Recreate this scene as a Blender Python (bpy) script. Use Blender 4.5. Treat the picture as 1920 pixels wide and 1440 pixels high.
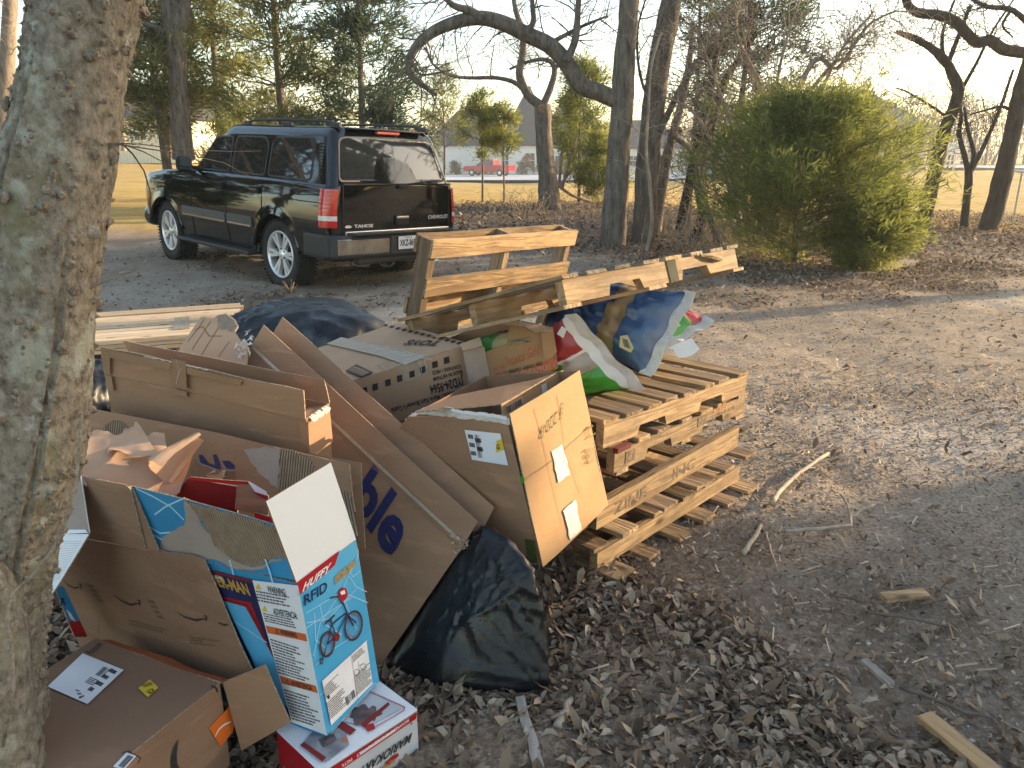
import bpy, bmesh, math, random
import numpy as np
from mathutils import Vector, Matrix, noise
RD = math.radians
for o in list(bpy.data.objects): bpy.data.objects.remove(o)
sc = bpy.context.scene
col = sc.collection
# ---------------------------------------------------------------- camera, sky, sun, exposure
H, FPX, PITCH = 1.65, 1440.0, math.atan((720 - 285) / 1440.0)
cam = bpy.data.objects.new('camera', bpy.data.cameras.new('camera')); col.objects.link(cam)
cam.data.sensor_width = 36; cam.data.lens = 36 * FPX / 1920
cam.data.clip_start = .05; cam.data.clip_end = 3000
cam.location = (0, 0, H); cam.rotation_euler = (math.pi / 2 - PITCH, 0, 0)
sc.camera = cam
SUN_AZ, SUN_EL = 69.0, 11.5           # degrees from straight ahead towards the right; height
SD = Vector((math.sin(RD(SUN_AZ)) * math.cos(RD(SUN_EL)), math.cos(RD(SUN_AZ)) * math.cos(RD(SUN_EL)), math.sin(RD(SUN_EL))))
w = bpy.data.worlds.new('World'); sc.world = w; w.use_nodes = True
nt = w.node_tree
sky = nt.nodes.new('ShaderNodeTexSky'); sky.sky_type = 'NISHITA'; sky.sun_disc = False
sky.sun_elevation = RD(SUN_EL); sky.sun_rotation = RD(SUN_AZ)
sky.altitude = 100; sky.air_density = 1.0; sky.dust_density = 1.4; sky.ozone_density = .6
bg = nt.nodes['Background']; bg.inputs[1].default_value = 0.15
wmix = nt.nodes.new('ShaderNodeMixRGB'); wmix.blend_type = 'MULTIPLY'; wmix.inputs[0].default_value = 1; wmix.inputs[2].default_value = (1.0, .975, .94, 1)
nt.links.new(sky.outputs[0], wmix.inputs[1]); nt.links.new(wmix.outputs[0], bg.inputs[0])
sun = bpy.data.objects.new('sun', bpy.data.lights.new('sun', 'SUN')); col.objects.link(sun)
sun.data.energy = 3.4; sun.data.angle = RD(0.8); sun.data.color = (1.0, .76, .47)
sun.location = (20, 10, 12)
sun.rotation_euler = (-SD).to_track_quat('-Z', 'Y').to_euler()
sc.view_settings.view_transform = 'Standard'; sc.view_settings.look = 'None'
sc.view_settings.gamma = 1; sc.view_settings.use_curve_mapping = False
sc.view_settings.exposure = 1.88
sc.render.engine = 'CYCLES'
sc.cycles.max_bounces = 8; sc.cycles.transparent_max_bounces = 12
try: sc.cycles.use_denoising = True
except Exception: pass

# ---------------------------------------------------------------- measuring helpers
CP, SP = math.cos(PITCH), math.sin(PITCH)
def ray(x, y):
    a = (x - 960) / FPX; b = (720 - y) / FPX
    return Vector((a, CP + b * SP, -SP + b * CP))
CO = Vector((0, 0, H))
def gz(x, y, z=0.0):
    r = ray(x, y); return CO + r * ((z - H) / r.z)
def gy(x, y, Y):
    r = ray(x, y); return CO + r * (Y / r.y)
class Plane:
    def __init__(s, p, n):
        s.p = Vector(p); s.n = Vector(n).normalized()
        if s.n.dot(CO - s.p) < 0: s.n = -s.n
    def at(s, x, y, off=0.0):
        r = ray(x, y); t = (s.p + s.n * off - CO).dot(s.n) / r.dot(s.n)
        return CO + r * t
    def poly(s, pts, off=0.0): return [s.at(x, y, off) for x, y in pts]
def plane3(a, b, c): return Plane(a, (b - a).cross(c - a))
# ---------------------------------------------------------------- numpy noise
def _h(ix, iy, iz, seed):
    n = (ix * 374761393 + iy * 668265263 + iz * 1442695041 + seed * 144665) & 0xffffffff
    n = ((n ^ (n >> 13)) * 1274126177) & 0xffffffff
    n = ((n ^ (n >> 15)) * 668265263) & 0xffffffff
    return ((n ^ (n >> 16)) & 0xffff) / 32767.5 - 1.0
def vn(p, seed=0):
    p = np.asarray(p, float); i = np.floor(p).astype(np.int64); f = p - i; f = f * f * (3 - 2 * f)
    r = 0
    for dx in (0, 1):
        for dy in (0, 1):
            for dz in (0, 1):
                wgt = (f[..., 0] if dx else 1 - f[..., 0]) * (f[..., 1] if dy else 1 - f[..., 1]) * (f[..., 2] if dz else 1 - f[..., 2])
                r = r + wgt * _h(i[..., 0] + dx, i[..., 1] + dy, i[..., 2] + dz, seed)
    return r
def fbm(p, octv=4, seed=0):
    p = np.asarray(p, float); r = 0; a = 1
    for k in range(octv): r = r + a * vn(p * 2 ** k, seed + k * 17); a *= .5
    return r
def sst(a, b, x):
    t = np.clip((x - a) / (b - a), 0, 1); return t * t * (3 - 2 * t)
# ---------------------------------------------------------------- materials
def _mat(name):
    m = bpy.data.materials.new(name); m.use_nodes = True
    return m, m.node_tree, m.node_tree.nodes['Principled BSDF']
def c4(c): return (c[0], c[1], c[2], 1)
def M(name, c, c2=None, scale=6, detail=5, rough=.7, bump=0.0, bscale=60, spec=.4, metal=0.0, stretch=(1, 1, 1), rnd=.0, c3=None, s3=30, t3=.62, coat=0, trans=0.0, lo=.35, hi=.65):
    m, t, b = _mat(name); N = t.nodes; L = t.links
    b.inputs['Roughness'].default_value = rough; b.inputs['Metallic'].default_value = metal
    b.inputs['Specular IOR Level'].default_value = spec
    b.inputs['Coat Weight'].default_value = coat
    tc = N.new('ShaderNodeTexCoord'); mp = N.new('ShaderNodeMapping'); mp.inputs['Scale'].default_value = stretch
    oi = N.new('ShaderNodeObjectInfo')
    vm = N.new('ShaderNodeVectorMath'); vm.operation = 'ADD'
    mu = N.new('ShaderNodeMath'); mu.operation = 'MULTIPLY'; mu.inputs[1].default_value = 37.0
    L.new(oi.outputs['Random'], mu.inputs[0]); L.new(tc.outputs['Object'], vm.inputs[0]); L.new(mu.outputs[0], vm.inputs[1])
    L.new(vm.outputs[0], mp.inputs[0])
    out = None
    if c2 is None: c2 = tuple(v * .8 for v in c)
    n1 = N.new('ShaderNodeTexNoise'); n1.inputs['Scale'].default_value = scale; n1.inputs['Detail'].default_value = detail
    L.new(mp.outputs[0], n1.inputs['Vector'])
    r1 = N.new('ShaderNodeValToRGB'); r1.color_ramp.elements[0].position = lo; r1.color_ramp.elements[1].position = hi
    r1.color_ramp.elements[0].color = c4(c2); r1.color_ramp.elements[1].color = c4(c)
    L.new(n1.outputs[0], r1.inputs[0]); out = r1.outputs[0]
    if c3 is not None:
        n3 = N.new('ShaderNodeTexNoise'); n3.inputs['Scale'].default_value = s3; n3.inputs['Detail'].default_value = 4
        L.new(mp.outputs[0], n3.inputs['Vector'])
        r3 = N.new('ShaderNodeValToRGB'); r3.color_ramp.elements[0].position = t3; r3.color_ramp.elements[1].position = t3 + .08
        L.new(n3.outputs[0], r3.inputs[0])
        mx = N.new('ShaderNodeMixRGB'); mx.inputs[2].default_value = c4(c3)
        L.new(r3.outputs[0], mx.inputs[0]); L.new(out, mx.inputs[1]); out = mx.outputs[0]
    if rnd:
        hs = N.new('ShaderNodeHueSaturation'); ma = N.new('ShaderNodeMapRange')
        ma.inputs[3].default_value = 1 - rnd; ma.inputs[4].default_value = 1 + rnd
        L.new(oi.outputs['Random'], ma.inputs[0]); L.new(ma.outputs[0], hs.inputs['Value']); L.new(out, hs.inputs['Color']); out = hs.outputs[0]
    L.new(out, b.inputs['Base Color'])
    if bump:
        n2 = N.new('ShaderNodeTexNoise'); n2.inputs['Scale'].default_value = bscale; n2.inputs['Detail'].default_value = 6
        L.new(mp.outputs[0], n2.inputs['Vector'])
        bp = N.new('ShaderNodeBump'); bp.inputs['Strength'].default_value = bump; bp.inputs['Distance'].default_value = .01
        L.new(n2.outputs[0], bp.inputs['Height']); L.new(bp.outputs[0], b.inputs['Normal'])
    if trans:
        tr = N.new('ShaderNodeBsdfTranslucent'); ms = N.new('ShaderNodeMixShader'); ms.inputs[0].default_value = trans
        L.new(out, tr.inputs[0]); L.new(b.outputs[0], ms.inputs[1]); L.new(tr.outputs[0], ms.inputs[2])
        L.new(ms.outputs[0], N['Material Output'].inputs[0])
    return m
def M_attr(name, ramp, rough=.8, trans=0.0, spec=.2, bump=0, bscale=200):
    """base colour looked up by the per-piece 'tint' attribute"""
    m, t, b = _mat(name); N = t.nodes; L = t.links
    b.inputs['Roughness'].default_value = rough; b.inputs['Specular IOR Level'].default_value = spec
    at = N.new('ShaderNodeAttribute'); at.attribute_name = 'tint'
    r = N.new('ShaderNodeValToRGB'); e = r.color_ramp.elements
    while len(e) < len(ramp): e.new(.5)
    for k, (p, c) in enumerate(ramp): e[k].position = p; e[k].color = c4(c)
    L.new(at.outputs['Fac'], r.inputs[0]); L.new(r.outputs[0], b.inputs['Base Color'])
    if bump:
        tc = N.new('ShaderNodeTexCoord')
        n2 = N.new('ShaderNodeTexNoise'); n2.inputs['Scale'].default_value = bscale; L.new(tc.outputs['Object'], n2.inputs['Vector'])
        bp = N.new('ShaderNodeBump'); bp.inputs['Strength'].default_value = bump; bp.inputs['Distance'].default_value = .01
        L.new(n2.outputs[0], bp.inputs['Height']); L.new(bp.outputs[0], b.inputs['Normal'])
    if trans:
        tr = N.new('ShaderNodeBsdfTranslucent'); ms = N.new('ShaderNodeMixShader'); ms.inputs[0].default_value = trans
        L.new(r.outputs[0], tr.inputs[0]); L.new(b.outputs[0], ms.inputs[1]); L.new(tr.outputs[0], ms.inputs[2])
        L.new(ms.outputs[0], N['Material Output'].inputs[0])
    return m
def M_wood(name, c, c2, rnd=.3, dirt=(.10, .075, .055), gscale=1.0, dirtt=.60):
    """sawn wood: grain runs along the board's own X axis; growth bands, saw marks, knots and grime"""
    m, t, b = _mat(name); N = t.nodes; L = t.links
    b.inputs['Roughness'].default_value = .75; b.inputs['Specular IOR Level'].default_value = .25
    tc = N.new('ShaderNodeTexCoord'); oi = N.new('ShaderNodeObjectInfo')
    mu = N.new('ShaderNodeMath'); mu.operation = 'MULTIPLY'; mu.inputs[1].default_value = 53.0
    L.new(oi.outputs['Random'], mu.inputs[0])
    vm = N.new('ShaderNodeVectorMath'); vm.operation = 'ADD'; L.new(tc.outputs['Object'], vm.inputs[0]); L.new(mu.outputs[0], vm.inputs[1])
    mp = N.new('ShaderNodeMapping'); mp.inputs['Scale'].default_value = (1.6 * gscale, 18 * gscale, 18 * gscale); L.new(vm.outputs[0], mp.inputs[0])
    n1 = N.new('ShaderNodeTexNoise'); n1.inputs['Scale'].default_value = 1.0; n1.inputs['Detail'].default_value = 3; n1.inputs['Distortion'].default_value = .6
    L.new(mp.outputs[0], n1.inputs['Vector'])
    wv = N.new('ShaderNodeMath'); wv.operation = 'MULTIPLY'; wv.inputs[1].default_value = 26.0; L.new(n1.outputs[0], wv.inputs[0])
    sn = N.new('ShaderNodeMath'); sn.operation = 'SINE'; L.new(wv.outputs[0], sn.inputs[0])
    r1 = N.new('ShaderNodeValToRGB'); r1.color_ramp.elements[0].position = .1; r1.color_ramp.elements[1].position = .75
    ad = N.new('ShaderNodeMath'); ad.operation = 'MULTIPLY_ADD'; ad.inputs[1].default_value = .5; ad.inputs[2].default_value = .5; L.new(sn.outputs[0], ad.inputs[0])
    r1.color_ramp.elements[0].color = c4(c2); r1.color_ramp.elements[1].color = c4(c); L.new(ad.outputs[0], r1.inputs[0])
    mp2 = N.new('ShaderNodeMapping'); mp2.inputs['Scale'].default_value = (5, 14, 14); L.new(vm.outputs[0], mp2.inputs[0])
    n2 = N.new('ShaderNodeTexNoise'); n2.inputs['Scale'].default_value = 1.0; n2.inputs['Detail'].default_value = 8; n2.inputs['Roughness'].default_value = .7
    L.new(mp2.outputs[0], n2.inputs['Vector'])
    r2 = N.new('ShaderNodeValToRGB'); r2.color_ramp.elements[0].position = dirtt - .12; r2.color_ramp.elements[1].position = dirtt + .12
    L.new(n2.outputs[0], r2.inputs[0])
    mx = N.new('ShaderNodeMixRGB'); mx.inputs[2].default_value = c4(dirt); L.new(r1.outputs[0], mx.inputs[1])
    m5 = N.new('ShaderNodeMath'); m5.operation = 'MULTIPLY'; m5.inputs[1].default_value = .6; L.new(r2.outputs[0], m5.inputs[0]); L.new(m5.outputs[0], mx.inputs[0])
    # knots
    vo = N.new('ShaderNodeTexVoronoi'); vo.inputs['Scale'].default_value = 1.0; mp3 = N.new('ShaderNodeMapping'); mp3.inputs['Scale'].default_value = (3.2, 7, 7); L.new(vm.outputs[0], mp3.inputs[0]); L.new(mp3.outputs[0], vo.inputs['Vector'])
    r3 = N.new('ShaderNodeValToRGB'); r3.color_ramp.elements[0].position = .07; r3.color_ramp.elements[1].position = .15
    r3.color_ramp.elements[0].color = (1, 1, 1, 1); r3.color_ramp.elements[1].color = (0, 0, 0, 1); L.new(vo.outputs['Distance'], r3.inputs[0])
    mk = N.new('ShaderNodeMixRGB'); mk.inputs[2].default_value = c4(tuple(v * .33 for v in c2)); L.new(mx.outputs[0], mk.inputs[1]); L.new(r3.outputs[0], mk.inputs[0])
    hs = N.new('ShaderNodeHueSaturation'); ma = N.new('ShaderNodeMapRange'); ma.inputs[3].default_value = 1 - rnd; ma.inputs[4].default_value = 1 + rnd * .6
    L.new(oi.outputs['Random'], ma.inputs[0]); L.new(ma.outputs[0], hs.inputs['Value']); L.new(mk.outputs[0], hs.inputs['Color'])
    L.new(hs.outputs[0], b.inputs['Base Color'])
    bp = N.new('ShaderNodeBump'); bp.inputs['Strength'].default_value = .35; bp.inputs['Distance'].default_value = .006
    ab = N.new('ShaderNodeMath'); ab.operation = 'ADD'; L.new(ad.outputs[0], ab.inputs[0]); L.new(n2.outputs[0], ab.inputs[1])
    L.new(ab.outputs[0], bp.inputs['Height']); L.new(bp.outputs[0], b.inputs['Normal'])
    return m
K = {}
K['card'] = M('cardboard', (.335, .197, .116), (.285, .166, .096), scale=2.2, rough=.82, bump=.12, bscale=22, spec=.2, rnd=.07, c3=(.375, .215, .128), s3=5, t3=.58, stretch=(1, 1, 4.5))
K['card_in'] = M('cardboard_inside', (.30, .172, .10), (.26, .147, .085), scale=4, rough=.88, bump=.08, bscale=30, spec=.1)
K['card_light'] = M('pale_cardboard', (.46, .295, .185), (.40, .255, .158), scale=4, rough=.8, bump=.08, bscale=30, spec=.2)
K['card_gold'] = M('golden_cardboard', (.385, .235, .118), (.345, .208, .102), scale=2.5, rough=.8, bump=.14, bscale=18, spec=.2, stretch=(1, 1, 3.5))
K['card_dark'] = M('shade_dark_cardboard', (.275, .163, .103), (.232, .136, .085), scale=2.2, rough=.85, bump=.12, bscale=22, spec=.15, c3=(.30, .18, .115), s3=5, t3=.58, stretch=(1, 1, 4.5))  # darker copy of the cardboard; its tone holds the flattened carton's shade
K['card_grey'] = M('grey_liner', (.36, .30, .25), (.31, .255, .21), scale=8, rough=.9, bump=.15, bscale=60, spec=.1)
K['edge'] = M('cardboard_edge', (.42, .33, .235), (.24, .17, .11), scale=140, rough=.9, bump=.5, bscale=180, spec=.1, lo=.42, hi=.58)
K['flute'] = M('corrugated_flute', (.33, .245, .165), (.27, .195, .13), scale=30, rough=.9, spec=.1)
K['card_shadow'] = M('shade_dark_liner', (.14, .095, .06), (.11, .075, .05), scale=20, rough=.9, spec=.1)  # dark backing that paints shade into the gaps between corrugated ribs
K['tape'] = M('packing_tape', (.33, .20, .115), (.29, .175, .10), scale=6, rough=.28, bump=.12, bscale=50, spec=.5)
K['clear_tape'] = M('clear_tape', (.43, .335, .235), (.36, .275, .19), scale=14, rough=.22, bump=.25, bscale=60, spec=.6, stretch=(1, 4, 1))
K['paper'] = M('kraft_paper', (.50, .325, .215), (.44, .28, .182), scale=5, rough=.85, bump=.25, bscale=18, spec=.15, trans=.08)
K['ink'] = M('black_ink', (.035, .033, .032), (.05, .046, .042), scale=60, rough=.7, spec=.2)
K['grey_ink'] = M('grey_ink', (.10, .085, .075), (.16, .13, .11), scale=60, rough=.8, spec=.1)
K['faint_ink'] = M('faint_ink', (.13, .09, .062), (.18, .125, .085), scale=90, rough=.85, spec=.1)
K['navy_ink'] = M('navy_ink', (.022, .026, .095), (.03, .034, .10), scale=20, rough=.6, spec=.25)
K['green_ink'] = M('green_ink', (.055, .085, .018), (.10, .11, .03), scale=90, rough=.7)
K['brown_ink'] = M('pencil_brown', (.20, .125, .06), (.26, .17, .09), scale=90, rough=.8)
K['orange_print'] = M('orange_print', (.40, .105, .032), (.44, .14, .05), scale=30, rough=.7)
K['white'] = M('white_coated_board', (.74, .75, .76), (.70, .71, .73), scale=3, rough=.42, spec=.4, bump=.03, bscale=10)
K['label'] = M('white_label', (.78, .78, .79), (.72, .72, .74), scale=12, rough=.5)
K['white_ink'] = M('white_ink', (.75, .75, .75), (.70, .70, .72), scale=30, rough=.5)
K['tear_white'] = M('torn_white_ply', (.62, .59, .55), (.50, .46, .41), scale=40, rough=.9, bump=.4, bscale=80)
K['yellow'] = M('yellow_sticker', (.72, .50, .03), (.68, .46, .03), scale=8, rough=.5)
K['orange'] = M('orange_sticker', (.72, .155, .02), (.66, .14, .02), scale=5, rough=.45)
K['red'] = M('red_print', (.40, .012, .018), (.36, .012, .02), scale=4, rough=.4, spec=.4)
K['dark_red'] = M('dark_red_print', (.21, .014, .014), (.18, .014, .014), scale=4, rough=.45)
K['sky_blue'] = M('light_blue_print', (.12, .44, .68), (.06, .34, .60), scale=3.0, rough=.35, spec=.45)
K['mid_blue'] = M('mid_blue_print', (.035, .26, .47), (.02, .20, .41), scale=3, rough=.4, spec=.45)
K['pale_web'] = M('pale_web_print', (.40, .66, .80), (.34, .60, .76), scale=6, rough=.4)
K['navy'] = M('navy_print', (.015, .018, .07), (.02, .022, .085), scale=5, rough=.4)
K['gold_ink'] = M('gold_ink', (.55, .33, .06), (.48, .27, .05), scale=20, rough=.4)
K['orange_band'] = M('warning_orange', (.62, .14, .035), (.58, .125, .03), scale=6, rough=.5)
K['grey_print'] = M('grey_photo_print', (.30, .31, .34), (.16, .16, .18), scale=22, rough=.4)
K['box_dark'] = M('dark_photo_print', (.05, .045, .05), (.16, .10, .10), scale=40, rough=.4)
K['checker_grey'] = M('grey_checker_print', (.50, .52, .55), (.44, .46, .49), scale=8, rough=.4)
K['pal'] = M_wood('pallet_wood', (.39, .262, .138), (.28, .178, .09), dirtt=.54)
K['pal_dark'] = M_wood('weathered_pallet_wood', (.29, .195, .115), (.20, .13, .078), dirtt=.53)
K['pal_grey'] = M_wood('grey_pallet_wood', (.28, .215, .15), (.20, .15, .105), dirtt=.54)
K['lumber'] = M_wood('fresh_lumber', (.66, .50, .33), (.58, .40, .24), dirtt=.72)
K['scrap'] = M_wood('scrap_wood', (.44, .28, .14), (.34, .20, .095), dirtt=.62)
K['old_red'] = M('old_red_paint', (.13, .016, .014), (.08, .014, .012), scale=40, rough=.8)
K['scrap_grey'] = M_wood('grey_scrap_wood', (.34, .295, .25), (.26, .22, .185), dirtt=.6)
K['blue_paint'] = M('blue_painted_block', (.045, .15, .34), (.035, .12, .28), scale=10, rough=.7)
K['stamp'] = M('black_stamp_ink', (.07, .05, .035), (.18, .12, .07), scale=45, rough=.8)
K['red_stamp'] = M('red_stamp_ink', (.33, .09, .04), (.42, .20, .10), scale=45, rough=.8)
K['tape_grey'] = M('grey_duct_tape', (.11, .105, .078), (.085, .08, .06), scale=20, rough=.95, spec=.05)
def M_film(name, c, rough):
    m, t, b = _mat(name); N = t.nodes; L = t.links
    b.inputs['Base Color'].default_value = c4(c); b.inputs['Specular IOR Level'].default_value = .42
    tc = N.new('ShaderNodeTexCoord'); h = None
    for s, st, k in ((7, (1, 1.3, .35), .9), (15, (.35, 1, 1.2), .7), (34, (1, .5, 1), .35)):
        mp = N.new('ShaderNodeMapping'); mp.inputs['Scale'].default_value = st; mp.inputs['Rotation'].default_value = (.4, .5, s * .3); L.new(tc.outputs['Object'], mp.inputs[0])
        n = N.new('ShaderNodeTexNoise'); n.inputs['Scale'].default_value = s; n.inputs['Detail'].default_value = 2; n.inputs['Distortion'].default_value = .8; L.new(mp.outputs[0], n.inputs['Vector'])
        x = N.new('ShaderNodeMath'); x.operation = 'SUBTRACT'; x.inputs[1].default_value = .5; L.new(n.outputs[0], x.inputs[0])
        y = N.new('ShaderNodeMath'); y.operation = 'ABSOLUTE'; L.new(x.outputs[0], y.inputs[0])
        p = N.new('ShaderNodeMath'); p.operation = 'POWER'; p.inputs[1].default_value = .55; L.new(y.outputs[0], p.inputs[0])
        q = N.new('ShaderNodeMath'); q.operation = 'MULTIPLY'; q.inputs[1].default_value = -k; L.new(p.outputs[0], q.inputs[0])
        if h is None: h = q.outputs[0]
        else:
            d = N.new('ShaderNodeMath'); d.operation = 'ADD'; L.new(h, d.inputs[0]); L.new(q.outputs[0], d.inputs[1]); h = d.outputs[0]
    bp = N.new('ShaderNodeBump'); bp.inputs['Strength'].default_value = .08; bp.inputs['Distance'].default_value = .02; L.new(h, bp.inputs['Height']); L.new(bp.outputs[0], b.inputs['Normal'])
    n = N.new('ShaderNodeTexNoise'); n.inputs['Scale'].default_value = 6; n.inputs['Detail'].default_value = 6; L.new(tc.outputs['Object'], n.inputs['Vector'])
    r = N.new('ShaderNodeMapRange'); r.inputs[1].default_value = .35; r.inputs[2].default_value = .7; r.inputs[3].default_value = rough * .7; r.inputs[4].default_value = rough * 1.7; L.new(n.outputs[0], r.inputs[0]); L.new(r.outputs[0], b.inputs['Roughness'])
    return m
K['trash'] = M_film('black_plastic_film', (.009, .0095, .011), .30)
K['bag_blue'] = M('blue_woven_bag', (.032, .082, .20), (.025, .066, .165), scale=7, rough=.30, bump=.25, bscale=14, spec=.6)
K['bag_tan'] = M('tan_bag_band', (.27, .20, .11), (.23, .17, .09), scale=7, rough=.35, bump=.25, bscale=14, spec=.5)
K['bag_green'] = M('green_bag_print', (.05, .32, .03), (.035, .22, .02), scale=6, rough=.3, bump=.25, bscale=14, spec=.6)
K['bag_red'] = M('red_bag_print', (.36, .025, .03), (.27, .018, .025), scale=6, rough=.32, bump=.25, bscale=14, spec=.6)
K['bag_white'] = M('white_bag_print', (.70, .68, .64), (.60, .57, .52), scale=6, rough=.38, bump=.3, bscale=14, spec=.5)
K['bag_yellow'] = M('yellow_bag_print', (.50, .42, .20), (.42, .37, .18), scale=9, rough=.35)
K['seam'] = M('bag_seam_tape', (.66, .65, .62), (.55, .54, .52), scale=30, rough=.6, bump=.5, bscale=90)
K['clear'] = M('worn_clear_film', (.50, .45, .36), (.38, .32, .25), scale=9, rough=.25, bump=.4, bscale=25, spec=.6, trans=.25)
K['paint'] = M('black_car_paint', (.0035, .0045, .0045), (.003, .004, .004), scale=2, rough=.05, spec=.5, coat=.35)
K['trim'] = M('dark_plastic_trim', (.022, .023, .025), (.028, .029, .03), scale=30, rough=.5, spec=.4)
K['trim_blue'] = M('grey_blue_moulding', (.045, .055, .065), (.04, .05, .06), scale=9, rough=.35, spec=.5)
K['chrome'] = M('chrome_trim', (.62, .60, .56), (.52, .50, .46), scale=8, rough=.16, metal=1.0)
K['bumper'] = M('scuffed_chrome_bumper', (.50, .50, .48), (.30, .30, .29), scale=6, rough=.18, metal=1.0, bump=.10, bscale=8)
K['alloy'] = M('silver_alloy', (.80, .80, .80), (.72, .72, .72), scale=6, rough=.32, metal=.6)
K['rubber'] = M('tyre_rubber', (.028, .027, .027), (.042, .039, .036), scale=14, rough=.85, spec=.25, bump=.2, bscale=50)
K['glass'] = M('tinted_glass', (.012, .015, .018), (.012, .015, .018), scale=2, rough=.03, spec=.9, coat=.6)
K['lamp_red'] = M('red_lamp_lens', (.55, .008, .012), (.46, .006, .01), scale=60, rough=.15, spec=.6, coat=.5)
K['lamp_white'] = M('clear_lamp_lens', (.72, .70, .68), (.55, .50, .48), scale=60, rough=.15, spec=.6)
K['lamp_pale_red'] = M('faded_red_lens', (.55, .10, .08), (.5, .09, .07), scale=30, rough=.3)
K['black'] = M('matt_black', (.012, .012, .012), (.018, .017, .016), scale=20, rough=.8)
K['plate'] = M('license_plate_white', (.66, .67, .68), (.58, .60, .62), scale=9, rough=.4)
# ---------------------------------------------------------------- mesh and object helpers
def fast_mesh(name, V, Fq, tint=None, smooth=False):
    V = np.ascontiguousarray(V, np.float32); Fq = np.ascontiguousarray(Fq, np.int32); k = Fq.shape[1]
    me = bpy.data.meshes.new(name)
    me.vertices.add(len(V)); me.vertices.foreach_set('co', V.ravel())
    me.loops.add(Fq.size); me.loops.foreach_set('vertex_index', Fq.ravel())
    me.polygons.add(len(Fq)); me.polygons.foreach_set('loop_start', np.arange(0, Fq.size, k, dtype=np.int32))
    if smooth: me.polygons.foreach_set('use_smooth', np.ones(len(Fq), bool))
    me.update(calc_edges=True)
    if tint is not None:
        a = me.attributes.new('tint', 'FLOAT', 'POINT'); a.data.foreach_set('value', np.ascontiguousarray(tint, np.float32))
    return me
class MB:
    def __init__(s): s.v = []; s.f = []; s.m = []
    def add(s, V, Fs, mi=0):
        b = len(s.v); s.v.extend([tuple(p) for p in V])
        for f in Fs: s.f.append(tuple(b + i for i in f)); s.m.append(mi)
        return s
    def box(s, c, d, Rm=None, mi=0, taper=1.0):
        V = []
        for k in (-.5, .5):
            for j in (-.5, .5):
                for i in (-.5, .5):
                    q = Vector((i * d[0] * (taper if k > 0 else 1), j * d[1] * (taper if k > 0 else 1), k * d[2]))
                    V.append(Vector(c) + (Rm @ q if Rm else q))
        return s.add(V, [(0, 2, 3, 1), (4, 5, 7, 6), (0, 1, 5, 4), (2, 6, 7, 3), (0, 4, 6, 2), (1, 3, 7, 5)], mi)
    def rbox(s, c, d, r=.01, seg=2, Rm=None, mi=0):
        bm = bmesh.new(); bmesh.ops.create_cube(bm, size=1)
        for v in bm.verts: v.co = Vector((v.co.x * d[0], v.co.y * d[1], v.co.z * d[2]))
        bmesh.ops.bevel(bm, geom=bm.edges[:], offset=min(r, min(d) * .45), segments=seg, affect='EDGES', profile=.5)
        bm.verts.index_update()
        V = [Vector(c) + (Rm @ v.co if Rm else v.co) for v in bm.verts]
        s.add(V, [[v.index for v in f.verts] for f in bm.faces], mi); bm.free(); return s
    def poly(s, P, mi=0): return s.add(P, [tuple(range(len(P)))], mi)
    def prism(s, P, n, th, mi=0, mi_rim=None, mi_back=None):
        """flat outline P given thickness th behind it (against n)"""
        n = Vector(n).normalized(); N_ = len(P); P = [Vector(p) for p in P]
        # orient so that the outline is counter-clockwise seen from n
        a = Vector((0, 0, 0))
        for i in range(N_): a += P[i].cross(P[(i + 1) % N_])
        if a.dot(n) < 0: P = P[::-1]
        B = [p - n * th for p in P]
        s.add(P + B, [tuple(range(N_))], mi)
        b = len(s.v) - 2 * N_
        s.f.append(tuple(b + N_ + i for i in range(N_ - 1, -1, -1))); s.m.append(mi if mi_back is None else mi_back)
        for i in range(N_):
            j = (i + 1) % N_
            s.f.append((b + i, b + N_ + i, b + N_ + j, b + j)); s.m.append(mi if mi_rim is None else mi_rim)
        return s
    def tube(s, P, r, n=8, mi=0, cap=True):
        V, Fs = tube_arrays(P, r, n)
        s.add(V, Fs, mi)
        if cap:
            b = len(s.v) - len(V)
            s.f.append(tuple(b + i for i in range(n - 1, -1, -1))); s.m.append(mi)
            e = len(s.v) - n
            s.f.append(tuple(e + i for i in range(n))); s.m.append(mi)
        return s
    def lathe(s, prof, n=24, axis='y', c=(0, 0, 0), mi=0):
        """prof: list of (radius, along axis)"""
        V = []
        for r, h in prof:
            for k in range(n):
                a = 2 * math.pi * k / n
                p = {'y': (r * math.cos(a), h, r * math.sin(a)), 'z': (r * math.cos(a), r * math.sin(a), h), 'x': (h, r * math.cos(a), r * math.sin(a))}[axis]
                V.append((p[0] + c[0], p[1] + c[1], p[2] + c[2]))
        Fs = []
        for i in range(len(prof) - 1):
            for k in range(n):
                k2 = (k + 1) % n; Fs.append((i * n + k, i * n + k2, (i + 1) * n + k2, (i + 1) * n + k))
        return s.add(V, Fs, mi)
    def mesh(s, name, smooth=False, off=None):
        me = bpy.data.meshes.new(name)
        V = s.v if off is None else [(p[0] - off[0], p[1] - off[1], p[2] - off[2]) for p in s.v]
        me.from_pydata(V, [], s.f)
        if any(s.m): me.polygons.foreach_set('material_index', s.m)
        if smooth: me.polygons.foreach_set('use_smooth', [True] * len(s.f))
        me.update(); return me
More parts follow.
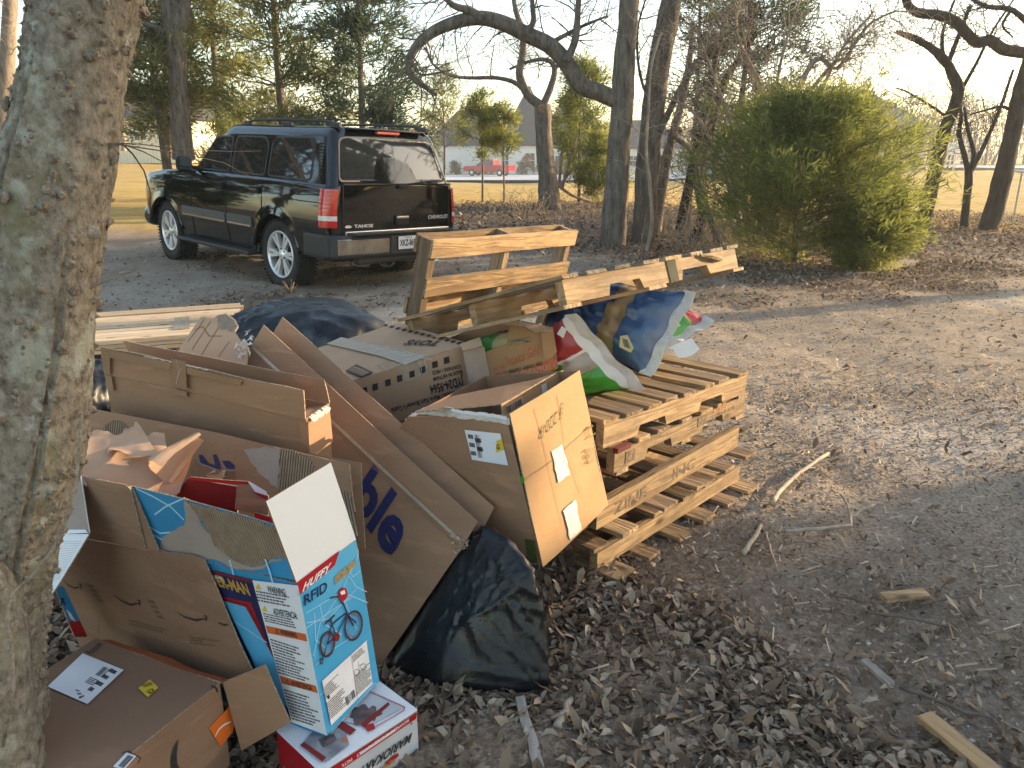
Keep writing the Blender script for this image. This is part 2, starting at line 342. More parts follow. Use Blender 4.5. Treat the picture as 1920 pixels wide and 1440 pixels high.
def tube_arrays(P, r, n=8):
    P = np.array([tuple(p) for p in P], float); k = len(P)
    r = np.broadcast_to(np.asarray(r, float), (k,))
    T = np.gradient(P, axis=0); T /= np.linalg.norm(T, axis=1)[:, None] + 1e-12
    u = np.cross(T[0], (0, 0, 1.0) if abs(T[0][2]) < .9 else (1.0, 0, 0)); u /= np.linalg.norm(u)
    a = np.arange(n) * 2 * math.pi / n; ca, sa = np.cos(a), np.sin(a)
    V = np.zeros((k, n, 3))
    for i in range(k):
        u = u - T[i] * (u @ T[i]); u /= np.linalg.norm(u) + 1e-12; v = np.cross(T[i], u)
        V[i] = P[i] + r[i] * (ca[:, None] * u + sa[:, None] * v)
    i = np.arange(k - 1)[:, None] * n; j = np.arange(n)[None, :]; j2 = (j + 1) % n
    Fs = np.stack([i + j, i + j2, i + n + j2, i + n + j], -1).reshape(-1, 4)
    return V.reshape(-1, 3), Fs
def tubes_mesh(name, lines, off, smooth=True):
    """lines: (points, radii, sides) joined in one mesh"""
    Vs, Fs, b = [], [], 0
    for P, r, n in lines:
        V, Fq = tube_arrays(P, r, n); Vs.append(V); Fs.append(Fq + b); b += len(V)
    return fast_mesh(name, np.concatenate(Vs) - np.array(tuple(off)), np.concatenate(Fs), smooth=smooth)
def props(o, label=None, cat=None, group=None, kind=None):
    if label: o['label'] = label
    if cat: o['category'] = cat
    if group: o['group'] = group
    if kind: o['kind'] = kind
    return o
def thing(name, label, cat, loc=(0, 0, 0), Mx=None, group=None):
    o = bpy.data.objects.new(name, None); o.empty_display_size = .1; col.objects.link(o)
    if Mx is not None: o.matrix_world = Mx
    else: o.location = loc
    return props(o, label, cat, group)
def put(name, me, mats, parent=None, loc=None, label=None, kind=None):
    """one mesh object"""
    o = bpy.data.objects.new(name, me); col.objects.link(o)
    if not isinstance(mats, (list, tuple)): mats = [mats]
    if len(me.materials) == 0:
        for m in mats: me.materials.append(m)
    if parent is not None: o.parent = parent
    if loc is not None: o.location = loc
    return props(o, label, kind=kind)
def wput(name, mb, mats, parent, smooth=False, label=None, kind=None):
    """mesh built in world coordinates, hung under a thing or a part that is only shifted"""
    off = Vector((0, 0, 0)); p = parent
    while p is not None: off = off + p.location; p = p.parent
    return put(name, mb.mesh(name, smooth, off), mats, parent, label=label, kind=kind)
def copy_tree(o, parent=None):
    c = o.copy(); col.objects.link(c); c.parent = parent
    for ch in list(o.children): copy_tree(ch, c)
    return c
# ---------------------------------------------------------------- lettering and print
_txt = {}
def text_me(s, bold=.0):
    k = (s, bold)
    if k not in _txt:
        cu = bpy.data.curves.new('lettering', 'FONT'); cu.body = s; cu.size = 1; cu.resolution_u = 3; cu.offset = bold
        ob = bpy.data.objects.new('lettering', cu)
        me = ob.to_mesh(); V = [tuple(v.co) for v in me.vertices]; Fs = [tuple(p.vertices) for p in me.polygons]
        ob.to_mesh_clear(); bpy.data.objects.remove(ob); bpy.data.curves.remove(cu)
        _txt[k] = (V, Fs)
    return _txt[k]
def text_on(parent, s, pl, p0, p1, up, mat, bold=.012, off=.0016, name='lettering', slant=0.0, label=None, dy=0.0):
    """lettering lying on a plane: baseline from pixel p0 to p1, first letter's top at pixel up"""
    V, Fs = text_me(s, bold)
    xs = [v[0] for v in V]; x0, x1 = min(xs), max(xs)
    A = pl.at(*p0, off); B = pl.at(*p1, off); U = pl.at(*up, off)
    ex = (B - A) / (x1 - x0); ey = (U - A) / .70
    mb = MB()
    mb.add([A + ex * (v[0] - x0 + slant * v[1]) + ey * (v[1] + dy) for v in V], Fs)
    return wput(name, mb, mat, parent, label=label)
def decal(parent, name, pl, pts, mat, off=.0012, label=None):
    mb = MB(); P = pl.poly(pts, off); mb.poly(P if (P[1] - P[0]).cross(P[2] - P[1]).dot(pl.n) > 0 else P[::-1])
    return wput(name, mb, mat, parent, label=label)
def bil(Q, u, v): return (Q[0] * (1 - u) + Q[1] * u) * (1 - v) + (Q[3] * (1 - u) + Q[2] * u) * v
def lines_on(parent, pl, quad, rows, mat, off=.0017, seed=1, fill=.8, name='small_print', gap=.012, h=.5):
    """small print too fine to read: broken rows of short dashes"""
    rg = random.Random(seed); Q = pl.poly(quad, off); mb = MB()
    for i in range(rows):
        v0 = (i + .25) / rows; v1 = v0 + h / rows; u = 0; end = fill + rg.uniform(-.25, .2)
        while u < min(1, end):
            wl = rg.uniform(.03, .12); u1 = min(1, u + wl)
            mb.add([bil(Q, u, v0), bil(Q, u1, v0), bil(Q, u1, v1), bil(Q, u, v1)], [(0, 1, 2, 3)]); u = u1 + gap * rg.uniform(.8, 2)
    return wput(name, mb, mat, parent, kind='stuff')
def bars_on(parent, pl, quad, mat, n=18, off=.0017, seed=2, name='barcode'):
    rg = random.Random(seed); Q = pl.poly(quad, off); mb = MB(); u = 0
    ws = [rg.choice((1, 1, 2, 3)) for _ in range(2 * n)]; tot = sum(ws)
    for i, w_ in enumerate(ws):
        u1 = u + w_ / tot
        if i % 2 == 0: mb.add([bil(Q, u, 0), bil(Q, u1, 0), bil(Q, u1, 1), bil(Q, u, 1)], [(0, 1, 2, 3)])
        u = u1
    return wput(name, mb, mat, parent)
def strokes_on(parent, name, pl, paths, width, mat, off=.0015, label=None):
    """drawn lines of some width lying on a plane; paths in pixels, width in metres (number or list)"""
    mb = MB()
    for path in paths:
        P = pl.poly(path, off); n = len(P)
        for i in range(n - 1):
            d = (P[i + 1] - P[i]); 
            if d.length < 1e-6: continue
            sd = d.cross(pl.n).normalized()
            w0 = width if not isinstance(width, (list, tuple)) else width[min(i, len(width) - 1)]
            w1 = width if not isinstance(width, (list, tuple)) else width[min(i + 1, len(width) - 1)]
            q = pl.n * (1e-5 * (i % 2))
            mb.add([P[i] - sd * w0 / 2 + q, P[i + 1] - sd * w1 / 2 + q, P[i + 1] + sd * w1 / 2 + q, P[i] + sd * w0 / 2 + q], [(0, 1, 2, 3)])
    return wput(name, mb, mat, parent, label=label, kind='stuff' if len(paths) > 1 else None)
def arc_px(c, r, a0, a1, n=14, ry=None, rot=0):
    ry = ry or r; o = []
    for i in range(n + 1):
        a = RD(a0 + (a1 - a0) * i / n); x, y = r * math.cos(a), ry * math.sin(a)
        o.append((c[0] + x * math.cos(rot) - y * math.sin(rot), c[1] + x * math.sin(rot) + y * math.cos(rot)))
    return o
def jag(pts, amp, step, seed=0, close=False):
    """ragged torn line through pixel points"""
    rg = random.Random(seed); o = []
    n = len(pts)
    for i in range(n if close else n - 1):
        a, b = pts[i], pts[(i + 1) % n]; d = math.hypot(b[0] - a[0], b[1] - a[1]); k = max(1, int(d / step))
        for j in range(k):
            t = j / k; nx, ny = -(b[1] - a[1]) / (d + 1e-6), (b[0] - a[0]) / (d + 1e-6); e = rg.uniform(-amp, amp) * (0 if j == 0 else 1)
            o.append((a[0] + (b[0] - a[0]) * t + nx * e, a[1] + (b[1] - a[1]) * t + ny * e))
    if not close: o.append(pts[-1])
    return o
# ---------------------------------------------------------------- cardboard
def sheet(name, C, mats, parent, th=.0045, nx=8, ny=6, bow=0.0, wob=.003, seed=0, label=None, nrm=None, rag=0.0, rag_sides=()):
    """a board sheet over four corners (0-1 bottom, 3-2 top), gently bowed; mats = face, back, edge"""
    C = [Vector(c) for c in C]; n = (C[1] - C[0]).cross(C[3] - C[0]).normalized()
    if nrm is not None and n.dot(Vector(nrm)) < 0: n = -n
    g = []
    rg = random.Random(seed)
    for j in range(ny + 1):
        for i in range(nx + 1):
            u, v = i / nx, j / ny
            p = bil([C[0], C[1], C[2], C[3]], u, v)
            d = bow * (4 * u * (1 - u)) * 1.0 + wob * noise.noise(p * 3.1 + Vector((seed * 7.3, 0, 0))) * 1.6 + wob * .5 * noise.noise(p * 9 + Vector((0, seed * 3.1, 0)))
            p = p + n * d
            if rag:
                if 't' in rag_sides and j == ny: p = p + (C[0] - C[3]).normalized() * rg.uniform(0, rag)
                if 'r' in rag_sides and i == nx: p = p + (C[0] - C[1]).normalized() * rg.uniform(0, rag)
                if 'l' in rag_sides and i == 0: p = p + (C[1] - C[0]).normalized() * rg.uniform(0, rag)
                if 'b' in rag_sides and j == 0: p = p + (C[3] - C[0]).normalized() * rg.uniform(0, rag)
            g.append(p)
    b = [p - n * th for p in g]; W = nx + 1; Nn = len(g)
    flip = (C[1] - C[0]).cross(C[3] - C[0]).dot(n) < 0
    mb = MB(); fs, ms = [], []
    def q(a, b_, c, d, m):
        fs.append((a, b_, c, d) if not flip else (d, c, b_, a)); ms.append(m)
    for j in range(ny):
        for i in range(nx):
            a = j * W + i
            q(a, a + 1, a + 1 + W, a + W, 0); q(Nn + a + W, Nn + a + 1 + W, Nn + a + 1, Nn + a, 1)
    for i in range(nx):
        q(Nn + i, Nn + i + 1, i + 1, i, 2); t = ny * W + i; q(t, t + 1, Nn + t + 1, Nn + t, 2)
    for j in range(ny):
        a = j * W; q(a, a + W, Nn + a + W, Nn + a, 2); c = a + nx; q(Nn + c, Nn + c + W, c + W, c, 2)
    mb.v = [tuple(p) for p in g + b]; mb.f = fs; mb.m = ms
    return wput(name, mb, mats, parent, label=label)
def board(name, pl, pts, mats, parent, th=.0045, label=None, off=0.0):
    """a flat board of any outline given in pixels on a plane; mats = face, edge, back"""
    mb = MB(); mb.prism(pl.poly(pts, off), pl.n, th, 0, 1, 2)
    return wput(name, mb, mats, parent, label=label)
CB = None
def carton(name, parent, O, ex, ey, ez, mats, skip=(), seed=0, wob=.003, th=.0045):
    """six board sides as separate parts; O is a corner, ex/ey/ez edge vectors (world)"""
    O = Vector(O); e = .0012
    def sub(o, a, b, n, nm):
        ua, ub = a.normalized(), b.normalized()
        sheet(nm, [o + ua * e + ub * e, o + a - ua * e + ub * e, o + a - ua * e + b - ub * e, o + ua * e + b - ub * e], mats, parent, th=th, seed=seed + hash_(nm + str(n[0])), wob=wob, nrm=n, nx=6, ny=5)
    if 'front' not in skip: sub(O, ex, ez, -ey, 'side_panel')
    if 'back' not in skip: sub(O + ey, ex, ez, ey, 'side_panel')
    if 'left' not in skip: sub(O, ey, ez, -ex, 'end_panel')
    if 'right' not in skip: sub(O + ex, ey, ez, ex, 'end_panel')
    if 'bottom' not in skip: sub(O, ex, ey, -ez, 'bottom_panel')
    if 'top' not in skip: sub(O + ez, ex, ey, ez, 'top_panel')
def hash_(s):
    h = 7
    for ch in s: h = (h * 31 + ord(ch)) % 9973
    return h % 50
def flutes(parent, pl, pts, dpx, pitch, mat, off=.001, rad=None, name='corrugated_ply', back=None):
    """bare corrugated medium inside a torn outline (pixels); ribs run along pixel direction dpx"""
    P = pl.poly(pts, off); o = P[0]
    a = pl.at(pts[0][0] + dpx[0], pts[0][1] + dpx[1], off) - o; ex = a.normalized(); ey = pl.n.cross(ex)
    Q = [((p - o).dot(ex), (p - o).dot(ey)) for p in P]; n = len(Q)
    y0, y1 = min(q[1] for q in Q), max(q[1] for q in Q)
    mb = MB(); y = y0 + pitch * .3; r = pitch * .34
    while y < y1:
        xs = []
        for i in range(n):
            (xa, ya), (xb, yb) = Q[i], Q[(i + 1) % n]
            if (ya <= y < yb) or (yb <= y < ya): xs.append(xa + (xb - xa) * (y - ya) / (yb - ya))
        xs.sort()
        for k in range(0, len(xs) - 1, 2):
            x0, x1 = xs[k], xs[k + 1]
            if x1 - x0 < pitch: continue
            V = []
            for x in (x0, x1):
                for q, z in ((-1.0, 0), (-.6, .8), (0, 1.1), (.6, .8), (1.0, 0)):
                    V.append(o + ex * x + ey * (y + q * r) + pl.n * (z * r * .9))
            mb.add(V, [(i, i + 1, i + 6, i + 5) for i in range(4)])
        y += pitch
    b = wput(name, mb, mat, parent)
    if back is not None: decal(parent, 'torn_liner', pl, pts, back, off * .6)
    return b
# ================================================================ THE PILE OF BOXES
CARD3 = [K['card'], K['card_in'], K['edge']]
def V3(*a): return Vector(a)
def nrot(v, ax, deg): return Matrix.Rotation(RD(deg), 3, Vector(ax)) @ Vector(v)
# ---- brown parcel at the foot of the tree
kb = thing('cardboard_box', 'brown parcel box with white address label and yellow sticker, below the tree', 'box', gz(412, 1280, .3) - V3(0, 0, .3), group='open cardboard boxes in the heap')
Bk = gz(412, 1280, .30); Ak = gz(180, 1196, .30)
e1 = Ak - Bk; e2 = gz(260, 1440, .30) - Bk; e2 = (e2 - e1 * (e2.dot(e1) / e1.dot(e1))).normalized() * .62
carton('cardboard_box', kb, Bk - V3(0, 0, .30), e1, e2, V3(0, 0, .30), [K['card_dark'], K['card_in'], K['edge']], skip=('front',), seed=3)
PT = Plane(Bk, (0, 0, 1)); PS = Plane(Bk, -e1)
o_ = .004
lab = decal(kb, 'address_label', PT, [(155, 1225), (232, 1256), (164, 1320), (89, 1287)], K['label'], o_)
lines_on(lab, PT, [(212, 1250), (223, 1256), (172, 1302), (160, 1296)], 4, K['ink'], o_ + .0006, 5, .9)
bars_on(lab, PT, [(194, 1249), (207, 1255), (190, 1270), (178, 1265)], K['ink'], 9, o_ + .0006, 6)
lines_on(lab, PT, [(170, 1268), (186, 1275), (174, 1286), (158, 1279)], 4, K['ink'], o_ + .0006, 8, .95)
lines_on(lab, PT, [(140, 1290), (150, 1294), (160, 1306), (150, 1312)], 3, K['grey_ink'], o_ + .0006, 7, .9)
ys = decal(kb, 'yellow_sticker', PT, [(281, 1274), (297, 1289), (277, 1307), (259, 1290)], K['yellow'], o_)
text_on(ys, 'G', PT, (291, 1293), (282, 1301), (283, 1290), K['ink'], off=o_ + .0007, bold=.03)
text_on(ys, '2020', PT, (287, 1283), (270, 1289), (283, 1278), K['ink'], off=o_ + .0007, bold=.02)
strokes_on(kb, 'printed_mark', PT, [[(167, 1222), (188, 1206)], [(188, 1206), (181, 1207)], [(172, 1224), (192, 1207)], [(160, 1221), (170, 1225)]], .004, K['ink'], o_)
strokes_on(kb, 'printed_mark', PT, [[(396, 1285), (405, 1290), (408, 1298)]], .005, K['ink'], o_)
strokes_on(kb, 'printed_mark', PT, [[(228, 1412), (240, 1408), (264, 1421), (258, 1431)]], .003, K['ink'], o_)
bl = decal(kb, 'barcode_label', PT, [(237, 1411), (256, 1417), (232, 1444), (212, 1437)], K['label'], o_)
bars_on(bl, PT, [(240, 1415), (251, 1419), (232, 1440), (221, 1436)], K['ink'], 12, o_ + .0007, 8)
strokes_on(kb, 'curved_arrow_print', PS, [[(334, 1388), (329, 1402), (326, 1420), (327, 1436), (334, 1450), (346, 1458), (360, 1460)]], [.003, .014, .018, .018, .016, .014, .010], K['ink'], o_)
strokes_on(kb, 'curved_arrow_print', PS, [[(446, 1428), (434, 1436), (425, 1448)]], [.004, .012, .016], K['ink'], o_)
osk = decal(kb, 'orange_tape', PS, [(433, 1322), (441, 1336), (437, 1372), (414, 1400), (392, 1365)], K['orange'], o_)
strokes_on(osk, 'white_stroke', PS, [[(403, 1382), (410, 1368), (420, 1359), (433, 1353)]], [.002, .005, .006, .003], K['white_ink'], o_ + .0008)
# flaps of its open end
fl = plane3(Bk, Bk - V3(0, 0, .3), gy(500, 1290, Bk.y - .03))
sheet('flap', [fl.at(452, 1408), fl.at(543, 1356), fl.at(496, 1247), fl.at(416, 1281)][0:4], [K['card'], K['card_in'], K['edge']], kb, nx=5, ny=5, wob=.004, seed=4)
pf = Plane(Ak, nrot(e2, (0, 0, 1), 0) + V3(0, 0, .8))
sheet('flap', [Ak - V3(0, 0, .004), Bk - V3(0, 0, .004), Bk - e2.normalized() * .05 - V3(.0, 0, .035), Ak - e2.normalized() * .05 - V3(0, 0, .035)], [K['orange_print'], K['card_in'], K['edge']], kb, nx=8, ny=3, wob=.008, seed=9, rag=.012, rag_sides='t')
# ---- white and red toy box lying in the leaves
zt = .15
Rm_ = gz(782, 1329, zt); Fm = gz(602, 1447, zt); Lm = gz(505, 1377, zt)
ex = Fm - Rm_; ey = Lm - Fm; ey = (ey - ex * (ey.dot(ex) / ex.dot(ex)))
mk = thing('toy_box', 'white and red printed toy box lying flat in the leaves under the blue bicycle box', 'box', Rm_ - V3(0, 0, zt), group='printed toy boxes')
sheet('top_panel', [Rm_, Fm, Fm + ey, Rm_ + ey], [K['white'], K['card_in'], K['white']], mk, nrm=(0, 0, 1), seed=2, wob=.002)
sheet('side_panel', [Rm_ - V3(0, 0, zt), Fm - V3(0, 0, zt), Fm - V3(0, 0, .002), Rm_ - V3(0, 0, .002)], [K['checker_grey'], K['card_in'], K['white']], mk, nrm=-ey, seed=3, wob=.002)
sheet('end_panel', [Fm - V3(0, 0, zt) + ey * .01, Fm + ey - V3(0, 0, zt), Fm + ey - V3(0, 0, .002), Fm - V3(0, 0, .002) + ey * .01], [K['red'], K['card_in'], K['white']], mk, nrm=ex, seed=5, wob=.002)
sheet('end_panel', [Rm_ - V3(0, 0, zt) + ey * .01, Rm_ + ey - V3(0, 0, zt), Rm_ + ey - V3(0, 0, .002), Rm_ - V3(0, 0, .002) + ey * .01], [K['white'], K['card_in'], K['white']], mk, nrm=-ex, seed=5, wob=.002)
sheet('side_panel', [Rm_ + ey * .99 - V3(0, 0, zt), Fm + ey * .99 - V3(0, 0, zt), Fm + ey * .99 - V3(0, 0, .003), Rm_ + ey * .99 - V3(0, 0, .003)], [K['white'], K['card_in'], K['white']], mk, nrm=ey, seed=3, wob=.002)
PM = Plane(Rm_, (0, 0, 1)); PMs = Plane(Rm_, -ey); o_ = .0028
decal(mk, 'photo_print', PM, [(563, 1398), (611, 1428), (655, 1396), (640, 1350), (612, 1340)], K['grey_print'], o_)
decal(mk, 'photo_print', PM, [(642, 1352), (700, 1296), (760, 1325), (690, 1362)], K['checker_grey'], o_)
decal(mk, 'photo_print', PM, jag([(655, 1345), (665, 1325), (705, 1325), (718, 1338), (690, 1356), (672, 1360)], 5, 6, 3, True), K['box_dark'], o_ + .0004)
decal(mk, 'red_band', PM, [(563, 1396), (570, 1391), (612, 1420), (604, 1428)], K['dark_red'], o_ + .0008)
decal(mk, 'red_band', PM, [(630, 1362), (640, 1351), (668, 1368), (657, 1378)], K['dark_red'], o_ + .0008)
decal(mk, 'red_square', PM, [(682, 1361), (700, 1355), (704, 1366), (690, 1372)], K['red'], o_ + .0008)
decal(mk, 'red_print_arm', PM, [(675, 1358), (728, 1316), (731, 1321), (683, 1364)], K['dark_red'], o_ + .0012)
strokes_on(mk, 'red_outline', PM, [[(693, 1297), (759, 1326), (757, 1332), (700, 1365)]], .003, K['red'], o_ + .0004)
decal(mk, 'orange_dot', PM, arc_px((647, 1387), 5.5, 0, 340, 10, 4), K['orange_band'], o_ + .0008)
decal(mk, 'photo_print', PM, [(597, 1386), (625, 1375), (632, 1388), (606, 1402)], K['box_dark'], o_ + .001)
decal(mk, 'red_band', PMs, [(781, 1337), (781, 1347), (640, 1443), (618, 1445), (620, 1440)], K['red'], .003)
lines_on(mk, PMs, [(772, 1345), (772, 1350), (640, 1441), (640, 1435)][::-1], 1, K['white_ink'], .0036, 4, 1.0)
text_on(mk, 'BOWSERS CASTLE PLAYSET   PISTE', PMs, (766, 1348), (640, 1434), (767, 1353), K['white_ink'], .01, .0038)
text_on(mk, 'MARIOKART', PMs, (773, 1374), (676, 1440), (771, 1390), K['ink'], .03, .003, slant=.25)
decal(mk, 'flame_emblem', PMs, [(747, 1412), (738, 1416), (730, 1424), (722, 1430), (726, 1437), (736, 1430), (744, 1421), (748, 1417)], K['red'], .0032)
text_on(mk, 'Hot Wheels', PMs, (740, 1422), (708, 1443), (742, 1431), K['gold_ink'], .03, .0038)
for i in range(4):
    for j in range(3):
        if (i + j) % 2 == 0:
            x = 770 + i * 3.2; y = 1352 - i * 4.5 + (j - 1) * 4.5
            decal(mk, 'checker', PMs, [(x, y), (x + 3, y - 3.5), (x + 3, y + .5), (x, y + 4)], K['red'], .0042)
# ---- tall bicycle box, open at the top
kB = .938
Rb = Matrix(((0.4572, -0.885, -0.0881), (0.8885, 0.4589, 0.0014), (0.0392, -0.0789, 0.9961)))
Ob = V3(-.496, 1.69, .156)
bx, by, bz = Rb.col[0] * .252 * kB, Rb.col[1] * .551 * kB, Rb.col[2] * .496 * kB
bk = thing('bicycle_box', 'tall light blue bicycle carton standing open with one white flap up', 'box', Ob, group='printed toy boxes')
carton('bicycle_box', bk, Ob, bx, by, bz, [K['sky_blue'], K['card_in'], K['edge']], skip=('top', 'left', 'bottom'), seed=6, wob=.0015)
e_ = .0012
sheet('art_panel', [Ob + by * .003, Ob + by, Ob + by + bz, Ob + by * .003 + bz], [K['mid_blue'], K['card_in'], K['edge']], bk, nrm=-bx, seed=8, wob=.001)
PA = Plane(Ob, -Rb.col[0]); PBk = Plane(Ob, -Rb.col[1]); o_ = .0026
uL, uR = Ob + bz, Ob + bz + bx
pw = plane3(uL, uR, gy(560, 900, uL.y + .07))
sheet('white_flap', [uL, uR, pw.at(621, 867), pw.at(499, 940)], [K['white'], K['white'], K['card_in']], bk, nx=5, ny=5, wob=.002, seed=3, nrm=(0, -1, .2))
PFt = Plane(uL, -Rb.col[0] + V3(0, 0, .08))
tf = board('torn_flap', PFt, [(245, 911), (345, 936), (430, 959), (515, 984), (524, 1010), (541, 1052), (556, 1089), (480, 1074), (385, 1052), (296, 1030), (268, 970)], [K['mid_blue'], K['edge'], K['dark_red']], bk)
decal(tf, 'grey_ply', PFt, jag([(345, 937), (352, 942), (398, 1010), (405, 1050), (385, 1050), (300, 1031), (303, 1008), (345, 985), (347, 962)], 2.5, 9, 4, True), K['card_grey'], .001)
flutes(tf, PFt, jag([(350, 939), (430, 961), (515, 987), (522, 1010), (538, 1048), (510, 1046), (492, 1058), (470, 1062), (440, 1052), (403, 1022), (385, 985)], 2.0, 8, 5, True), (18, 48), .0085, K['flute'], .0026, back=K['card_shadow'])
decal(tf, 'torn_rim', PFt, jag([(400, 1020), (440, 1052), (470, 1063), (492, 1060), (512, 1047), (540, 1050), (512, 1052), (495, 1066), (470, 1070), (436, 1066), (405, 1050)], 1.5, 7, 6, True), K['card_grey'], .0016)
strokes_on(tf, 'web_print', PFt, [[(255, 916), (285, 930), (320, 950), (345, 975)], [(290, 965), (310, 950), (345, 934)], [(276, 985), (300, 1000), (345, 996)], [(283, 1000), (300, 1010), (318, 1018)]], .0045, K['pale_web'], .0007)
strokes_on(bk, 'web_print', PA, [[(497, 1048), (505, 1070), (512, 1095)]], .006, K['pale_web'], o_)
strokes_on(bk, 'web_print', PA, [[(430, 1050), (438, 1078)]], .006, K['pale_web'], o_)
sheet('red_liner', [gy(330, 960, 1.98), gy(520, 1030, 1.80), gy(520, 1003, 1.80), gy(345, 930, 1.98)], [K['red'], K['red'], K['edge']], bk, nx=6, ny=2, wob=.006, seed=5, rag=.008, rag_sides='t')
decal(bk, 'navy_print', PA, [(384, 1066), (473, 1087), (545, 1350), (500, 1330)], K['navy'], o_)
decal(bk, 'red_frame', PA, [(414, 1118), (470, 1130), (536, 1290), (515, 1245)], K['red'], o_ + .0005)
decal(bk, 'blue_scene', PA, [(420, 1127), (460, 1138), (518, 1243), (545, 1330), (498, 1300), (470, 1230)], K['sky_blue'], o_ + .001)
strokes_on(bk, 'red_trim', PA, [[(388, 1070), (473, 1090)], [(418, 1124), (464, 1136), (520, 1245)]], .008, K['dark_red'], o_ + .0015)
strokes_on(bk, 'web_print', PA, [[(440, 1165), (500, 1205)]], .003, K['pale_web'], o_ + .0016)
text_on(bk, 'SPIDER-MAN', PA, (379, 1089), (470, 1117), (371, 1068), K['gold_ink'], .03, o_ + .002)
text_on(bk, 'MARVEL', PA, (394, 1082), (420, 1089), (392, 1076), K['white_ink'], .02, o_ + .002)
ws = decal(bk, 'warning_strip', PA, [(473, 1088), (558.5, 1098), (613, 1379), (547, 1354)], K['white'], o_ + .0022)
o2 = o_ + .003
def tri(x, y, s=7): decal(ws, 'warning_triangle', PA, [(x, y - s), (x + s * .8, y + s * .75), (x - s * .75, y + s * .45)], K['yellow'], o2)
tri(484, 1101); tri(496, 1142)
text_on(ws, 'WARNING:', PA, (502, 1110), (537, 1117), (500, 1098), K['ink'], .02, o2)
text_on(ws, 'ADVERTENCIA:', PA, (513, 1152), (558, 1161), (511, 1140), K['ink'], .02, o2)
lines_on(ws, PA, [(483, 1128), (546, 1140), (541, 1117), (480, 1106)], 4, K['grey_ink'], o2, 11, .95, 'small_print')
lines_on(ws, PA, [(497, 1166), (557, 1180), (553, 1161), (493, 1148)], 4, K['grey_ink'], o2, 12, .95, 'small_print')
decal(ws, 'orange_band', PA, [(498, 1173), (573, 1189), (576, 1203), (502, 1187)], K['orange_band'], o2)
decal(ws, 'orange_band', PA, [(524, 1267), (592, 1286), (596, 1300), (528, 1281)], K['orange_band'], o2)
text_on(ws, 'WARNING', PA, (526, 1189), (557, 1196), (524, 1180), K['ink'], .03, o2 + .0008)
text_on(ws, 'ADVERTENCIA', PA, (546, 1285), (586, 1295), (544, 1276), K['ink'], .03, o2 + .0008)
strokes_on(ws, 'triangle_mark', PA, [[(516, 1187), (519, 1179), (523, 1188), (516, 1187)], [(536, 1282), (539, 1274), (543, 1284), (536, 1282)]], .002, K['ink'], o2 + .0008)
lines_on(ws, PA, [(522, 1263), (582, 1282), (562, 1214), (506, 1196)], 12, K['grey_ink'], o2, 13, .9, 'small_print')
lines_on(ws, PA, [(548, 1350), (606, 1368), (588, 1308), (531, 1290)], 10, K['grey_ink'], o2, 14, .9, 'small_print')
decal(ws, 'hazard_label', PA, [(557, 1203), (575, 1207), (579, 1224), (561, 1221)], K['label'], o2 + .0006); tri(568, 1213, 6)
decal(ws, 'hazard_label', PA, [(577, 1299), (593, 1303), (597, 1318), (581, 1314)], K['label'], o2 + .0006); tri(587, 1309, 6)
# bicycle face
strokes_on(bk, 'web_print', PBk, [[(575, 1168), (615, 1160), (668, 1105)], [(640, 1110), (600, 1170), (588, 1230)], [(640, 1110), (668, 1180)], [(640, 1110), (672, 1040)], [(640, 1110), (574, 1150)], [(600, 1135), (608, 1170), (640, 1190)], [(590, 1150), (592, 1200), (610, 1215)], [(655, 1080), (668, 1100), (688, 1110)], [(650, 1060), (662, 1082), (676, 1070)], [(640, 1110), (690, 1130)], [(574, 1178), (626, 1142), (660, 1120)], [(592, 1248), (612, 1225), (660, 1195)], [(600, 1304), (690, 1200)], [(620, 1375), (704, 1280)]], .0022, K['pale_web'], o_)
decal(bk, 'red_band', PBk, [(556, 1093), (637, 1032), (628, 1060), (559, 1118)], K['red'], o_ + .0004)
text_on(bk, 'HUFFY', PBk, (567, 1110), (617, 1071), (570, 1094), K['white_ink'], .03, o_ + .001, slant=.2)
text_on(bk, 'RFID', PBk, (571, 1136), (614, 1107), (570, 1117), K['navy'], .015, o_ + .001)
text_on(bk, 'SPIDER-MAN', PBk, (628, 1097), (667, 1060), (628, 1082), K['gold_ink'], .04, o_ + .001)
def wheel(cx, cy, rx, ry):
    P = arc_px((cx, cy), rx, 0, 360, 22, ry, .12)
    strokes_on(bk, 'printed_tyre', PBk, [P], .0065, K['ink'], o_ + .0012)
    strokes_on(bk, 'printed_rim', PBk, [arc_px((cx, cy), rx * .78, 0, 360, 18, ry * .78, .12)], .002, K['red'], o_ + .0014)
    strokes_on(bk, 'printed_spokes', PBk, [[(cx, cy), (cx + rx * .75 * math.cos(a), cy + ry * .75 * math.sin(a))] for a in [k * .7 for k in range(9)]], .0006, K['grey_ink'], o_ + .0014)
wheel(614, 1208, 13, 23); wheel(663, 1173, 16, 27)
strokes_on(bk, 'printed_frame', PBk, [[(614, 1208), (622, 1172)], [(621, 1172), (651, 1148)], [(630, 1192), (651, 1152)], [(614, 1208), (631, 1193)], [(622, 1170), (631, 1193)]], .0042, K['navy'], o_ + .0018)
strokes_on(bk, 'printed_fork', PBk, [[(642, 1128), (648, 1143), (655, 1160), (663, 1174)], [(648, 1150), (668, 1168)]], .0042, K['navy'], o_ + .002)
strokes_on(bk, 'printed_saddle', PBk, [[(609, 1170), (618, 1163), (628, 1153)], [(620, 1162), (624, 1174)]], .006, K['ink'], o_ + .0022)
strokes_on(bk, 'printed_handlebar', PBk, [[(618, 1122), (630, 1118), (637, 1120), (643, 1134)], [(650, 1118), (652, 1112)]], .004, K['ink'], o_ + .0022)
decal(bk, 'printed_red_pouch', PBk, arc_px((643, 1114), 8.5, 0, 345, 14, 13, .1), K['red'], o_ + .0026)
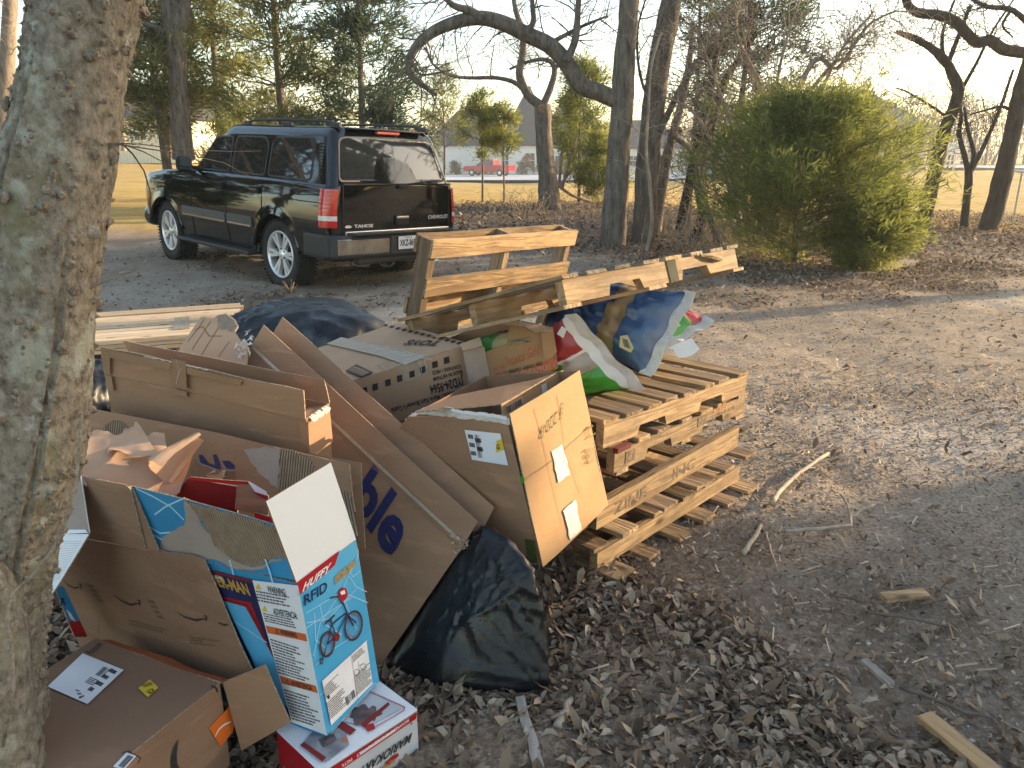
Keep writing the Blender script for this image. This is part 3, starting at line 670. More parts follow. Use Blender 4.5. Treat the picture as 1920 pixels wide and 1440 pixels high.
decal(bk, 'printed_white_patch', PBk, [(638, 1110), (646, 1106), (648, 1113), (640, 1116)], K['white_ink'], o_ + .003)
decal(bk, 'printed_chain_guard', PBk, arc_px((632, 1194), 5, 0, 340, 10, 9), K['dark_red'], o_ + .0024)
strokes_on(bk, 'printed_stabiliser', PBk, [[(612, 1212), (606, 1236)], arc_px((603, 1240), 2.6, 0, 360, 8, 5)], .004, K['ink'], o_ + .0024)
ip = decal(bk, 'information_panel', PBk, [(604, 1277), (687, 1201), (699, 1282), (621, 1360)], K['label'], o_ + .0006)
lines_on(ip, PBk, [(607, 1288), (634, 1262), (638, 1285), (611, 1310)], 7, K['grey_ink'], o_ + .0014, 15, .75)
lines_on(ip, PBk, [(612, 1318), (645, 1287), (652, 1320), (619, 1350)], 9, K['grey_ink'], o_ + .0014, 16, .95)
lines_on(ip, PBk, [(664, 1268), (694, 1240), (698, 1278), (668, 1306)], 12, K['grey_ink'], o_ + .0014, 17, .95)
lines_on(ip, PBk, [(660, 1230), (684, 1208), (687, 1220), (662, 1243)], 4, K['grey_ink'], o_ + .0014, 18, .9)
bars_on(ip, PBk, [(647, 1308), (664, 1292), (667, 1306), (651, 1323)], K['ink'], 12, o_ + .0016, 9)
strokes_on(ip, 'rider_pictogram', PBk, [[(672, 1240), (674, 1258)], arc_px((669, 1261), 5, 0, 360, 10, 6), arc_px((681, 1250), 5, 0, 360, 10, 6), [(672, 1248), (680, 1246)]], .0013, K['ink'], o_ + .0016)
strokes_on(ip, 'divider', PBk, [[(658, 1226), (671, 1313)]], .001, K['red'], o_ + .0016)
decal(ip, 'dark_square', PBk, [(613, 1306), (617, 1302), (619, 1308), (615, 1312)], K['ink'], o_ + .0016)
# ---- flattened brown box leaning on the bicycle box
PAm = Plane(Ob - Rb.col[0] * .028, -Rb.col[0] + V3(0, 0, .03))
ab = thing('flattened_box', 'brown flattened carton, shade put into its dark colour, with a row of curved arrow prints, leaning on the bicycle box', 'box', PAm.at(330, 1250))
board('large_panel', PAm, [(100, 995), (166, 1012), (273, 1031), (358, 1041), (382, 1050), (400, 1090), (425, 1150), (450, 1210), (472, 1256), (400, 1300), (150, 1215), (112, 1105)], [K['card_dark'], K['edge'], K['card_in']], ab)
PAu = Plane(PAm.at(220, 1022), PAm.n + V3(0, 0, .10))
board('upper_flap', PAu, [(150, 893), (235, 909), (243, 916), (272, 1030), (166, 1010), (140, 1004)], [K['card_dark'], K['edge'], K['card_in']], ab, off=.012)
board('upper_flap', PAu, [(243, 912), (250, 922), (298, 1034), (274, 1030)], [K['card_dark'], K['edge'], K['card_in']], ab, off=.006)
decal(ab, 'crease', PAu, [(156, 908), (232, 922), (233, 925), (156, 911)], K['card'], .0135)
for (x0, y0, x1, y1) in ((118, 1089, 152, 1103), (212, 1114, 262, 1134), (330, 1148, 387, 1163)):
    strokes_on(ab, 'curved_arrow_print', PAm, [[(x0, y0), (x0 + (x1 - x0) * .3, y0 + (y1 - y0) * .62), (x0 + (x1 - x0) * .65, y1), (x1 - 3, y1 - 3)], [(x1 - 6, y1 - 8), (x1, y1 - 8), (x1 - 1, y1 + 1)]], [.001, .0055, .007, .004], K['ink'], .0012)
strokes_on(ab, 'curved_arrow_print', PAm, [[(410, 1168), (420, 1172), (428, 1171)]], [.004, .007, .005], K['ink'], .0012)
for q in ([(160, 1092), (185, 1098), (205, 1135), (182, 1128)], [(275, 1122), (300, 1128), (318, 1168), (296, 1160)]): lines_on(ab, PAm, q, 4, K['faint_ink'], .0013, 21, .6)
lines_on(ab, PAm, [(242, 1160), (314, 1180), (314, 1190), (240, 1172)], 2, K['faint_ink'], .0013, 22, .8)
lines_on(ab, PAm, [(354, 1192), (430, 1203), (432, 1216), (356, 1208)], 3, K['faint_ink'], .0013, 23, .5)
strokes_on(ab, 'fold_line', PAm, [[(278, 1034), (315, 1110), (345, 1170), (372, 1245)]], .004, K['card'], .0008)
strokes_on(ab, 'fold_line', PAm, [[(183, 1150), (184, 1196)]], .003, K['card'], .0008)
# ---- printed white box behind the tree, blue box sliver below it
Pw = plane3(gy(167, 1002, 1.92), gy(54, 1179, 1.80), gy(60, 1002, 1.98))
wb = thing('printed_box', 'grey white printed box wedged behind the tree trunk', 'box', Pw.at(70, 1170))
board('side_panel', Pw, [(167, 1001), (110, 1095), (52, 1182), (-60, 1182), (-60, 1001)], [K['label'], K['edge'], K['card_in']], wb)
Pwu = plane3(gy(167, 1001, 1.92), gy(60, 1001, 1.98), gy(148, 880, 2.05))
board('top_panel', Pwu, [(167, 999), (157, 935), (147, 868), (40, 868), (40, 999)], [K['card_grey'], K['white'], K['card_in']], wb)
decal(wb, 'silver_tape', Pwu, [(165, 999), (160, 993), (118, 993), (118, 1001)], K['white'], .003)
text_on(wb, 'avante', Pw, (58, 1074), (109, 1073), (60, 1063), K['ink'], .02, .0015)
decal(wb, 'black_print', Pw, [(40, 1104), (77, 1104), (52, 1150), (20, 1150)], K['black'], .0015)
lines_on(wb, Pw, [(70, 1100), (112, 1085), (155, 1012), (112, 1012)], 18, K['card_grey'], .0012, 30, 1.2, 'ruled_print', .001, .12)
Pz = plane3(gy(108, 1110, 2.02), gy(150, 1190, 1.97), gy(122, 1100, 2.06))
zb = thing('blue_printed_box', 'narrow strip of a blue and red printed box in the dark gap beside the tree', 'box', Pz.at(130, 1190))
board('side_panel', Pz, [(102, 1098), (120, 1100), (164, 1193), (140, 1193)], [K['mid_blue'], K['edge'], K['card_in']], zb)
text_on(zb, 'R', Pz, (115, 1135), (124, 1133), (114, 1122), K['navy'], .03, .0012)
decal(zb, 'red_print', Pz, [(128, 1165), (150, 1164), (164, 1193), (140, 1193)], K['red'], .0012)
decal(zb, 'white_print', Pz, [(124, 1142), (133, 1150), (142, 1166), (132, 1160)], K['white_ink'], .0014)
# ---- torn panel box behind the bicycle box
PTn = plane3(gy(165, 765, 2.50), gy(655, 870, 2.24), gy(665, 1000, 2.17))
tb = thing('torn_carton', 'open brown carton with torn grey and ribbed patches, behind the bicycle box', 'box', PTn.at(400, 1050), group='open cardboard boxes in the heap')
tp = board('side_panel', PTn, [(120, 756), (165, 765), (410, 812), (530, 842), (655, 870), (662, 940), (672, 1040), (640, 1180), (300, 1100), (120, 1020)], [K['card'], K['edge'], K['card_in']], tb)
decal(tp, 'grey_ply', PTn, jag([(456, 843), (504, 838), (528, 842), (526, 880), (522, 918), (490, 891), (469, 865)], 2, 7, 3, True), K['card_grey'], .001)
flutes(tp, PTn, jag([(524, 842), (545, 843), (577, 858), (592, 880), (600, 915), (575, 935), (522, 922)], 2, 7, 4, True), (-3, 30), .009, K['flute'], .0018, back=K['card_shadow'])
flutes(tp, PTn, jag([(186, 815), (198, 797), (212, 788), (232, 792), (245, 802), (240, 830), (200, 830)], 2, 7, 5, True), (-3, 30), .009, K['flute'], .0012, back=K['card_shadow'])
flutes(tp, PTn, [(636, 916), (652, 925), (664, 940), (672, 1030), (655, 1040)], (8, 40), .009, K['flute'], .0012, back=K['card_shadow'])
decal(tp, 'ink_remnant', PTn, jag([(372, 853), (380, 853), (391, 868), (403, 872), (399, 852), (406, 852), (412, 866), (415, 878), (408, 881), (390, 873), (376, 868)], 1, 8, 6, True), K['navy_ink'], .0013)
decal(tp, 'ink_remnant', PTn, jag([(416, 864), (430, 864), (440, 872), (440, 880), (425, 878)], 1, 8, 7, True), K['navy_ink'], .0013)
decal(tp, 'torn_ply', PTn, jag([(366, 860), (376, 870), (395, 877), (410, 884), (440, 883), (443, 905), (350, 905)], 2, 8, 8, True), K['card_dark'], .0011)
strokes_on(tp, 'torn_rim', PTn, [jag([(370, 864), (380, 872), (398, 878), (412, 884), (440, 882)], 1.5, 7, 9)], .003, K['card_grey'], .0018)
decal(tp, 'torn_ply', PTn, jag([(296, 820), (304, 822), (300, 836)], 1, 5, 3, True), K['tear_white'], .0015)
cr = MB(); P = [PTn.at(x, y, .02) for x, y in ((388, 890), (402, 880), (412, 886), (424, 880), (425, 892), (418, 899), (395, 898))]
for i in range(len(P) - 2): cr.add([P[0] + PTn.n * (.012 * (i % 2)), P[i + 1], P[i + 2] + PTn.n * .015], [(0, 1, 2)])
wput('curled_ply', cr, K['paper'], tb)
# side away from the camera so that the carton has depth
O_ = PTn.at(660, 1040); nb = -PTn.n
sheet('side_panel', [PTn.at(120, 1020) + nb * .10, O_ + nb * .10, PTn.at(652, 874) + nb * .10, PTn.at(130, 768) + nb * .10], CARD3, tb, seed=5)
# ---- red box standing inside
Pr = plane3(gy(340, 905, 2.08), gy(500, 935, 2.02), gy(420, 960, 2.04))
rb = thing('red_box', 'small torn red box with a white corner standing inside the bicycle carton', 'box', Pr.at(420, 960), group='printed toy boxes')
board('back_panel', Pr, [(352, 897), (444, 912), (446, 990), (325, 965), (330, 925)], [K['dark_red'], K['edge'], K['card_in']], rb)
Pr2 = Plane(Pr.p + Pr.n * .012, Pr.n)
board('rim_strip', Pr2, [(356, 894), (420, 900), (467, 903), (466, 909), (405, 905), (352, 899)], [K['red'], K['edge'], K['card_in']], rb)
board('torn_flap', Pr2, [(444, 912), (466, 904), (480, 912), (503, 930), (503, 968), (440, 955)], [K['card'], K['edge'], K['card_in']], rb)
decal(rb, 'white_corner', Pr2, [(465, 903), (472, 905), (500, 922), (500, 929), (478, 922)], K['white'], .002)
decal(rb, 'red_corner', Pr2, [(474, 922), (500, 930), (502, 938), (484, 930)], K['red'], .0022)
sheet('crumpled_panel', [gy(480, 1010, 1.98), gy(560, 1060, 1.95), gy(535, 975, 2.0), gy(480, 960, 2.0)], [K['red'], K['dark_red'], K['edge']], rb, nx=6, ny=6, wob=.02, seed=6)
board('white_scrap', Plane(gy(525, 1025, 1.96), (.2, -1, .4)), [(517, 1016), (528, 1013), (546, 1040), (540, 1046)], [K['white'], K['edge'], K['white']], rb)
# ---- long narrow box, two flaps up
Rl = Matrix(((0.9346, 0.3527, 0.0467), (-0.3467, 0.9322, -0.1037), (-0.0801, 0.0807, 0.9935)))
pl_ = V3(-1.481, 2.685, .669); lx, ly, lz = Rl.col[0] * .855, Rl.col[1] * .135, Rl.col[2] * .36
Ol = pl_ - lz + Rl.col[2] * .218
lb = thing('long_box', 'long narrow brown carton with both long flaps standing up, taped at the middle', 'box', Ol, group='open cardboard boxes in the heap')
carton('long_box', lb, Ol, lx, ly, lz, CARD3, skip=('top',), seed=11, wob=.004)
tl = Ol + lz
Pl1 = Plane(tl, -Rl.col[1] - V3(0, .0, .05))
sheet('long_flap', [tl, tl + lx, Pl1.at(571, 730), Pl1.at(188, 648)], CARD3, lb, nrm=Pl1.n, nx=12, ny=4, wob=.006, seed=2, rag=.006, rag_sides='t')
tl2 = tl + ly
Pl2 = Plane(tl2, -Rl.col[1] + V3(0, 0, .1))
sheet('long_flap', [tl2, tl2 + lx, Pl2.at(606, 712), Pl2.at(229, 639)], CARD3, lb, nrm=Pl2.n, nx=12, ny=4, wob=.006, seed=7)
te = tl + lx
sheet('end_flap', [te, te + ly, te + ly + Rl.col[0] * .006 - lz * .4, te + Rl.col[0] * .006 - lz * .4], CARD3, lb, nrm=Rl.col[0], nx=4, ny=4, seed=4)
sheet('end_flap', [te + ly * .02 - Rl.col[0] * .09 - V3(0, 0, .004), te + ly * .02 - V3(0, 0, .002), te + ly * .98 - V3(0, 0, .002), te + ly * .98 - Rl.col[0] * .09 - V3(0, 0, .03)], CARD3, lb, nrm=(0, 0, 1), nx=4, ny=4, seed=4)
PlF = Plane(tl, -Rl.col[1])
decal(lb, 'tape_strip', Pl1, [(188, 652), (206, 655), (206, 703), (196, 701)], K['tape'], .013)
decal(lb, 'tape_strip', Pl1, [(206, 656), (320, 680), (320, 694), (206, 671)], K['tape'], .0125)
decal(lb, 'tape_strip', Pl1, [(350, 688), (455, 713), (450, 722), (350, 701)], K['tape'], .0128)
decal(lb, 'tape_strip', Pl1, [(321, 672), (348, 678), (350, 730), (322, 724)], K['tape'], .0138)
decal(lb, 'tape_strip', PlF, [(322, 728), (350, 734), (350, 744), (322, 740)], K['tape'], .010)
decal(lb, 'tape_strip', PlF, [(196, 703), (209, 706), (213, 733), (202, 732)], K['tape'], .010)
decal(lb, 'tape_strip', PlF, [(560, 790), (578, 792), (580, 840), (566, 830)], K['tape'], .010)
strokes_on(lb, 'tape_wrinkle', Pl1, [[(331, 675), (335, 700), (330, 720)], [(340, 690), (332, 708)]], .0015, K['tear_white'], .0145)
te2 = MB()
for i in range(14):
    a = te + ly * random.Random(i).uniform(.0, .8) + V3(0, 0, .004); te2.add([a, a + Rl.col[0] * .02 + V3(0, 0, -.02), a + ly * .12 + Rl.col[0] * .016 + V3(0, 0, -.01)], [(0, 1, 2)])
wput('torn_corner', te2, K['tear_white'], lb)
strokes_on(lb, 'torn_edge', Pl1, [jag([(270, 668), (330, 680), (390, 694)], 1.2, 5, 3)], .004, K['tear_white'], .0135)
# ---- torn scrap of board behind
Ps = plane3(gy(338, 655, 2.98), gy(470, 650, 2.90), gy(400, 600, 3.06))
ts = thing('torn_board', 'ragged scrap of torn corrugated board sticking up between the long box and the black bag', 'cardboard', Ps.at(400, 690))
sb = board('board', Ps, [(325, 672), (352, 630), (376, 595), (383, 594), (400, 597), (410, 590), (425, 588), (436, 596), (446, 612), (440, 622), (452, 640), (466, 650), (462, 690), (440, 700), (330, 690)], [K['card_light'], K['edge'], K['card_in']], ts, th=.006)
strokes_on(sb, 'crease', Ps, [[(352, 640), (374, 612), (383, 598)], [(360, 655), (395, 602)], [(376, 668), (412, 610)], [(410, 668), (430, 640)], [(365, 618), (380, 612), (392, 630), (416, 630)]], .005, K['card_in'], .001)
flutes(sb, Ps, jag([(407, 592), (425, 587), (436, 596), (448, 612), (436, 622), (424, 616), (412, 618), (408, 605)], 2, 6, 5, True), (10, -26), .0065, K['flute'], .0015, back=K['tear_white'])
fr = MB(); rg = random.Random(5)
for i in range(34):
    x, y = rg.uniform(444, 470), rg.uniform(622, 662)
    a = Ps.at(x, y, rg.uniform(.002, .03)); fr.add([a, a + V3(rg.uniform(-.02, .02), rg.uniform(-.02, .01), rg.uniform(-.02, .02)), a + V3(rg.uniform(-.02, .02), rg.uniform(-.02, .01), rg.uniform(-.03, .02))], [(0, 1, 2)])
wput('frayed_edge', fr, K['tear_white'], ts)
# ---- big carton with dark blue lettering, leaning at an angle
T0 = gz(712, 1250); C2 = gy(873, 1016, 2.30); C1 = gy(472, 647, 2.95)
Pb = plane3(T0, C2, C1)
eb = (C1 - C2); fb = T0 - C2; fb = fb - eb * (fb.dot(eb) / eb.dot(eb))
bb = thing('lettered_carton', 'big brown carton with dark blue lettering leaning on its corner against the black bag', 'box', T0, group='open cardboard boxes in the heap')
C0 = C1 + fb; thk = -Pb.n * .08
board('side_panel', Pb, [(472, 647), (560, 728), (873, 1016), (792, 1134), (712, 1250), (640, 1190), (420, 980), (380, 800)], CARD3[:1] + [K['edge'], K['card_in']], bb)
e_ = .0015
board('end_panel', plane3(C2, C2 + fb, C2 + thk), [(0, 0)], CARD3, bb) if False else None
ue, uf = eb.normalized(), fb.normalized()
sheet('end_panel', [C2 - ue * .001 - Pb.n * .006, C2 + fb - ue * .001 - Pb.n * .006, C2 + fb + thk, C2 + thk], CARD3, bb, nrm=-ue, nx=6, ny=4, seed=4)
sheet('side_panel', [C2 + thk, C2 + fb + thk, C0 + thk, C1 + thk], CARD3, bb, nrm=-Pb.n, seed=6)
sheet('end_panel', [C1 - Pb.n * .006, C0 - Pb.n * .006, C0 + thk, C1 + thk], CARD3, bb, nrm=ue, nx=6, ny=4, seed=8)
# flaps beyond the open top edge
Pf1 = Plane(C2, Pb.n + uf * .10)
fl1 = [(494, 608), (548, 656), (609, 712), (700, 794), (797, 880), (894, 977), (888, 993), (874, 1014), (700, 858), (560, 728), (473, 648), (462, 683)]
sheet('front_flap', [C2, C1, Pf1.at(494, 609), Pf1.at(895, 978)], CARD3, bb, nrm=Pf1.n, nx=14, ny=3, wob=.005, seed=3)
Pf2 = Plane(C2 + thk, Pb.n + uf * .02)
sheet('back_flap', [C2 + thk, C1 + thk, Pf2.at(531, 595), Pf2.at(926, 951)], CARD3, bb, nrm=Pf2.n, nx=14, ny=3, wob=.006, seed=12)
sheet('short_flap', [C1 - Pb.n * .02, C1 + thk * .9, C1 + thk * .9 - uf * .07 - ue * .06, C1 - Pb.n * .02 - uf * .07 - ue * .06], CARD3, bb, nrm=ue, nx=4, ny=3, seed=5)
strokes_on(bb, 'crease_tape', Pb, [[(474, 652), (560, 731), (714, 876), (865, 1016)]], .012, K['clear_tape'], .004)
strokes_on(bb, 'crease', Pb, [[(480, 668), (560, 742), (714, 890), (858, 1022)]], .003, K['card_in'], .0035)
rgx = random.Random(4); ws_ = MB()
for i in range(26):
    a = Pb.at(862 + rgx.uniform(-14, 16), 1016 + rgx.uniform(-14, 16), rgx.uniform(.002, .012)); ws_.add([a, a + V3(rgx.uniform(-.012, .012), -.004, rgx.uniform(-.012, .012)), a + V3(rgx.uniform(-.015, .015), 0, rgx.uniform(-.015, .012))], [(0, 1, 2)])
wput('torn_corner', ws_, K['clear_tape'], bb)
text_on(bb, 'ble', Pb, (655, 941), (734, 1044), (699, 872), K['navy_ink'], .035, .003)
# ---- sunlit carton with green stamp
Rq = Matrix(((0.5445, -0.811, -0.2142), (0.836, 0.5456, 0.0593), (0.0688, -0.2113, 0.975)))
kq = .828
Oq = CO + (V3(.131, 2.834, .006) - CO) * kq; qx, qy, qz = Rq.col[0] * .589 * kq, Rq.col[1] * .544 * kq, Rq.col[2] * .671 * kq
qb = thing('stamped_carton', 'brown carton with its golden sunlit panel stamped in green and two pale tape patches', 'box', Oq, group='open cardboard boxes in the heap')
carton('stamped_carton', qb, Oq, qx, qy, qz, CARD3, skip=('top', 'front', 'left'), seed=16, wob=.004)
PQ = Plane(Oq, -Rq.col[1]); PQl = Plane(Oq, -Rq.col[0])
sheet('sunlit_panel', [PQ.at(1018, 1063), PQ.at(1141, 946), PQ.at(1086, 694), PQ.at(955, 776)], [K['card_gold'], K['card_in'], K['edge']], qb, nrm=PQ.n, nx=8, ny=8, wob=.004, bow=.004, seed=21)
board('label_panel', PQl, [(953, 778), (953, 800), (1016, 1062), (905, 985), (800, 960), (700, 870), (765, 781)], [K['card'], K['edge'], K['card_in']], qb, off=-.002)
decal(qb, 'torn_white_ply', PQl, jag([(765, 780), (800, 764), (850, 768), (870, 773), (915, 778), (955, 784), (956, 797), (880, 786), (800, 777)], 2.2, 7, 3, True), K['tear_white'], .001)
strokes_on(qb, 'torn_roll', PQl, [jag([(772, 778), (800, 766), (840, 766), (868, 774), (905, 776), (950, 784)], 1.5, 6, 8)], .012, K['white'], .004)
strokes_on(qb, 'crease', PQ, [[(983, 902), (1033, 866), (1112, 797)], [(1003, 765), (1024, 850), (1056, 985)], [(1044, 740), (1062, 838), (1092, 925)]], .0025, K['card'], .0095)
text_on(qb, '§ 220-R', PQ, (1057, 760), (1013, 802), (1055, 784), K['green_ink'], .0, .012)
text_on(qb, '684', PQ, (1112, 838), (1118, 865), (1096, 842), K['brown_ink'], -.01, .012)
strokes_on(qb, 'this_way_up_mark', PQ, [[(1104, 822), (1116, 812)], [(1106, 816), (1103, 803)], [(1111, 812), (1108, 799)], [(1100, 806), (1103, 802), (1107, 804)], [(1105, 802), (1108, 798), (1112, 800)]], .0035, K['green_ink'], .012)
decal(qb, 'pale_tape', PQ, jag([(1034, 846), (1054, 833), (1069, 890), (1047, 905)], 1.5, 8, 3, True), K['tear_white'], .010)
decal(qb, 'pale_tape', PQ, jag([(1056, 958), (1079, 937), (1091, 992), (1069, 1012)], 1.5, 8, 4, True), K['tear_white'], .010)
al = decal(qb, 'address_label', PQl, [(871, 806), (938, 813), (953, 873), (885, 862)], K['label'], .001)
lines_on(al, PQl, [(884, 857), (898, 859), (889, 812), (876, 810)], 3, K['grey_ink'], .0018, 31, .9)
bars_on(al, PQl, [(897, 858), (905, 859), (897, 816), (890, 815)], K['ink'], 8, .0018, 5)
lines_on(al, PQl, [(896, 850), (907, 851), (900, 818), (889, 817)], 2, K['ink'], .0019, 33, .95)
decal(al, 'yellow_sticker', PQl, [(931, 826), (941, 823), (945, 843), (930, 849)], K['yellow'], .002)
text_on(al, 'G', PQl, (931, 843), (937, 842), (930, 834), K['ink'], .03, .0028)
decal(qb, 'green_mark', PQl, [(974, 893), (982, 893), (984, 906), (977, 906)], K['bag_green'], .001)
decal(qb, 'green_label', PQl, [(983, 1010), (1002, 1014), (1008, 1055), (990, 1048)], K['green_ink'], .001)
# ---- second carton pushed in behind it
O2 = Oq + qy * .30 - qx * .02
Qi = plane3(gy(870, 745, 2.60), gy(1052, 700, 2.76), gy(955, 770, 2.44))
ib = thing('inner_carton', 'closed brown carton with a barcode edge tucked in behind the stamped carton', 'box', Qi.at(950, 770) - V3(0, 0, .3))
board('top_panel', Qi, [(780, 772), (850, 742), (1000, 712), (1040, 700), (940, 757)], [K['card'], K['edge'], K['card_in']], ib)
Qi2 = Plane(Qi.at(940, 757), PQ.n + V3(0, 0, .1))
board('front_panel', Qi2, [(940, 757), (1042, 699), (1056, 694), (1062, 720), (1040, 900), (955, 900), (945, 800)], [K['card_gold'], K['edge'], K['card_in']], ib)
decal(ib, 'barcode_frame', Qi2, [(948, 760), (981, 742), (983, 757), (950, 778)], K['card_light'], .001)
bars_on(ib, Qi2, [(949, 763), (980, 746), (982, 757), (952, 775)], K['ink'], 16, .0016, 12)
decal(ib, 'tape_strip', Qi2, [(1015, 722), (1024, 718), (1026, 732), (1018, 738)], K['tear_white'], .0012)
# ---- toy carton with upside-down print
ty = thing('toys_carton', 'taped carton printed upside down with black squares, resting on top of the heap', 'box', gy(885, 744, 2.92))
tx = gy(650, 717, 3.02) - gy(885, 645, 3.10)       # long edge, coming nearer to the left
top_r = gy(883, 645, 3.10)
tyv = gy(757, 602, 3.58) - gy(894, 641, 3.11)
n_ = tx.cross(tyv).normalized(); n_ = n_ if n_.z > 0 else -n_
hgt = -n_ * .24
carton('toys_carton', ty, top_r + hgt, tx * 1.1, tyv, -hgt, [K['card_light'], K['card_in'], K['edge']], seed=23, wob=.004)
PYt = Plane(top_r, n_); PYf = Plane(top_r, (tx.cross(n_)))
if PYf.n.y > 0: PYf.n = -PYf.n
nsq = [(834, 663, 845, 690 - 14), (0, 0, 0, 0)]
for (x, y) in ((832, 669), (810, 677), (787, 687), (767, 695), (744, 703), (722, 711), (698, 719), (678, 726)):
    decal(ty, 'black_square', PYf, [(x, y + 2), (x + 10, y - 1), (x + 11, y + 11), (x + 1, y + 14)], K['ink'], .005)
text_on(ty, 'CONTAINS 1 PIECE', PYf, (864, 683), (810, 696), (865, 690), K['ink'], .02, .005)
text_on(ty, 'MADE IN VIETNAM', PYf, (866, 693), (812, 708), (867, 700), K['ink'], .02, .005)
text_on(ty, 'JYD24-9564', PYf, (868, 706), (805, 724), (871, 722), K['ink'], .03, .005)
text_on(ty, "Hot Wheels® Mario Kart Bowser's Castle", PYf, (872, 726), (733, 766), (874, 735), K['ink'], .02, .005)
text_on(ty, 'TOYS', PYt, (827, 638) if 0 else (773, 628), (822, 645), (784, 640) if 0 else (790, 626), K['ink'], .03, .005) if False else None
text_on(ty, 'TOYS', PYt, (830, 639), (769, 637), (815, 648), K['ink'], .03, .005)
bc = decal(ty, 'barcode_label', PYt, [(648, 695), (668, 683), (700, 698), (677, 708)], K['ink'], .0048)
bars_on(bc, PYt, [(651, 694), (668, 685), (696, 697), (679, 705)], K['card_light'], 12, .0056, 3)
strokes_on(ty, 'frame_print', PYt, [[(707, 685), (737, 675), (747, 681), (717, 692), (707, 685)], [(720, 687), (738, 681)], [(716, 684), (732, 678)]], .0022, K['grey_ink'], .005)
strokes_on(ty, 'dash_print', PYt, [[(720 + i * 11.5, 609 + i * 2.75), (726 + i * 11.5, 610.5 + i * 2.75)] for i in range(13)], .02, K['ink'], .005)
decal(ty, 'tape_strip', PYt, [(612, 644), (640, 632), (760, 660), (800, 668), (760, 684), (715, 668)], K['clear_tape'], .0045)
decal(ty, 'tape_strip', PYf, [(745, 688), (805, 672), (808, 700), (772, 716), (750, 712)], K['clear_tape'], .0045)
strokes_on(ty, 'tape_wrinkle', PYt, [jag([(715, 650), (760, 658), (800, 668)], 2, 9, 4), jag([(740, 664), (775, 668), (810, 674)], 2, 9, 6)], .0025, K['tear_white'], .0056)
strokes_on(ty, 'tape_wrinkle', PYf, [jag([(782, 674), (790, 690), (786, 704)], 2, 6, 7), jag([(796, 674), (800, 690)], 1.5, 6, 8)], .002, K['tear_white'], .0056)
PYe = plane3(gy(868, 658, 3.05), gy(885, 744, 3.03), gy(920, 700, 3.12))
sheet('end_flap', [PYe.at(885, 745), PYe.at(924, 737), PYe.at(908, 650), PYe.at(868, 658)], [K['card_grey'], K['card_in'], K['edge']], ty, nx=5, ny=5, wob=.003, seed=5, nrm=PYe.n)
PYt2 = Plane(gy(868, 656, 3.05), n_ + V3(.2, -.3, 0))
sheet('top_flap', [PYt2.at(868, 658), PYt2.at(905, 648), PYt2.at(900, 632), PYt2.at(862, 645)], [K['card_light'], K['card_in'], K['edge']], ty, nx=5, ny=3, wob=.003, seed=6, nrm=PYt2.n)
sheet('lower_flap', [gy(886, 747, 3.02), gy(925, 742, 3.08), gy(925, 738, 3.12), gy(886, 744, 3.05)], [K['card_grey'], K['card_in'], K['edge']], ty, nx=4, ny=2, wob=.002, seed=7)
# ---- fruit carton
Pp = plane3(gy(890, 745, 3.13), gy(1046, 690, 3.07), gy(1037, 614, 3.09))
pb = thing('fruit_carton', 'orange and brown open fruit carton beside the upside down printed carton', 'box', Pp.at(960, 730))
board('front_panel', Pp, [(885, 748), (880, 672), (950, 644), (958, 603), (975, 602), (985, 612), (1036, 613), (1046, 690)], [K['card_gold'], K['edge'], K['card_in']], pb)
decal(pb, 'orange_band', Pp, [(886, 747), (884, 716), (960, 703), (1043, 668), (1046, 690), (960, 722)], K['orange_print'], .001)
text_on(pb, 'Tropical Gold', Pp, (947, 690), (1012, 664), (944, 671), K['orange_print'], .005, .0016, slant=.2)
text_on(pb, 'PINEAPPLE • ANANAS • PIÑAS', Pp, (955, 701), (1018, 684), (954, 694), K['ink'], .01, .0016)
text_on(pb, 'PINEAPPLES • PREMIUM PINEAPPLES •', Pp, (862, 735), (1041, 690), (861, 725), K['card_light'], .02, .0018)
for (x, y) in ((922, 692), (934, 688), (926, 702), (940, 698)): decal(pb, 'leaf_print', Pp, [(x, y), (x + 9, y - 4), (x + 14, y), (x + 6, y + 3)], K['orange_print'], .0014)
lines_on(pb, Pp, [(964, 641), (998, 634), (998, 629), (963, 636)], 1, K['brown_ink'], .0014, 3, 1)
decal(pb, 'red_diamond', Pp, [(1020, 635), (1026, 628), (1031, 634), (1025, 641)], K['orange_print'], .0016)
bkv = V3(-.20, .22, .0)
pA, pB, pC = Pp.at(885, 748), Pp.at(1046, 690), Pp.at(1036, 614)
up = pC - pB
sheet('side_panel', [pA + bkv, pB + bkv, pB + bkv + up, pA + bkv + up], CARD3, pb, seed=3)
sheet('end_panel', [pA, pA + bkv, pA + bkv + up * 1.0, pA + up * .9], CARD3, pb, seed=4, nrm=(-1, 0, 0))
sheet('end_panel', [pB, pB + bkv, pB + bkv + up, pB + up], CARD3, pb, seed=5, nrm=(1, 0, 0))
sheet('bottom_panel', [pA, pB, pB + bkv, pA + bkv], CARD3, pb, seed=6, nrm=(0, 0, 1))
Pt_ = plane3(gy(1036, 615, 3.20), gy(912, 604, 3.30), gy(1010, 606, 3.33))
board('top_flap', Plane(gy(1000, 612, 3.10), (0, -.35, 1)), [(912, 603), (960, 600), (1036, 614), (1036, 620), (1000, 622), (985, 612)], [K['card_light'], K['edge'], K['card_in']], pb)
board('corner_flap', Plane(Pp.p + Pp.n * .016, Pp.n), [(1014, 622), (1036, 613), (1044, 660), (1034, 672), (1020, 671)], [K['card_gold'], K['edge'], K['card_in']], pb)
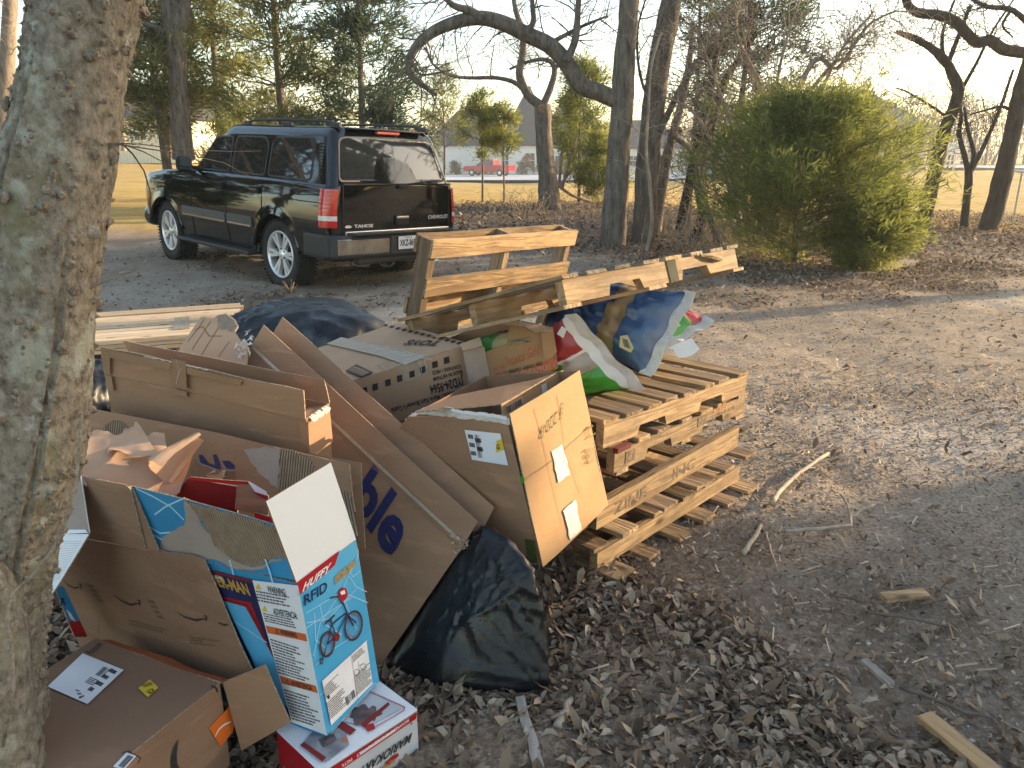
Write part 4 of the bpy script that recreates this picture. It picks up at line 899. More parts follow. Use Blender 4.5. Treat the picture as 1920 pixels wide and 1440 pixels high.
# ---- crumpled wrapping paper
def paper_sheet(name, C, parent, nx=26, ny=18, amp=.03, seed=0, fold=None):
    C = [Vector(c) for c in C]; n = (C[1] - C[0]).cross(C[3] - C[0]).normalized()
    if n.dot(V3(0, -1, .5)) < 0: n = -n
    g = np.zeros(((ny + 1) * (nx + 1), 3)); uv = np.zeros(((ny + 1) * (nx + 1), 2))
    for j in range(ny + 1):
        for i in range(nx + 1):
            g[j * (nx + 1) + i] = bil(C, i / nx, j / ny); uv[j * (nx + 1) + i] = (i / nx, j / ny)
    q = g * 7 + seed
    rid = (1 - np.abs(vn(q, seed)) * 2) * .5 + (1 - np.abs(vn(q * 2.1 + 5, seed + 3)) * 2) * .3 + vn(q * .6, seed + 5) * .9
    if fold is not None: rid = rid + fold(uv)
    g = g + np.array(tuple(n)) * (amp * rid)[:, None]
    rag = vn(np.c_[uv * 9, np.zeros(len(uv))], seed + 9)
    edge = (uv[:, 1] > .99) | (uv[:, 1] < .01)
    g[:, 2] += edge * rag * .012
    i = np.arange(nx); j = np.arange(ny)[:, None]; a = j * (nx + 1) + i
    Fq = np.stack([a, a + 1, a + nx + 2, a + nx + 1], -1).reshape(-1, 4)
    off = np.array(tuple(parent.location))
    return put(name, fast_mesh(name, g - off, Fq, smooth=True), K['paper'], parent)
wp = thing('wrapping_paper', 'crumpled pale brown wrapping paper spilling over the open cartons by the tree', 'paper', gy(230, 900, 2.12))
paper_sheet('paper_sheet', [gy(140, 900, 2.02), gy(322, 932, 2.08), gy(308, 822, 2.24), gy(144, 815, 2.2)], wp, seed=3, amp=.016)
paper_sheet('paper_sheet', [gy(200, 850, 2.12), gy(300, 862, 2.10), gy(258, 795, 2.30), gy(225, 816, 2.26)], wp, seed=8, amp=.012, nx=16, ny=12)
paper_sheet('paper_sheet', [gy(290, 935, 2.03), gy(335, 930, 2.04), gy(372, 822, 2.20), gy(330, 850, 2.22)], wp, seed=12, amp=.016, nx=16, ny=20)
rl = MB(); pts_ = [gy(376, 818, 2.18), gy(350, 838, 2.15), gy(325, 858, 2.11), gy(300, 885, 2.06)]
for k, r_ in ((0, 1.0),):
    V, n_a = [], 12
    for i, p in enumerate(pts_):
        r_ = .016 + .010 * i
        d = (pts_[-1] - pts_[0]).normalized(); s1 = d.cross(V3(0, 0, 1)).normalized(); s2 = s1.cross(d)
        for q in range(n_a):
            a = -2.2 + q * 4.6 / (n_a - 1); V.append(p + (s1 * math.cos(a) + s2 * math.sin(a)) * r_ * (1 + .15 * math.sin(q * 2.1 + i)))
    rl.add(V, [(i * n_a + q, i * n_a + q + 1, (i + 1) * n_a + q + 1, (i + 1) * n_a + q) for i in range(3) for q in range(n_a - 1)])
wput('paper_roll', rl, K['paper'], wp, smooth=True)
# ================================================================ BLACK BAGS
def trash_bag(label, c, rad, seed, group='black plastic rubbish bags', tie=None, sq=2.6, rot=0.0, knead=1.0, lean=(0, 0)):
    """a stuffed film bag: swollen, flattened underneath, with taut folds running to its knots and corners"""
    nu, nv = 120, 70
    u = np.linspace(0, 2 * math.pi, nu, endpoint=False); v = np.linspace(-math.pi / 2, math.pi / 2, nv)
    U, W_ = np.meshgrid(u, v)
    def sp(x, e): return np.sign(x) * np.abs(x) ** e
    e = 2 / sq
    x = sp(np.cos(W_), e) * sp(np.cos(U), e); y = sp(np.cos(W_), e) * sp(np.sin(U), e); z = sp(np.sin(W_), e)
    P = np.stack([x, y, z], -1).reshape(-1, 3)
    rg = np.random.RandomState(seed); d = P / (np.linalg.norm(P, axis=1)[:, None] + 1e-9)
    disp = .10 * fbm(P * 1.3 + seed, 3, seed)
    for k in range(7):                                   # folds radiating from pulled points
        a = rg.normal(size=3); a[2] = abs(a[2]) * .6; a /= np.linalg.norm(a); b = np.cross(a, rg.normal(size=3)); b /= np.linalg.norm(b); cc = np.cross(a, b)
        th = np.arctan2(d @ cc, d @ b); near = np.clip(d @ a, 0, 1)
        fold = (1 - np.abs(np.sin(th * rg.randint(4, 9) + 2.2 * fbm(P * 1.5 + k, 2, k)))) ** 3
        disp = disp + knead * .055 * fold * near ** 4 * (1 - near ** 30)
    disp = disp + knead * .020 * (1 - np.abs(vn(P * np.array([1.6, 5, 5]) + seed, seed + 4))) ** 5 + .012 * fbm(P * 6 + seed, 2, seed + 2)
    P = P * (1 + disp)[:, None] * np.array(rad)
    P[:, 0] += lean[0] * P[:, 2]; P[:, 1] += lean[1] * P[:, 2]
    P[:, 2] = np.maximum(P[:, 2], -rad[2] * .82 + .02 * vn(P * 6, seed))
    cr, srr = math.cos(rot), math.sin(rot)
    P = np.stack([P[:, 0] * cr - P[:, 1] * srr, P[:, 0] * srr + P[:, 1] * cr, P[:, 2]], -1)
    i = np.arange(nv - 1)[:, None] * nu; j = np.arange(nu)[None]; j2 = (j + 1) % nu
    Fq = np.stack([i + j, i + j2, i + nu + j2, i + nu + j], -1).reshape(-1, 4)
    t = thing('rubbish_bag', label, 'bag', (c[0], c[1], c[2] - rad[2] * .82), group=group)
    put('bag_film', fast_mesh('bag_film', P + np.array([0, 0, rad[2] * .82]), Fq, smooth=True), K['trash'], t)
    if tie:
        mb = MB(); p = Vector(tie) - Vector(t.location)
        for k in range(5):
            a = k * 1.3; mb.tube([p, p + V3(.02 * math.cos(a), .02 * math.sin(a), .02), p + V3(.05 * math.cos(a), .05 * math.sin(a), .05 + .01 * k)], [.010, .008, .003], 5)
        put('tied_neck', mb.mesh('tied_neck'), K['stamp'], t)
    return t
# bag in front: a boxy film bag coming to a point on the right
def film_hull(label, pts, seed, name='bag_film'):
    """taut film stretched over a few corners: convex hull, subdivided and wrinkled"""
    bm = bmesh.new()
    for p in pts: bm.verts.new(p)
    r = bmesh.ops.convex_hull(bm, input=bm.verts[:])
    bmesh.ops.delete(bm, geom=[v for v in bm.verts if not v.link_faces], context='VERTS')
    bmesh.ops.triangulate(bm, faces=bm.faces[:])
    for k in range(6):
        es = [e for e in bm.edges if e.calc_length() > .022]
        if not es: break
        bmesh.ops.subdivide_edges(bm, edges=es, cuts=1, use_grid_fill=False); bmesh.ops.triangulate(bm, faces=bm.faces[:])
    for k in range(14): bmesh.ops.smooth_vert(bm, verts=bm.verts[:], factor=.5, use_axis_x=True, use_axis_y=True, use_axis_z=True)
    bm.normal_update()
    V = np.array([tuple(v.co) for v in bm.verts]); Nn = np.array([tuple(v.normal) for v in bm.verts])
    rg = np.random.RandomState(seed); disp = .010 * fbm(V * 4 + seed, 2, seed)
    for k in range(9):
        a = V[rg.randint(len(V))]; d = V - a; r_ = np.linalg.norm(d, axis=1); ax = rg.normal(size=3); ax /= np.linalg.norm(ax)
        b = np.cross(ax, rg.normal(size=3)); b /= np.linalg.norm(b); cc = np.cross(ax, b); th = np.arctan2(d @ cc, d @ b)
        disp += .010 * (1 - np.abs(np.sin(th * rg.randint(4, 8) + 1.2 * fbm(V * 4 + k, 2, k)))) ** 4 * np.exp(-r_ / .22) * np.clip(r_ / .05, 0, 1)
    s_ = V @ np.array([.55, .25, -.8]); w_ = fbm(V * 3 + 9, 2, seed + 5)
    disp += .007 * (1 - np.abs(np.sin(s_ * 20 + 3.0 * w_))) ** 6 * np.clip(fbm(V * 3.5, 2, seed + 8) + .35, 0, 1)
    V = V + Nn * disp[:, None]; V[:, 2] = np.maximum(V[:, 2], .004)
    Fs = [[v.index for v in f.verts] for f in bm.faces]; bm.free()
    c = V.mean(0); c[2] = 0
    t = thing('rubbish_bag', label, 'bag', c, group='black plastic rubbish bags')
    put(name, fast_mesh(name, V - c, Fs, smooth=True), K['trash'], t); return t
fbg = film_hull('black plastic bag slumped in the leaves in front, under the lettered carton',
    [gz(722, 1262), gz(800, 1285), gz(900, 1298), gz(985, 1304), gz(1032, 1296), gy(1032, 1180, 2.12), gy(1004, 1070, 2.16), gy(955, 1005, 2.24), gy(915, 975, 2.32),
     gy(860, 1060, 2.30), gy(800, 1150, 2.22), gz(760, 1180), gz(950, 1120), gy(985, 1050, 2.25), gy(890, 985, 2.36)], 5)
trash_bag('large rounded black plastic bag lying behind the cartons near the pale boards', (-1.33, 4.80, .38), (.64, .42, .37), 3, tie=tuple(gy(545, 549, 4.7)), rot=-.35, sq=2.3)
trash_bag('black plastic bag half hidden between the tree trunk and the long box', (-1.72, 2.95, .50), (.20, .26, .36), 7, sq=2.4)
# ================================================================ PALLETS
_bm = {}
def plank_mesh(L, Wd, T, var=0, rough=.002):
    k = (round(L, 3), round(Wd, 3), round(T, 3), var)
    if k in _bm: return _bm[k]
    rg = random.Random(hash_(str(k)) + var * 7); mb = MB(); n = 6
    for i in range(n + 1):
        x = -L / 2 + L * i / n; w0 = rg.uniform(-rough, rough) * 1.5; h0 = rg.uniform(-rough, rough); e = rg.uniform(-.006, .006) if i in (0, n) else 0
        for (sy, sz) in ((-1, -1), (1, -1), (1, 1), (-1, 1)):
            mb.v.append((x + e + (rg.uniform(-.004, .004) if i in (0, n) else 0), sy * Wd / 2 + w0 + rg.uniform(-rough, rough) * .4, sz * T / 2 + h0 * .5))
    for i in range(n):
        for q in range(4): mb.f.append((i * 4 + q, i * 4 + (q + 1) % 4, i * 4 + 4 + (q + 1) % 4, i * 4 + 4 + q)); mb.m.append(0)
    mb.f += [(3, 2, 1, 0), (n * 4, n * 4 + 1, n * 4 + 2, n * 4 + 3)]; mb.m += [0, 0]
    mb.f = [f[::-1] for f in mb.f]
    _bm[k] = mb.mesh('slat'); return _bm[k]
def stringer_mesh(L, T, Hh, notches):
    """notched stringer; profile in x-z, thickness T in y"""
    P = [(-L / 2, 0)]
    for (a, b, d) in notches: P += [(a, 0), (a + .018, d), (b - .018, d), (b, 0)]
    P += [(L / 2, 0), (L / 2, Hh), (L * .17, Hh + .001), (-L * .2, Hh - .001), (-L / 2, Hh)]
    mb = MB(); mb.prism([(x, 0, z) for x, z in P], (0, -1, 0), T); return mb.mesh('stringer')
def pallet_part(name, me, mat, root, loc, rotz=0.0, rx=0.0, ry=0.0, label=None):
    me_ = me if len(me.materials) == 0 or me.materials[0] == mat else me.copy()
    if len(me_.materials) and me_.materials[0] != mat: me_.materials.clear()
    o = put(name, me_, mat, root, loc, label); o.rotation_euler = (rx, ry, rotz); return o
def pallet(label, Mx, L=1.22, W=1.0, boards_top=(), boards_bot=(), notch=True, over=.03, zs=.018, hs=.09, mats=('pal', 'pal_dark'), seed=0, stringers=(0, .48, .96), group='wooden pallets', bt=.018, bw=.10):
    t = thing('wooden_pallet', label, 'pallet', Mx=Mx, group=group); rg = random.Random(seed)
    nt_ = [(-.37, -.14, .042), (.14, .37, .042)] if notch else []
    for k, f in enumerate(stringers):
        pallet_part('stringer', stringer_mesh(L, .038, hs, nt_), K[mats[0]], t, (L / 2, f * W, zs))
    for zc, xs, nm in ((zs + hs + bt / 2 + .001, boards_top, 'deck_board'), (zs - bt / 2 - .001, boards_bot, 'bottom_board')):
        for x in xs:
            wd = bw * rg.uniform(.85, 1.2); m = K[mats[1]] if rg.random() < .55 else K[mats[0]]
            ov = over + rg.uniform(-.012, .012)
            pallet_part(nm, plank_mesh(W + over * 2, wd, bt, rg.randint(0, 3)), m, t, (x * L, W / 2 - ov * .0 - (0 if over < .05 else 0), zc), math.pi / 2 + rg.uniform(-.02, .02))
    return t
def frame_m(pos, yaw, pitch=0.0, roll=0.0):
    return Matrix.Translation(pos) @ Matrix.Rotation(RD(yaw), 4, 'Z') @ Matrix.Rotation(RD(pitch), 4, 'Y') @ Matrix.Rotation(RD(roll), 4, 'X')
p1 = pallet('bottom pallet of the stack, its boards sticking out past a plain beam', frame_m((.345, 2.768, .004), 47.2), boards_top=(), boards_bot=(.05, .22, .42, .61, .80, .97), notch=False, over=.10, seed=2, zs=.020, hs=.075, mats=('pal', 'pal_dark'))
for x in (.03, .20, .39, .58, .75, .93): pallet_part('deck_board', plank_mesh(.97, .10, .018, int(x * 9) % 4), K['pal_dark'], p1, (x * 1.22, .49, .105), math.pi / 2)
p2 = pallet('second pallet from the ground, upturned with a bare heavy beam stamped in black', frame_m((.335, 2.755, .136), 48.0), boards_bot=(.07, .34, .57, .78, .97), boards_top=(), notch=False, over=.10, zs=.075, hs=.105, seed=5, mats=('pal', 'pal_dark'), stringers=(.0, .5, .95))
for f in (.12, .55):
    pallet_part('lower_stringer', stringer_mesh(1.15, .038, .052, []), K['pal'], p2, (.6, f, .002))
p3 = pallet('third pallet from the ground with notched beams and a red painted board end', frame_m((.405, 2.83, .405), 49.5, 2.8), boards_top=(.03, .17, .31, .47, .62, .76, .96), boards_bot=(.05, .5, .95), notch=True, seed=8, over=.005)
p4 = pallet('top pallet of the stack with fresh yellow beam, carrying the feed bags', frame_m((.355, 2.80, .535), 47.6, 2.6), boards_top=(.04, .155, .28, .41, .53, .66, .79, .95), boards_bot=(), notch=True, seed=12, over=.006, zs=.004, hs=.10)
pallet_part('red_board_end', plank_mesh(.03, .104, .0205, 1), K['old_red'], p3, (.03 * 1.22 + .0, -.001, .018 + .09 + .0105), math.pi / 2, label='red painted board end')
def face_plane(root, y=0.0):
    Mx = root.matrix_world; return Plane(Mx @ Vector((0, y, 0)), Mx.to_3x3() @ Vector((0, -1, 0)))
def local_text(root, s, x0, x1, z, h, mat, bold=.02, flip=1, y=-.0012):
    V, Fs = text_me(s, bold); xs = [v[0] for v in V]; a, b = min(xs), max(xs); mb = MB()
    mb.add([(x0 + (v[0] - a) / (b - a) * (x1 - x0), y, z + v[1] / .7 * h) for v in V], Fs)
    return put('stamp', mb.mesh('stamp'), mat, root)
local_text(p2, 'ZINE', .12, .36, .098, .05, K['stamp']); local_text(p2, 'INC', .58, .78, .100, .05, K['stamp'])
local_text(p3, 'KILN', .86, 1.06, .085, .022, K['red_stamp']); local_text(p3, 'US 112', .85, 1.10, .062, .018, K['stamp'])
mbk = MB(); mbk.box((.115, -.0015, .062), (.07, .002, .05)); put('stamp_block', mbk.mesh('stamp_block'), K['stamp'], p3)
mbk = MB(); mbk.box((.745, -.0015, .075), (.085, .002, .045)); put('stamp_block', mbk.mesh('stamp_block'), K['stamp'], p3)
# pallet lying across the bags
R5 = Matrix(((0.7029, -0.6774, -0.2167), (0.7112, 0.6719, 0.2065), (0.0057, -0.2993, 0.9542))).to_4x4()
p5 = pallet('broken weathered pallet lying slanted across the feed bags, its beam patched with grey tape', Matrix.Translation((.202, 2.764, 1.114)) @ R5, L=1.242, W=1.0, boards_top=(.02, .16, .30, .44, .58, .72, .86, .98), boards_bot=(.02, .46, .97), notch=True, seed=21, over=.01, zs=.004, hs=.092, mats=('pal', 'pal_grey'), stringers=(0, .5, .94), bt=.015)
pallet_part('tape_patch', plank_mesh(.07, .098, .004, 1), K['tape_grey'], p5, (.70, -.0035, .05), 0, math.pi / 2)
spl = MB(); spl.tube([(.92, -.012, .092), (.99, -.02, .078), (1.07, -.016, .06), (1.12, -.008, .055)], [.006, .012, .012, .003], 6); put('splinter', spl.mesh('splinter'), K['pal'], p5)
# pallet standing on edge behind
x6, y6, z6, P6 = V3(.6313, .7749, -.0332), V3(-.2159, .1344, -.9671), V3(-.7449, .6177, .2521), CO + (V3(-.52, 5.247, 1.076) - CO) * .72
M6 = Matrix(((x6.x, y6.x, z6.x, P6.x), (x6.y, y6.y, z6.y, P6.y), (x6.z, y6.z, z6.z, P6.z), (0, 0, 0, 1)))
t6 = thing('wooden_pallet', 'pallet standing upright on its end behind the heap with wide gaps between its slats', 'pallet', Mx=M6, group='wooden pallets')
for x in (.022, .61, 1.20): pallet_part('stringer', plank_mesh(1.24, .042, .088, int(x * 3) % 4), K['pal_dark'], t6, (x, .625, .064), math.pi / 2)
for y in (.046, .247, .45, .65, .86, 1.08): pallet_part('slat', plank_mesh(1.232, .094, .018, int(y * 10) % 4), K['pal'], t6, (.612, y, .009))
for y in (.05, .38, .76, 1.14): pallet_part('back_slat', plank_mesh(1.232, .094, .018, int(y * 10) % 4), K['pal'], t6, (.612, y, .119))
# ---- bundle of pale boards on a pallet at the back left
La, Lb_ = gz(169, 641, .30), gz(360, 626, .30); dl = (Lb_ - La); dl.z = 0; dl.normalize(); dp = V3(-dl.y, dl.x, 0)
lm = thing('board_stack', 'low stack of pale new boards on blocks behind the tree trunk', 'lumber', La - V3(0, 0, .30), group=None)
rg = random.Random(6); yy = 0
for i in range(11):
    wd = rg.uniform(.085, .11); o = put('plank', plank_mesh(2.1, wd, .03, i % 4), K['lumber'], lm, tuple(dl * (.06 + rg.uniform(-.03, .03)) + dp * (yy + wd / 2) + V3(0, 0, .285 + rg.uniform(-.008, .006))))
    o.rotation_euler = (0, 0, math.atan2(dl.y, dl.x) + rg.uniform(-.006, .006)); yy += wd + .012
for z in (.25, .215):
    for y in (.05, .35, .7, 1.0):
        o = put('plank', plank_mesh(2.05, .10, .03, int(y * 9) % 4), K['lumber'], lm, tuple(dl * .06 + dp * y + V3(0, 0, z))); o.rotation_euler = (0, 0, math.atan2(dl.y, dl.x))
for i, x in enumerate((-.55, .1, .62)):
    mb = MB(); mb.rbox((0, 0, 0), (.09, 1.1, .2), .006); o = put('support_block', mb.mesh('support_block'), K['pal_grey'], lm, tuple(dl * x + dp * .55 + V3(0, 0, .10))); o.rotation_euler = (0, 0, math.atan2(dl.y, dl.x))
mb = MB(); mb.rbox((0, 0, 0), (.10, .03, .15), .005); o = put('blue_block', mb.mesh('blue_block'), K['blue_paint'], lm, tuple(gz(324, 642, .22) - lm.location), label='blue painted block end'); o.rotation_euler = (0, 0, math.atan2(dl.y, dl.x))
mb = MB(); o = put('grey_strip', plank_mesh(.12, .5, .002, 2), K['clear_tape'], lm, tuple(dl * .62 + dp * .45 + V3(0, 0, .304))); o.rotation_euler = (0, 0, math.atan2(dl.y, dl.x)); o['label'] = 'pale stained strip across the boards'
# ================================================================ FEED BAGS
def feed_bag(label, s0, s1, back, thick, mats, zone, seed, L=.72, nrm=None, sag=0.05):
    """stuffed sack ending in a flat sewn seam s0-s1; zone(a, b, side) picks the printed colour"""
    s0, s1, d = Vector(s0), Vector(s1), Vector(back).normalized()
    n = (s1 - s0).cross(d).normalized()
    if n.dot(nrm if nrm is not None else V3(-.4, -.7, .5)) < 0: n = -n
    na, nb = 30, 40; V = []; idx = {}
    mb = MB(); rg = random.Random(seed)
    for side in (1, -1):
        for j in range(nb + 1):
            b = j / nb
            for i in range(na + 1):
                a = i / na; f = (1 - abs(2 * a - 1) ** 3.2) ** .6; g = (1 - math.exp(-b / .13)) * (1 - b ** 6) ** .6
                p = s0 * (1 - a) + s1 * a + d * (b * L)
                wdn = 1 - .16 * math.sin(min(1, b / .25) * math.pi / 2) * (1 - b * .2)
                mid = (s0 + s1) / 2 + d * (b * L); p = mid + (p - mid) * wdn
                wr = noise.noise(Vector((a * 8, b * 3.5 + 3 * side, seed))) * .30 * math.exp(-b / .28) - (1 - abs(noise.noise(Vector((a * 7 + b * 6, b * 5, seed + 19))))) ** 8 * .22 + noise.noise(Vector((a * 4, b * 5, seed + 4 * side))) * .16 + (1 - abs(noise.noise(Vector((a * 5 + b * 3, b * 9, seed + 9))))) ** 4 * .10
                t_ = thick * f * g * (1 + wr)
                p = p + n * side * t_; p.z -= sag * math.sin(b * math.pi) * (1 if side < 0 else .4)
                V.append(p)
    W1 = na + 1; half = W1 * (nb + 1)
    for sidx, side in ((0, 1), (1, -1)):
        for j in range(nb):
            for i in range(na):
                q = sidx * half + j * W1 + i; f = (q, q + 1, q + 1 + W1, q + W1)
                mb.f.append(f if side > 0 else f[::-1]); mb.m.append(zone((i + .5) / na, (j + .5) / nb, side))
    mb.v = [tuple(p) for p in V]
    t = thing('feed_bag', label, 'bag', (s0 + s1) / 2 + d * .3 - V3(0, 0, .15), group='feed bags on the pallet stack')
    wput('bag_body', mb, mats, t, smooth=True)
    sm = MB(); N_ = 24; A, B = [], []
    for i in range(N_ + 1):
        a = i / N_; p = s0 * (1 - a) + s1 * a + n * (.008 * math.sin(a * 17 + seed)) ; A.append(p + d * .015); B.append(p - d * (.045 + .006 * math.sin(a * 9)))
    sm.add([q + n * .004 for q in A] + [q + n * .002 for q in B], [(i, i + 1, N_ + 2 + i, N_ + 1 + i) for i in range(N_)])
    sm.add([q - n * .004 for q in A] + [q - n * .002 for q in B], [(N_ + 1 + i, N_ + 2 + i, i + 1, i) for i in range(N_)])
    wput('sewn_seam', sm, [K['seam']], t, smooth=True)
    return t, n
vback = V3(-.735, .678, 0)
gb, gn_ = feed_bag('red and green printed feed bag with a torn clear patch, slumped nearest the camera', gy(1062, 592, 3.12), gy(1193, 730, 3.08), vback + V3(-.1, 0, -.28), .12, [K['bag_green'], K['bag_red'], K['clear'], K['bag_white']],
    lambda a, b, s: 3 if b < .05 else (1 if a < .36 else (3 if a < .40 else (2 if (a < .60 and b < .22) else 0))), 4, L=.6)
bbg, bn_ = feed_bag('big blue feed bag with a tan band, in the middle of the row', gy(1288, 545, 3.52), gy(1204, 702, 3.34), vback + V3(-.05, -.05, .10), .17, [K['bag_blue'], K['bag_tan'], K['bag_white'], K['bag_yellow']],
    lambda a, b, s: 1 if .24 < b < .40 else 0, 9, L=.62)
wbg, wn_ = feed_bag('white red and green feed bag at the far end with a loose white paper flap', gy(1326, 596, 3.80), gy(1236, 650, 3.66), vback + V3(-.05, .12, .35), .12, [K['bag_white'], K['bag_red'], K['bag_green'], K['bag_yellow']],
    lambda a, b, s: (1 if a < .30 and b < .6 else (2 if b < .10 else (3 if (a < .36 and .35 < b < .5) else 0))) if s > 0 else 2, 14, L=.5, nrm=V3(-.2, -.5, 1))
obg, on_ = feed_bag('another feed bag with yellow and green print showing under the slanted pallet', gy(1030, 616, 3.25), gy(960, 645, 3.1), V3(-.8, .6, -.30), .06, [K['bag_green'], K['bag_red'], K['bag_yellow']], lambda a, b, s: 2 if b < .3 else (1 if a < .5 else 0), 22, L=.42, nrm=V3(0, -.4, 1))
# small things on the bags
def bag_patch(parent, name, pts, Y, mat, n=(0, -1, .3), th=.0015):
    pl = Plane(gy(pts[0][0], pts[0][1], Y), n); mb = MB(); mb.prism(pl.poly(pts), pl.n, th); return wput(name, mb, mat, parent), pl
pf_, plf = bag_patch(wbg, 'paper_flap', [(1251, 652), (1280, 640), (1297, 634), (1312, 655), (1296, 667), (1272, 672), (1262, 655)], 3.60, K['label'], (-.1, -1, .35))
pf2, plf2 = bag_patch(wbg, 'paper_strip', [(1228, 640), (1240, 636), (1240, 668), (1228, 668)], 3.52, K['seam'], (-.1, -1, .2))
text_on(wbg, 'SPECIAL CARE', Plane(gy(1270, 590, 3.60), wn_), (1243, 604), (1286, 580), (1240, 596), K['red'], .02, .0) if False else None
t_, plt = bag_patch(bbg, 'care_label', [(1163, 630), (1176, 628), (1188, 652), (1182, 661), (1161, 650)], 3.14, K['bag_yellow'], bn_)
bars_on(t_, plt, [(1167, 634), (1177, 637), (1182, 654), (1170, 650)], K['ink'], 7, .0008, 3)
t_, plt = bag_patch(gb, 'white_label', [(1053, 612), (1062, 618), (1056, 634), (1044, 626)], 2.94, K['label'], gn_)
# ================================================================ LOOSE WOOD ON THE GROUND
def ground_plank(label, p0, p1, wd, th, mat, name='wood_scrap', cat='plank', seed=0):
    a, b = gz(*p0, .03), gz(*p1, .03); L = (b - a).length; c = (a + b) / 2
    o = put(name, plank_mesh(L, wd, th, seed).copy(), mat, None, (c.x, c.y, th / 2 + .012)); o.rotation_euler = (RD(3), RD(1), math.atan2((b - a).y, (b - a).x))
    return props(o, label, cat, 'scraps of wood on the ground')
ground_plank('split brown plank with a cracked end, at the lower right', (1735, 1342), (1905, 1478), .056, .02, K['scrap'], seed=1)
ground_plank('short pale piece of split board on the open dirt', (1657, 1118), (1738, 1109), .045, .02, K['pal'], seed=2)
ground_plank('pale narrow lath lying in the leaves in front of the black bag', (974, 1304), (1012, 1436), .03, .014, K['scrap_grey'], seed=3)
ground_plank('grey pointed sliver of wood among the leaves', (1618, 1232), (1676, 1280), .028, .012, K['scrap_grey'], seed=0)
K['stick'] = M('bare_stick_wood', (.40, .33, .25), (.28, .225, .17), scale=25, rough=.85, bump=.3, bscale=60)
K['twig'] = M('dark_twig', (.15, .115, .09), (.10, .078, .06), scale=25, rough=.9)
def stick(label, px, r, mat='stick', cat='stick', z=.02, group='sticks on the ground'):
    P = [gz(x, y, z) for x, y in px]; Q = []
    for i in range(len(P) - 1):
        for k in range(3): Q.append(P[i].lerp(P[i + 1], k / 3) + V3(random.Random(i * 7 + k + int(px[0][0])).uniform(-1, 1) * r * .5, random.Random(i * 9 + k).uniform(-1, 1) * r * .5, 0))
    Q.append(P[-1]); c = Q[0].copy(); mb = MB(); n = len(Q)
    mb.tube([q - c for q in Q], [r * (1 - .35 * i / n) for i in range(n)], 7)
    o = put('fallen_stick', mb.mesh('fallen_stick', True), K[mat], None, tuple(c)); return props(o, label, cat, group)
stick('long pale bent stick on the bare dirt beside the pallet stack', [(1448, 945), (1462, 920), (1500, 885), (1554, 850)], .014)
stick('thick short pale stick pointing down to the leaves', [(1396, 1038), (1412, 1012), (1427, 985)], .013)
stick('curved pale stick with an upturned end on the dirt', [(1470, 996), (1535, 992), (1597, 984), (1592, 955), (1577, 926)], .009)
stick('thin forked twig next to the curved stick', [(1600, 970), (1612, 958), (1640, 946)], .006)
stick('slim upright looking twig beside the thick stick', [(1436, 998), (1446, 1035), (1460, 1072)], .005)
stick('two jointed pale twig on the lit dirt', [(1494, 1042), (1540, 1060), (1500, 1072)], .005)
stick('long dark twig crossing the dirt near the pale board', [(1628, 1148), (1700, 1158), (1780, 1175)], .006, 'twig')
stick('dark wavy twig right of the pale board', [(1726, 1133), (1770, 1124), (1815, 1118)], .006, 'twig')
stick('dark twig left of the pale board', [(1556, 1115), (1600, 1122), (1622, 1132)], .007, 'twig')
stick('dark curved root by the sliver of wood at the lower right', [(1690, 1288), (1750, 1310), (1810, 1335), (1862, 1346)], .008, 'twig')
stick('short stub of branch in the leaves right of the black bag', [(1046, 1366), (1060, 1335), (1072, 1310)], .015)
stick('very thin stick leaning out of the low pallets', [(1290, 840), (1318, 822)], .004)
stick('pale stick far off at the edge of the green bush', [(1590, 515), (1640, 512)], .03)
leafd = MB(); Pq = gz(1590, 690, .03)
leafd.add([(-.05, 0, .0), (.0, -.03, .02), (.05, 0, .0), (.0, .035, .03), (.11, -.03, .0)], [(0, 1, 3), (1, 2, 3), (1, 4, 2)])
props(put('dry_leaf', leafd.mesh('dry_leaf'), M('rust_leaf', (.22, .085, .045), (.17, .065, .035), rough=.8), None, tuple(Pq)), 'single rust brown curled leaf lying alone on the open dirt', 'leaf')
# ================================================================ GROUND
def tz(x, y):
    x = np.asarray(x, float); y = np.asarray(y, float)
    a = x / np.maximum(y + 2, 1.0)
    wl = sst(-.22, -.42, a); wr = sst(.16, .34, a); mid = np.clip(1 - wl - wr, 0, 1)
    r1 = .034 * np.clip(y - 7.5, 0, 9) * sst(5.5, -1.0, x - .12 * y)
    f = sst(17, 100, y)
    return r1 * (1 - f) + f * (-1.5 * mid + 1.3 * wl + 0.0 * wr)
def tzs(x, y): return float(tz(x, y))
def gt(px_, py_, dz=0.0):
    """point of the sloping ground seen at a pixel"""
    r = ray(px_, py_); t = 2.0
    for _ in range(4000):
        p = CO + r * t
        if p.z <= tzs(p.x, p.y) + dz: break
        t *= 1.004
    return p
def leaf_mask(x, y):
    n = fbm(np.stack([x * .9, y * .9, 0 * x], -1), 3, 5)
    s = 1.1 * x + .97 * y - 3.95
    near = sst(.45, -.5, s + .55 * n) * sst(6.5, 4.0, y) * sst(-5, -3, x)
    woods = sst(11.0, 13.5, y + .5 * n - .15 * np.abs(x - 3)) * sst(24, 20, y) * sst(-2.6, -.8, x)
    bush = sst(2.2, .9, np.hypot((x - 4.4) * .8, y - 10.6) - .6 * n)
    mid = sst(.35, .75, fbm(np.stack([x * .45, y * .45, 0 * x + 4], -1), 4, 9)) * .6 * sst(4, 6, y)
    right = sst(12.5, 15, y) * sst(19, 17, y) * sst(5, 7, x) * .8
    yard = sst(4.6, 3.2, y + .4 * n - .12 * x) * sst(4.5, 3.4, x) * np.clip(.20 + .45 * n, 0, .6)
    return np.clip(np.maximum.reduce([near, woods, bush * .9, mid * sst(20, 17, y), right, yard]), 0, 1)
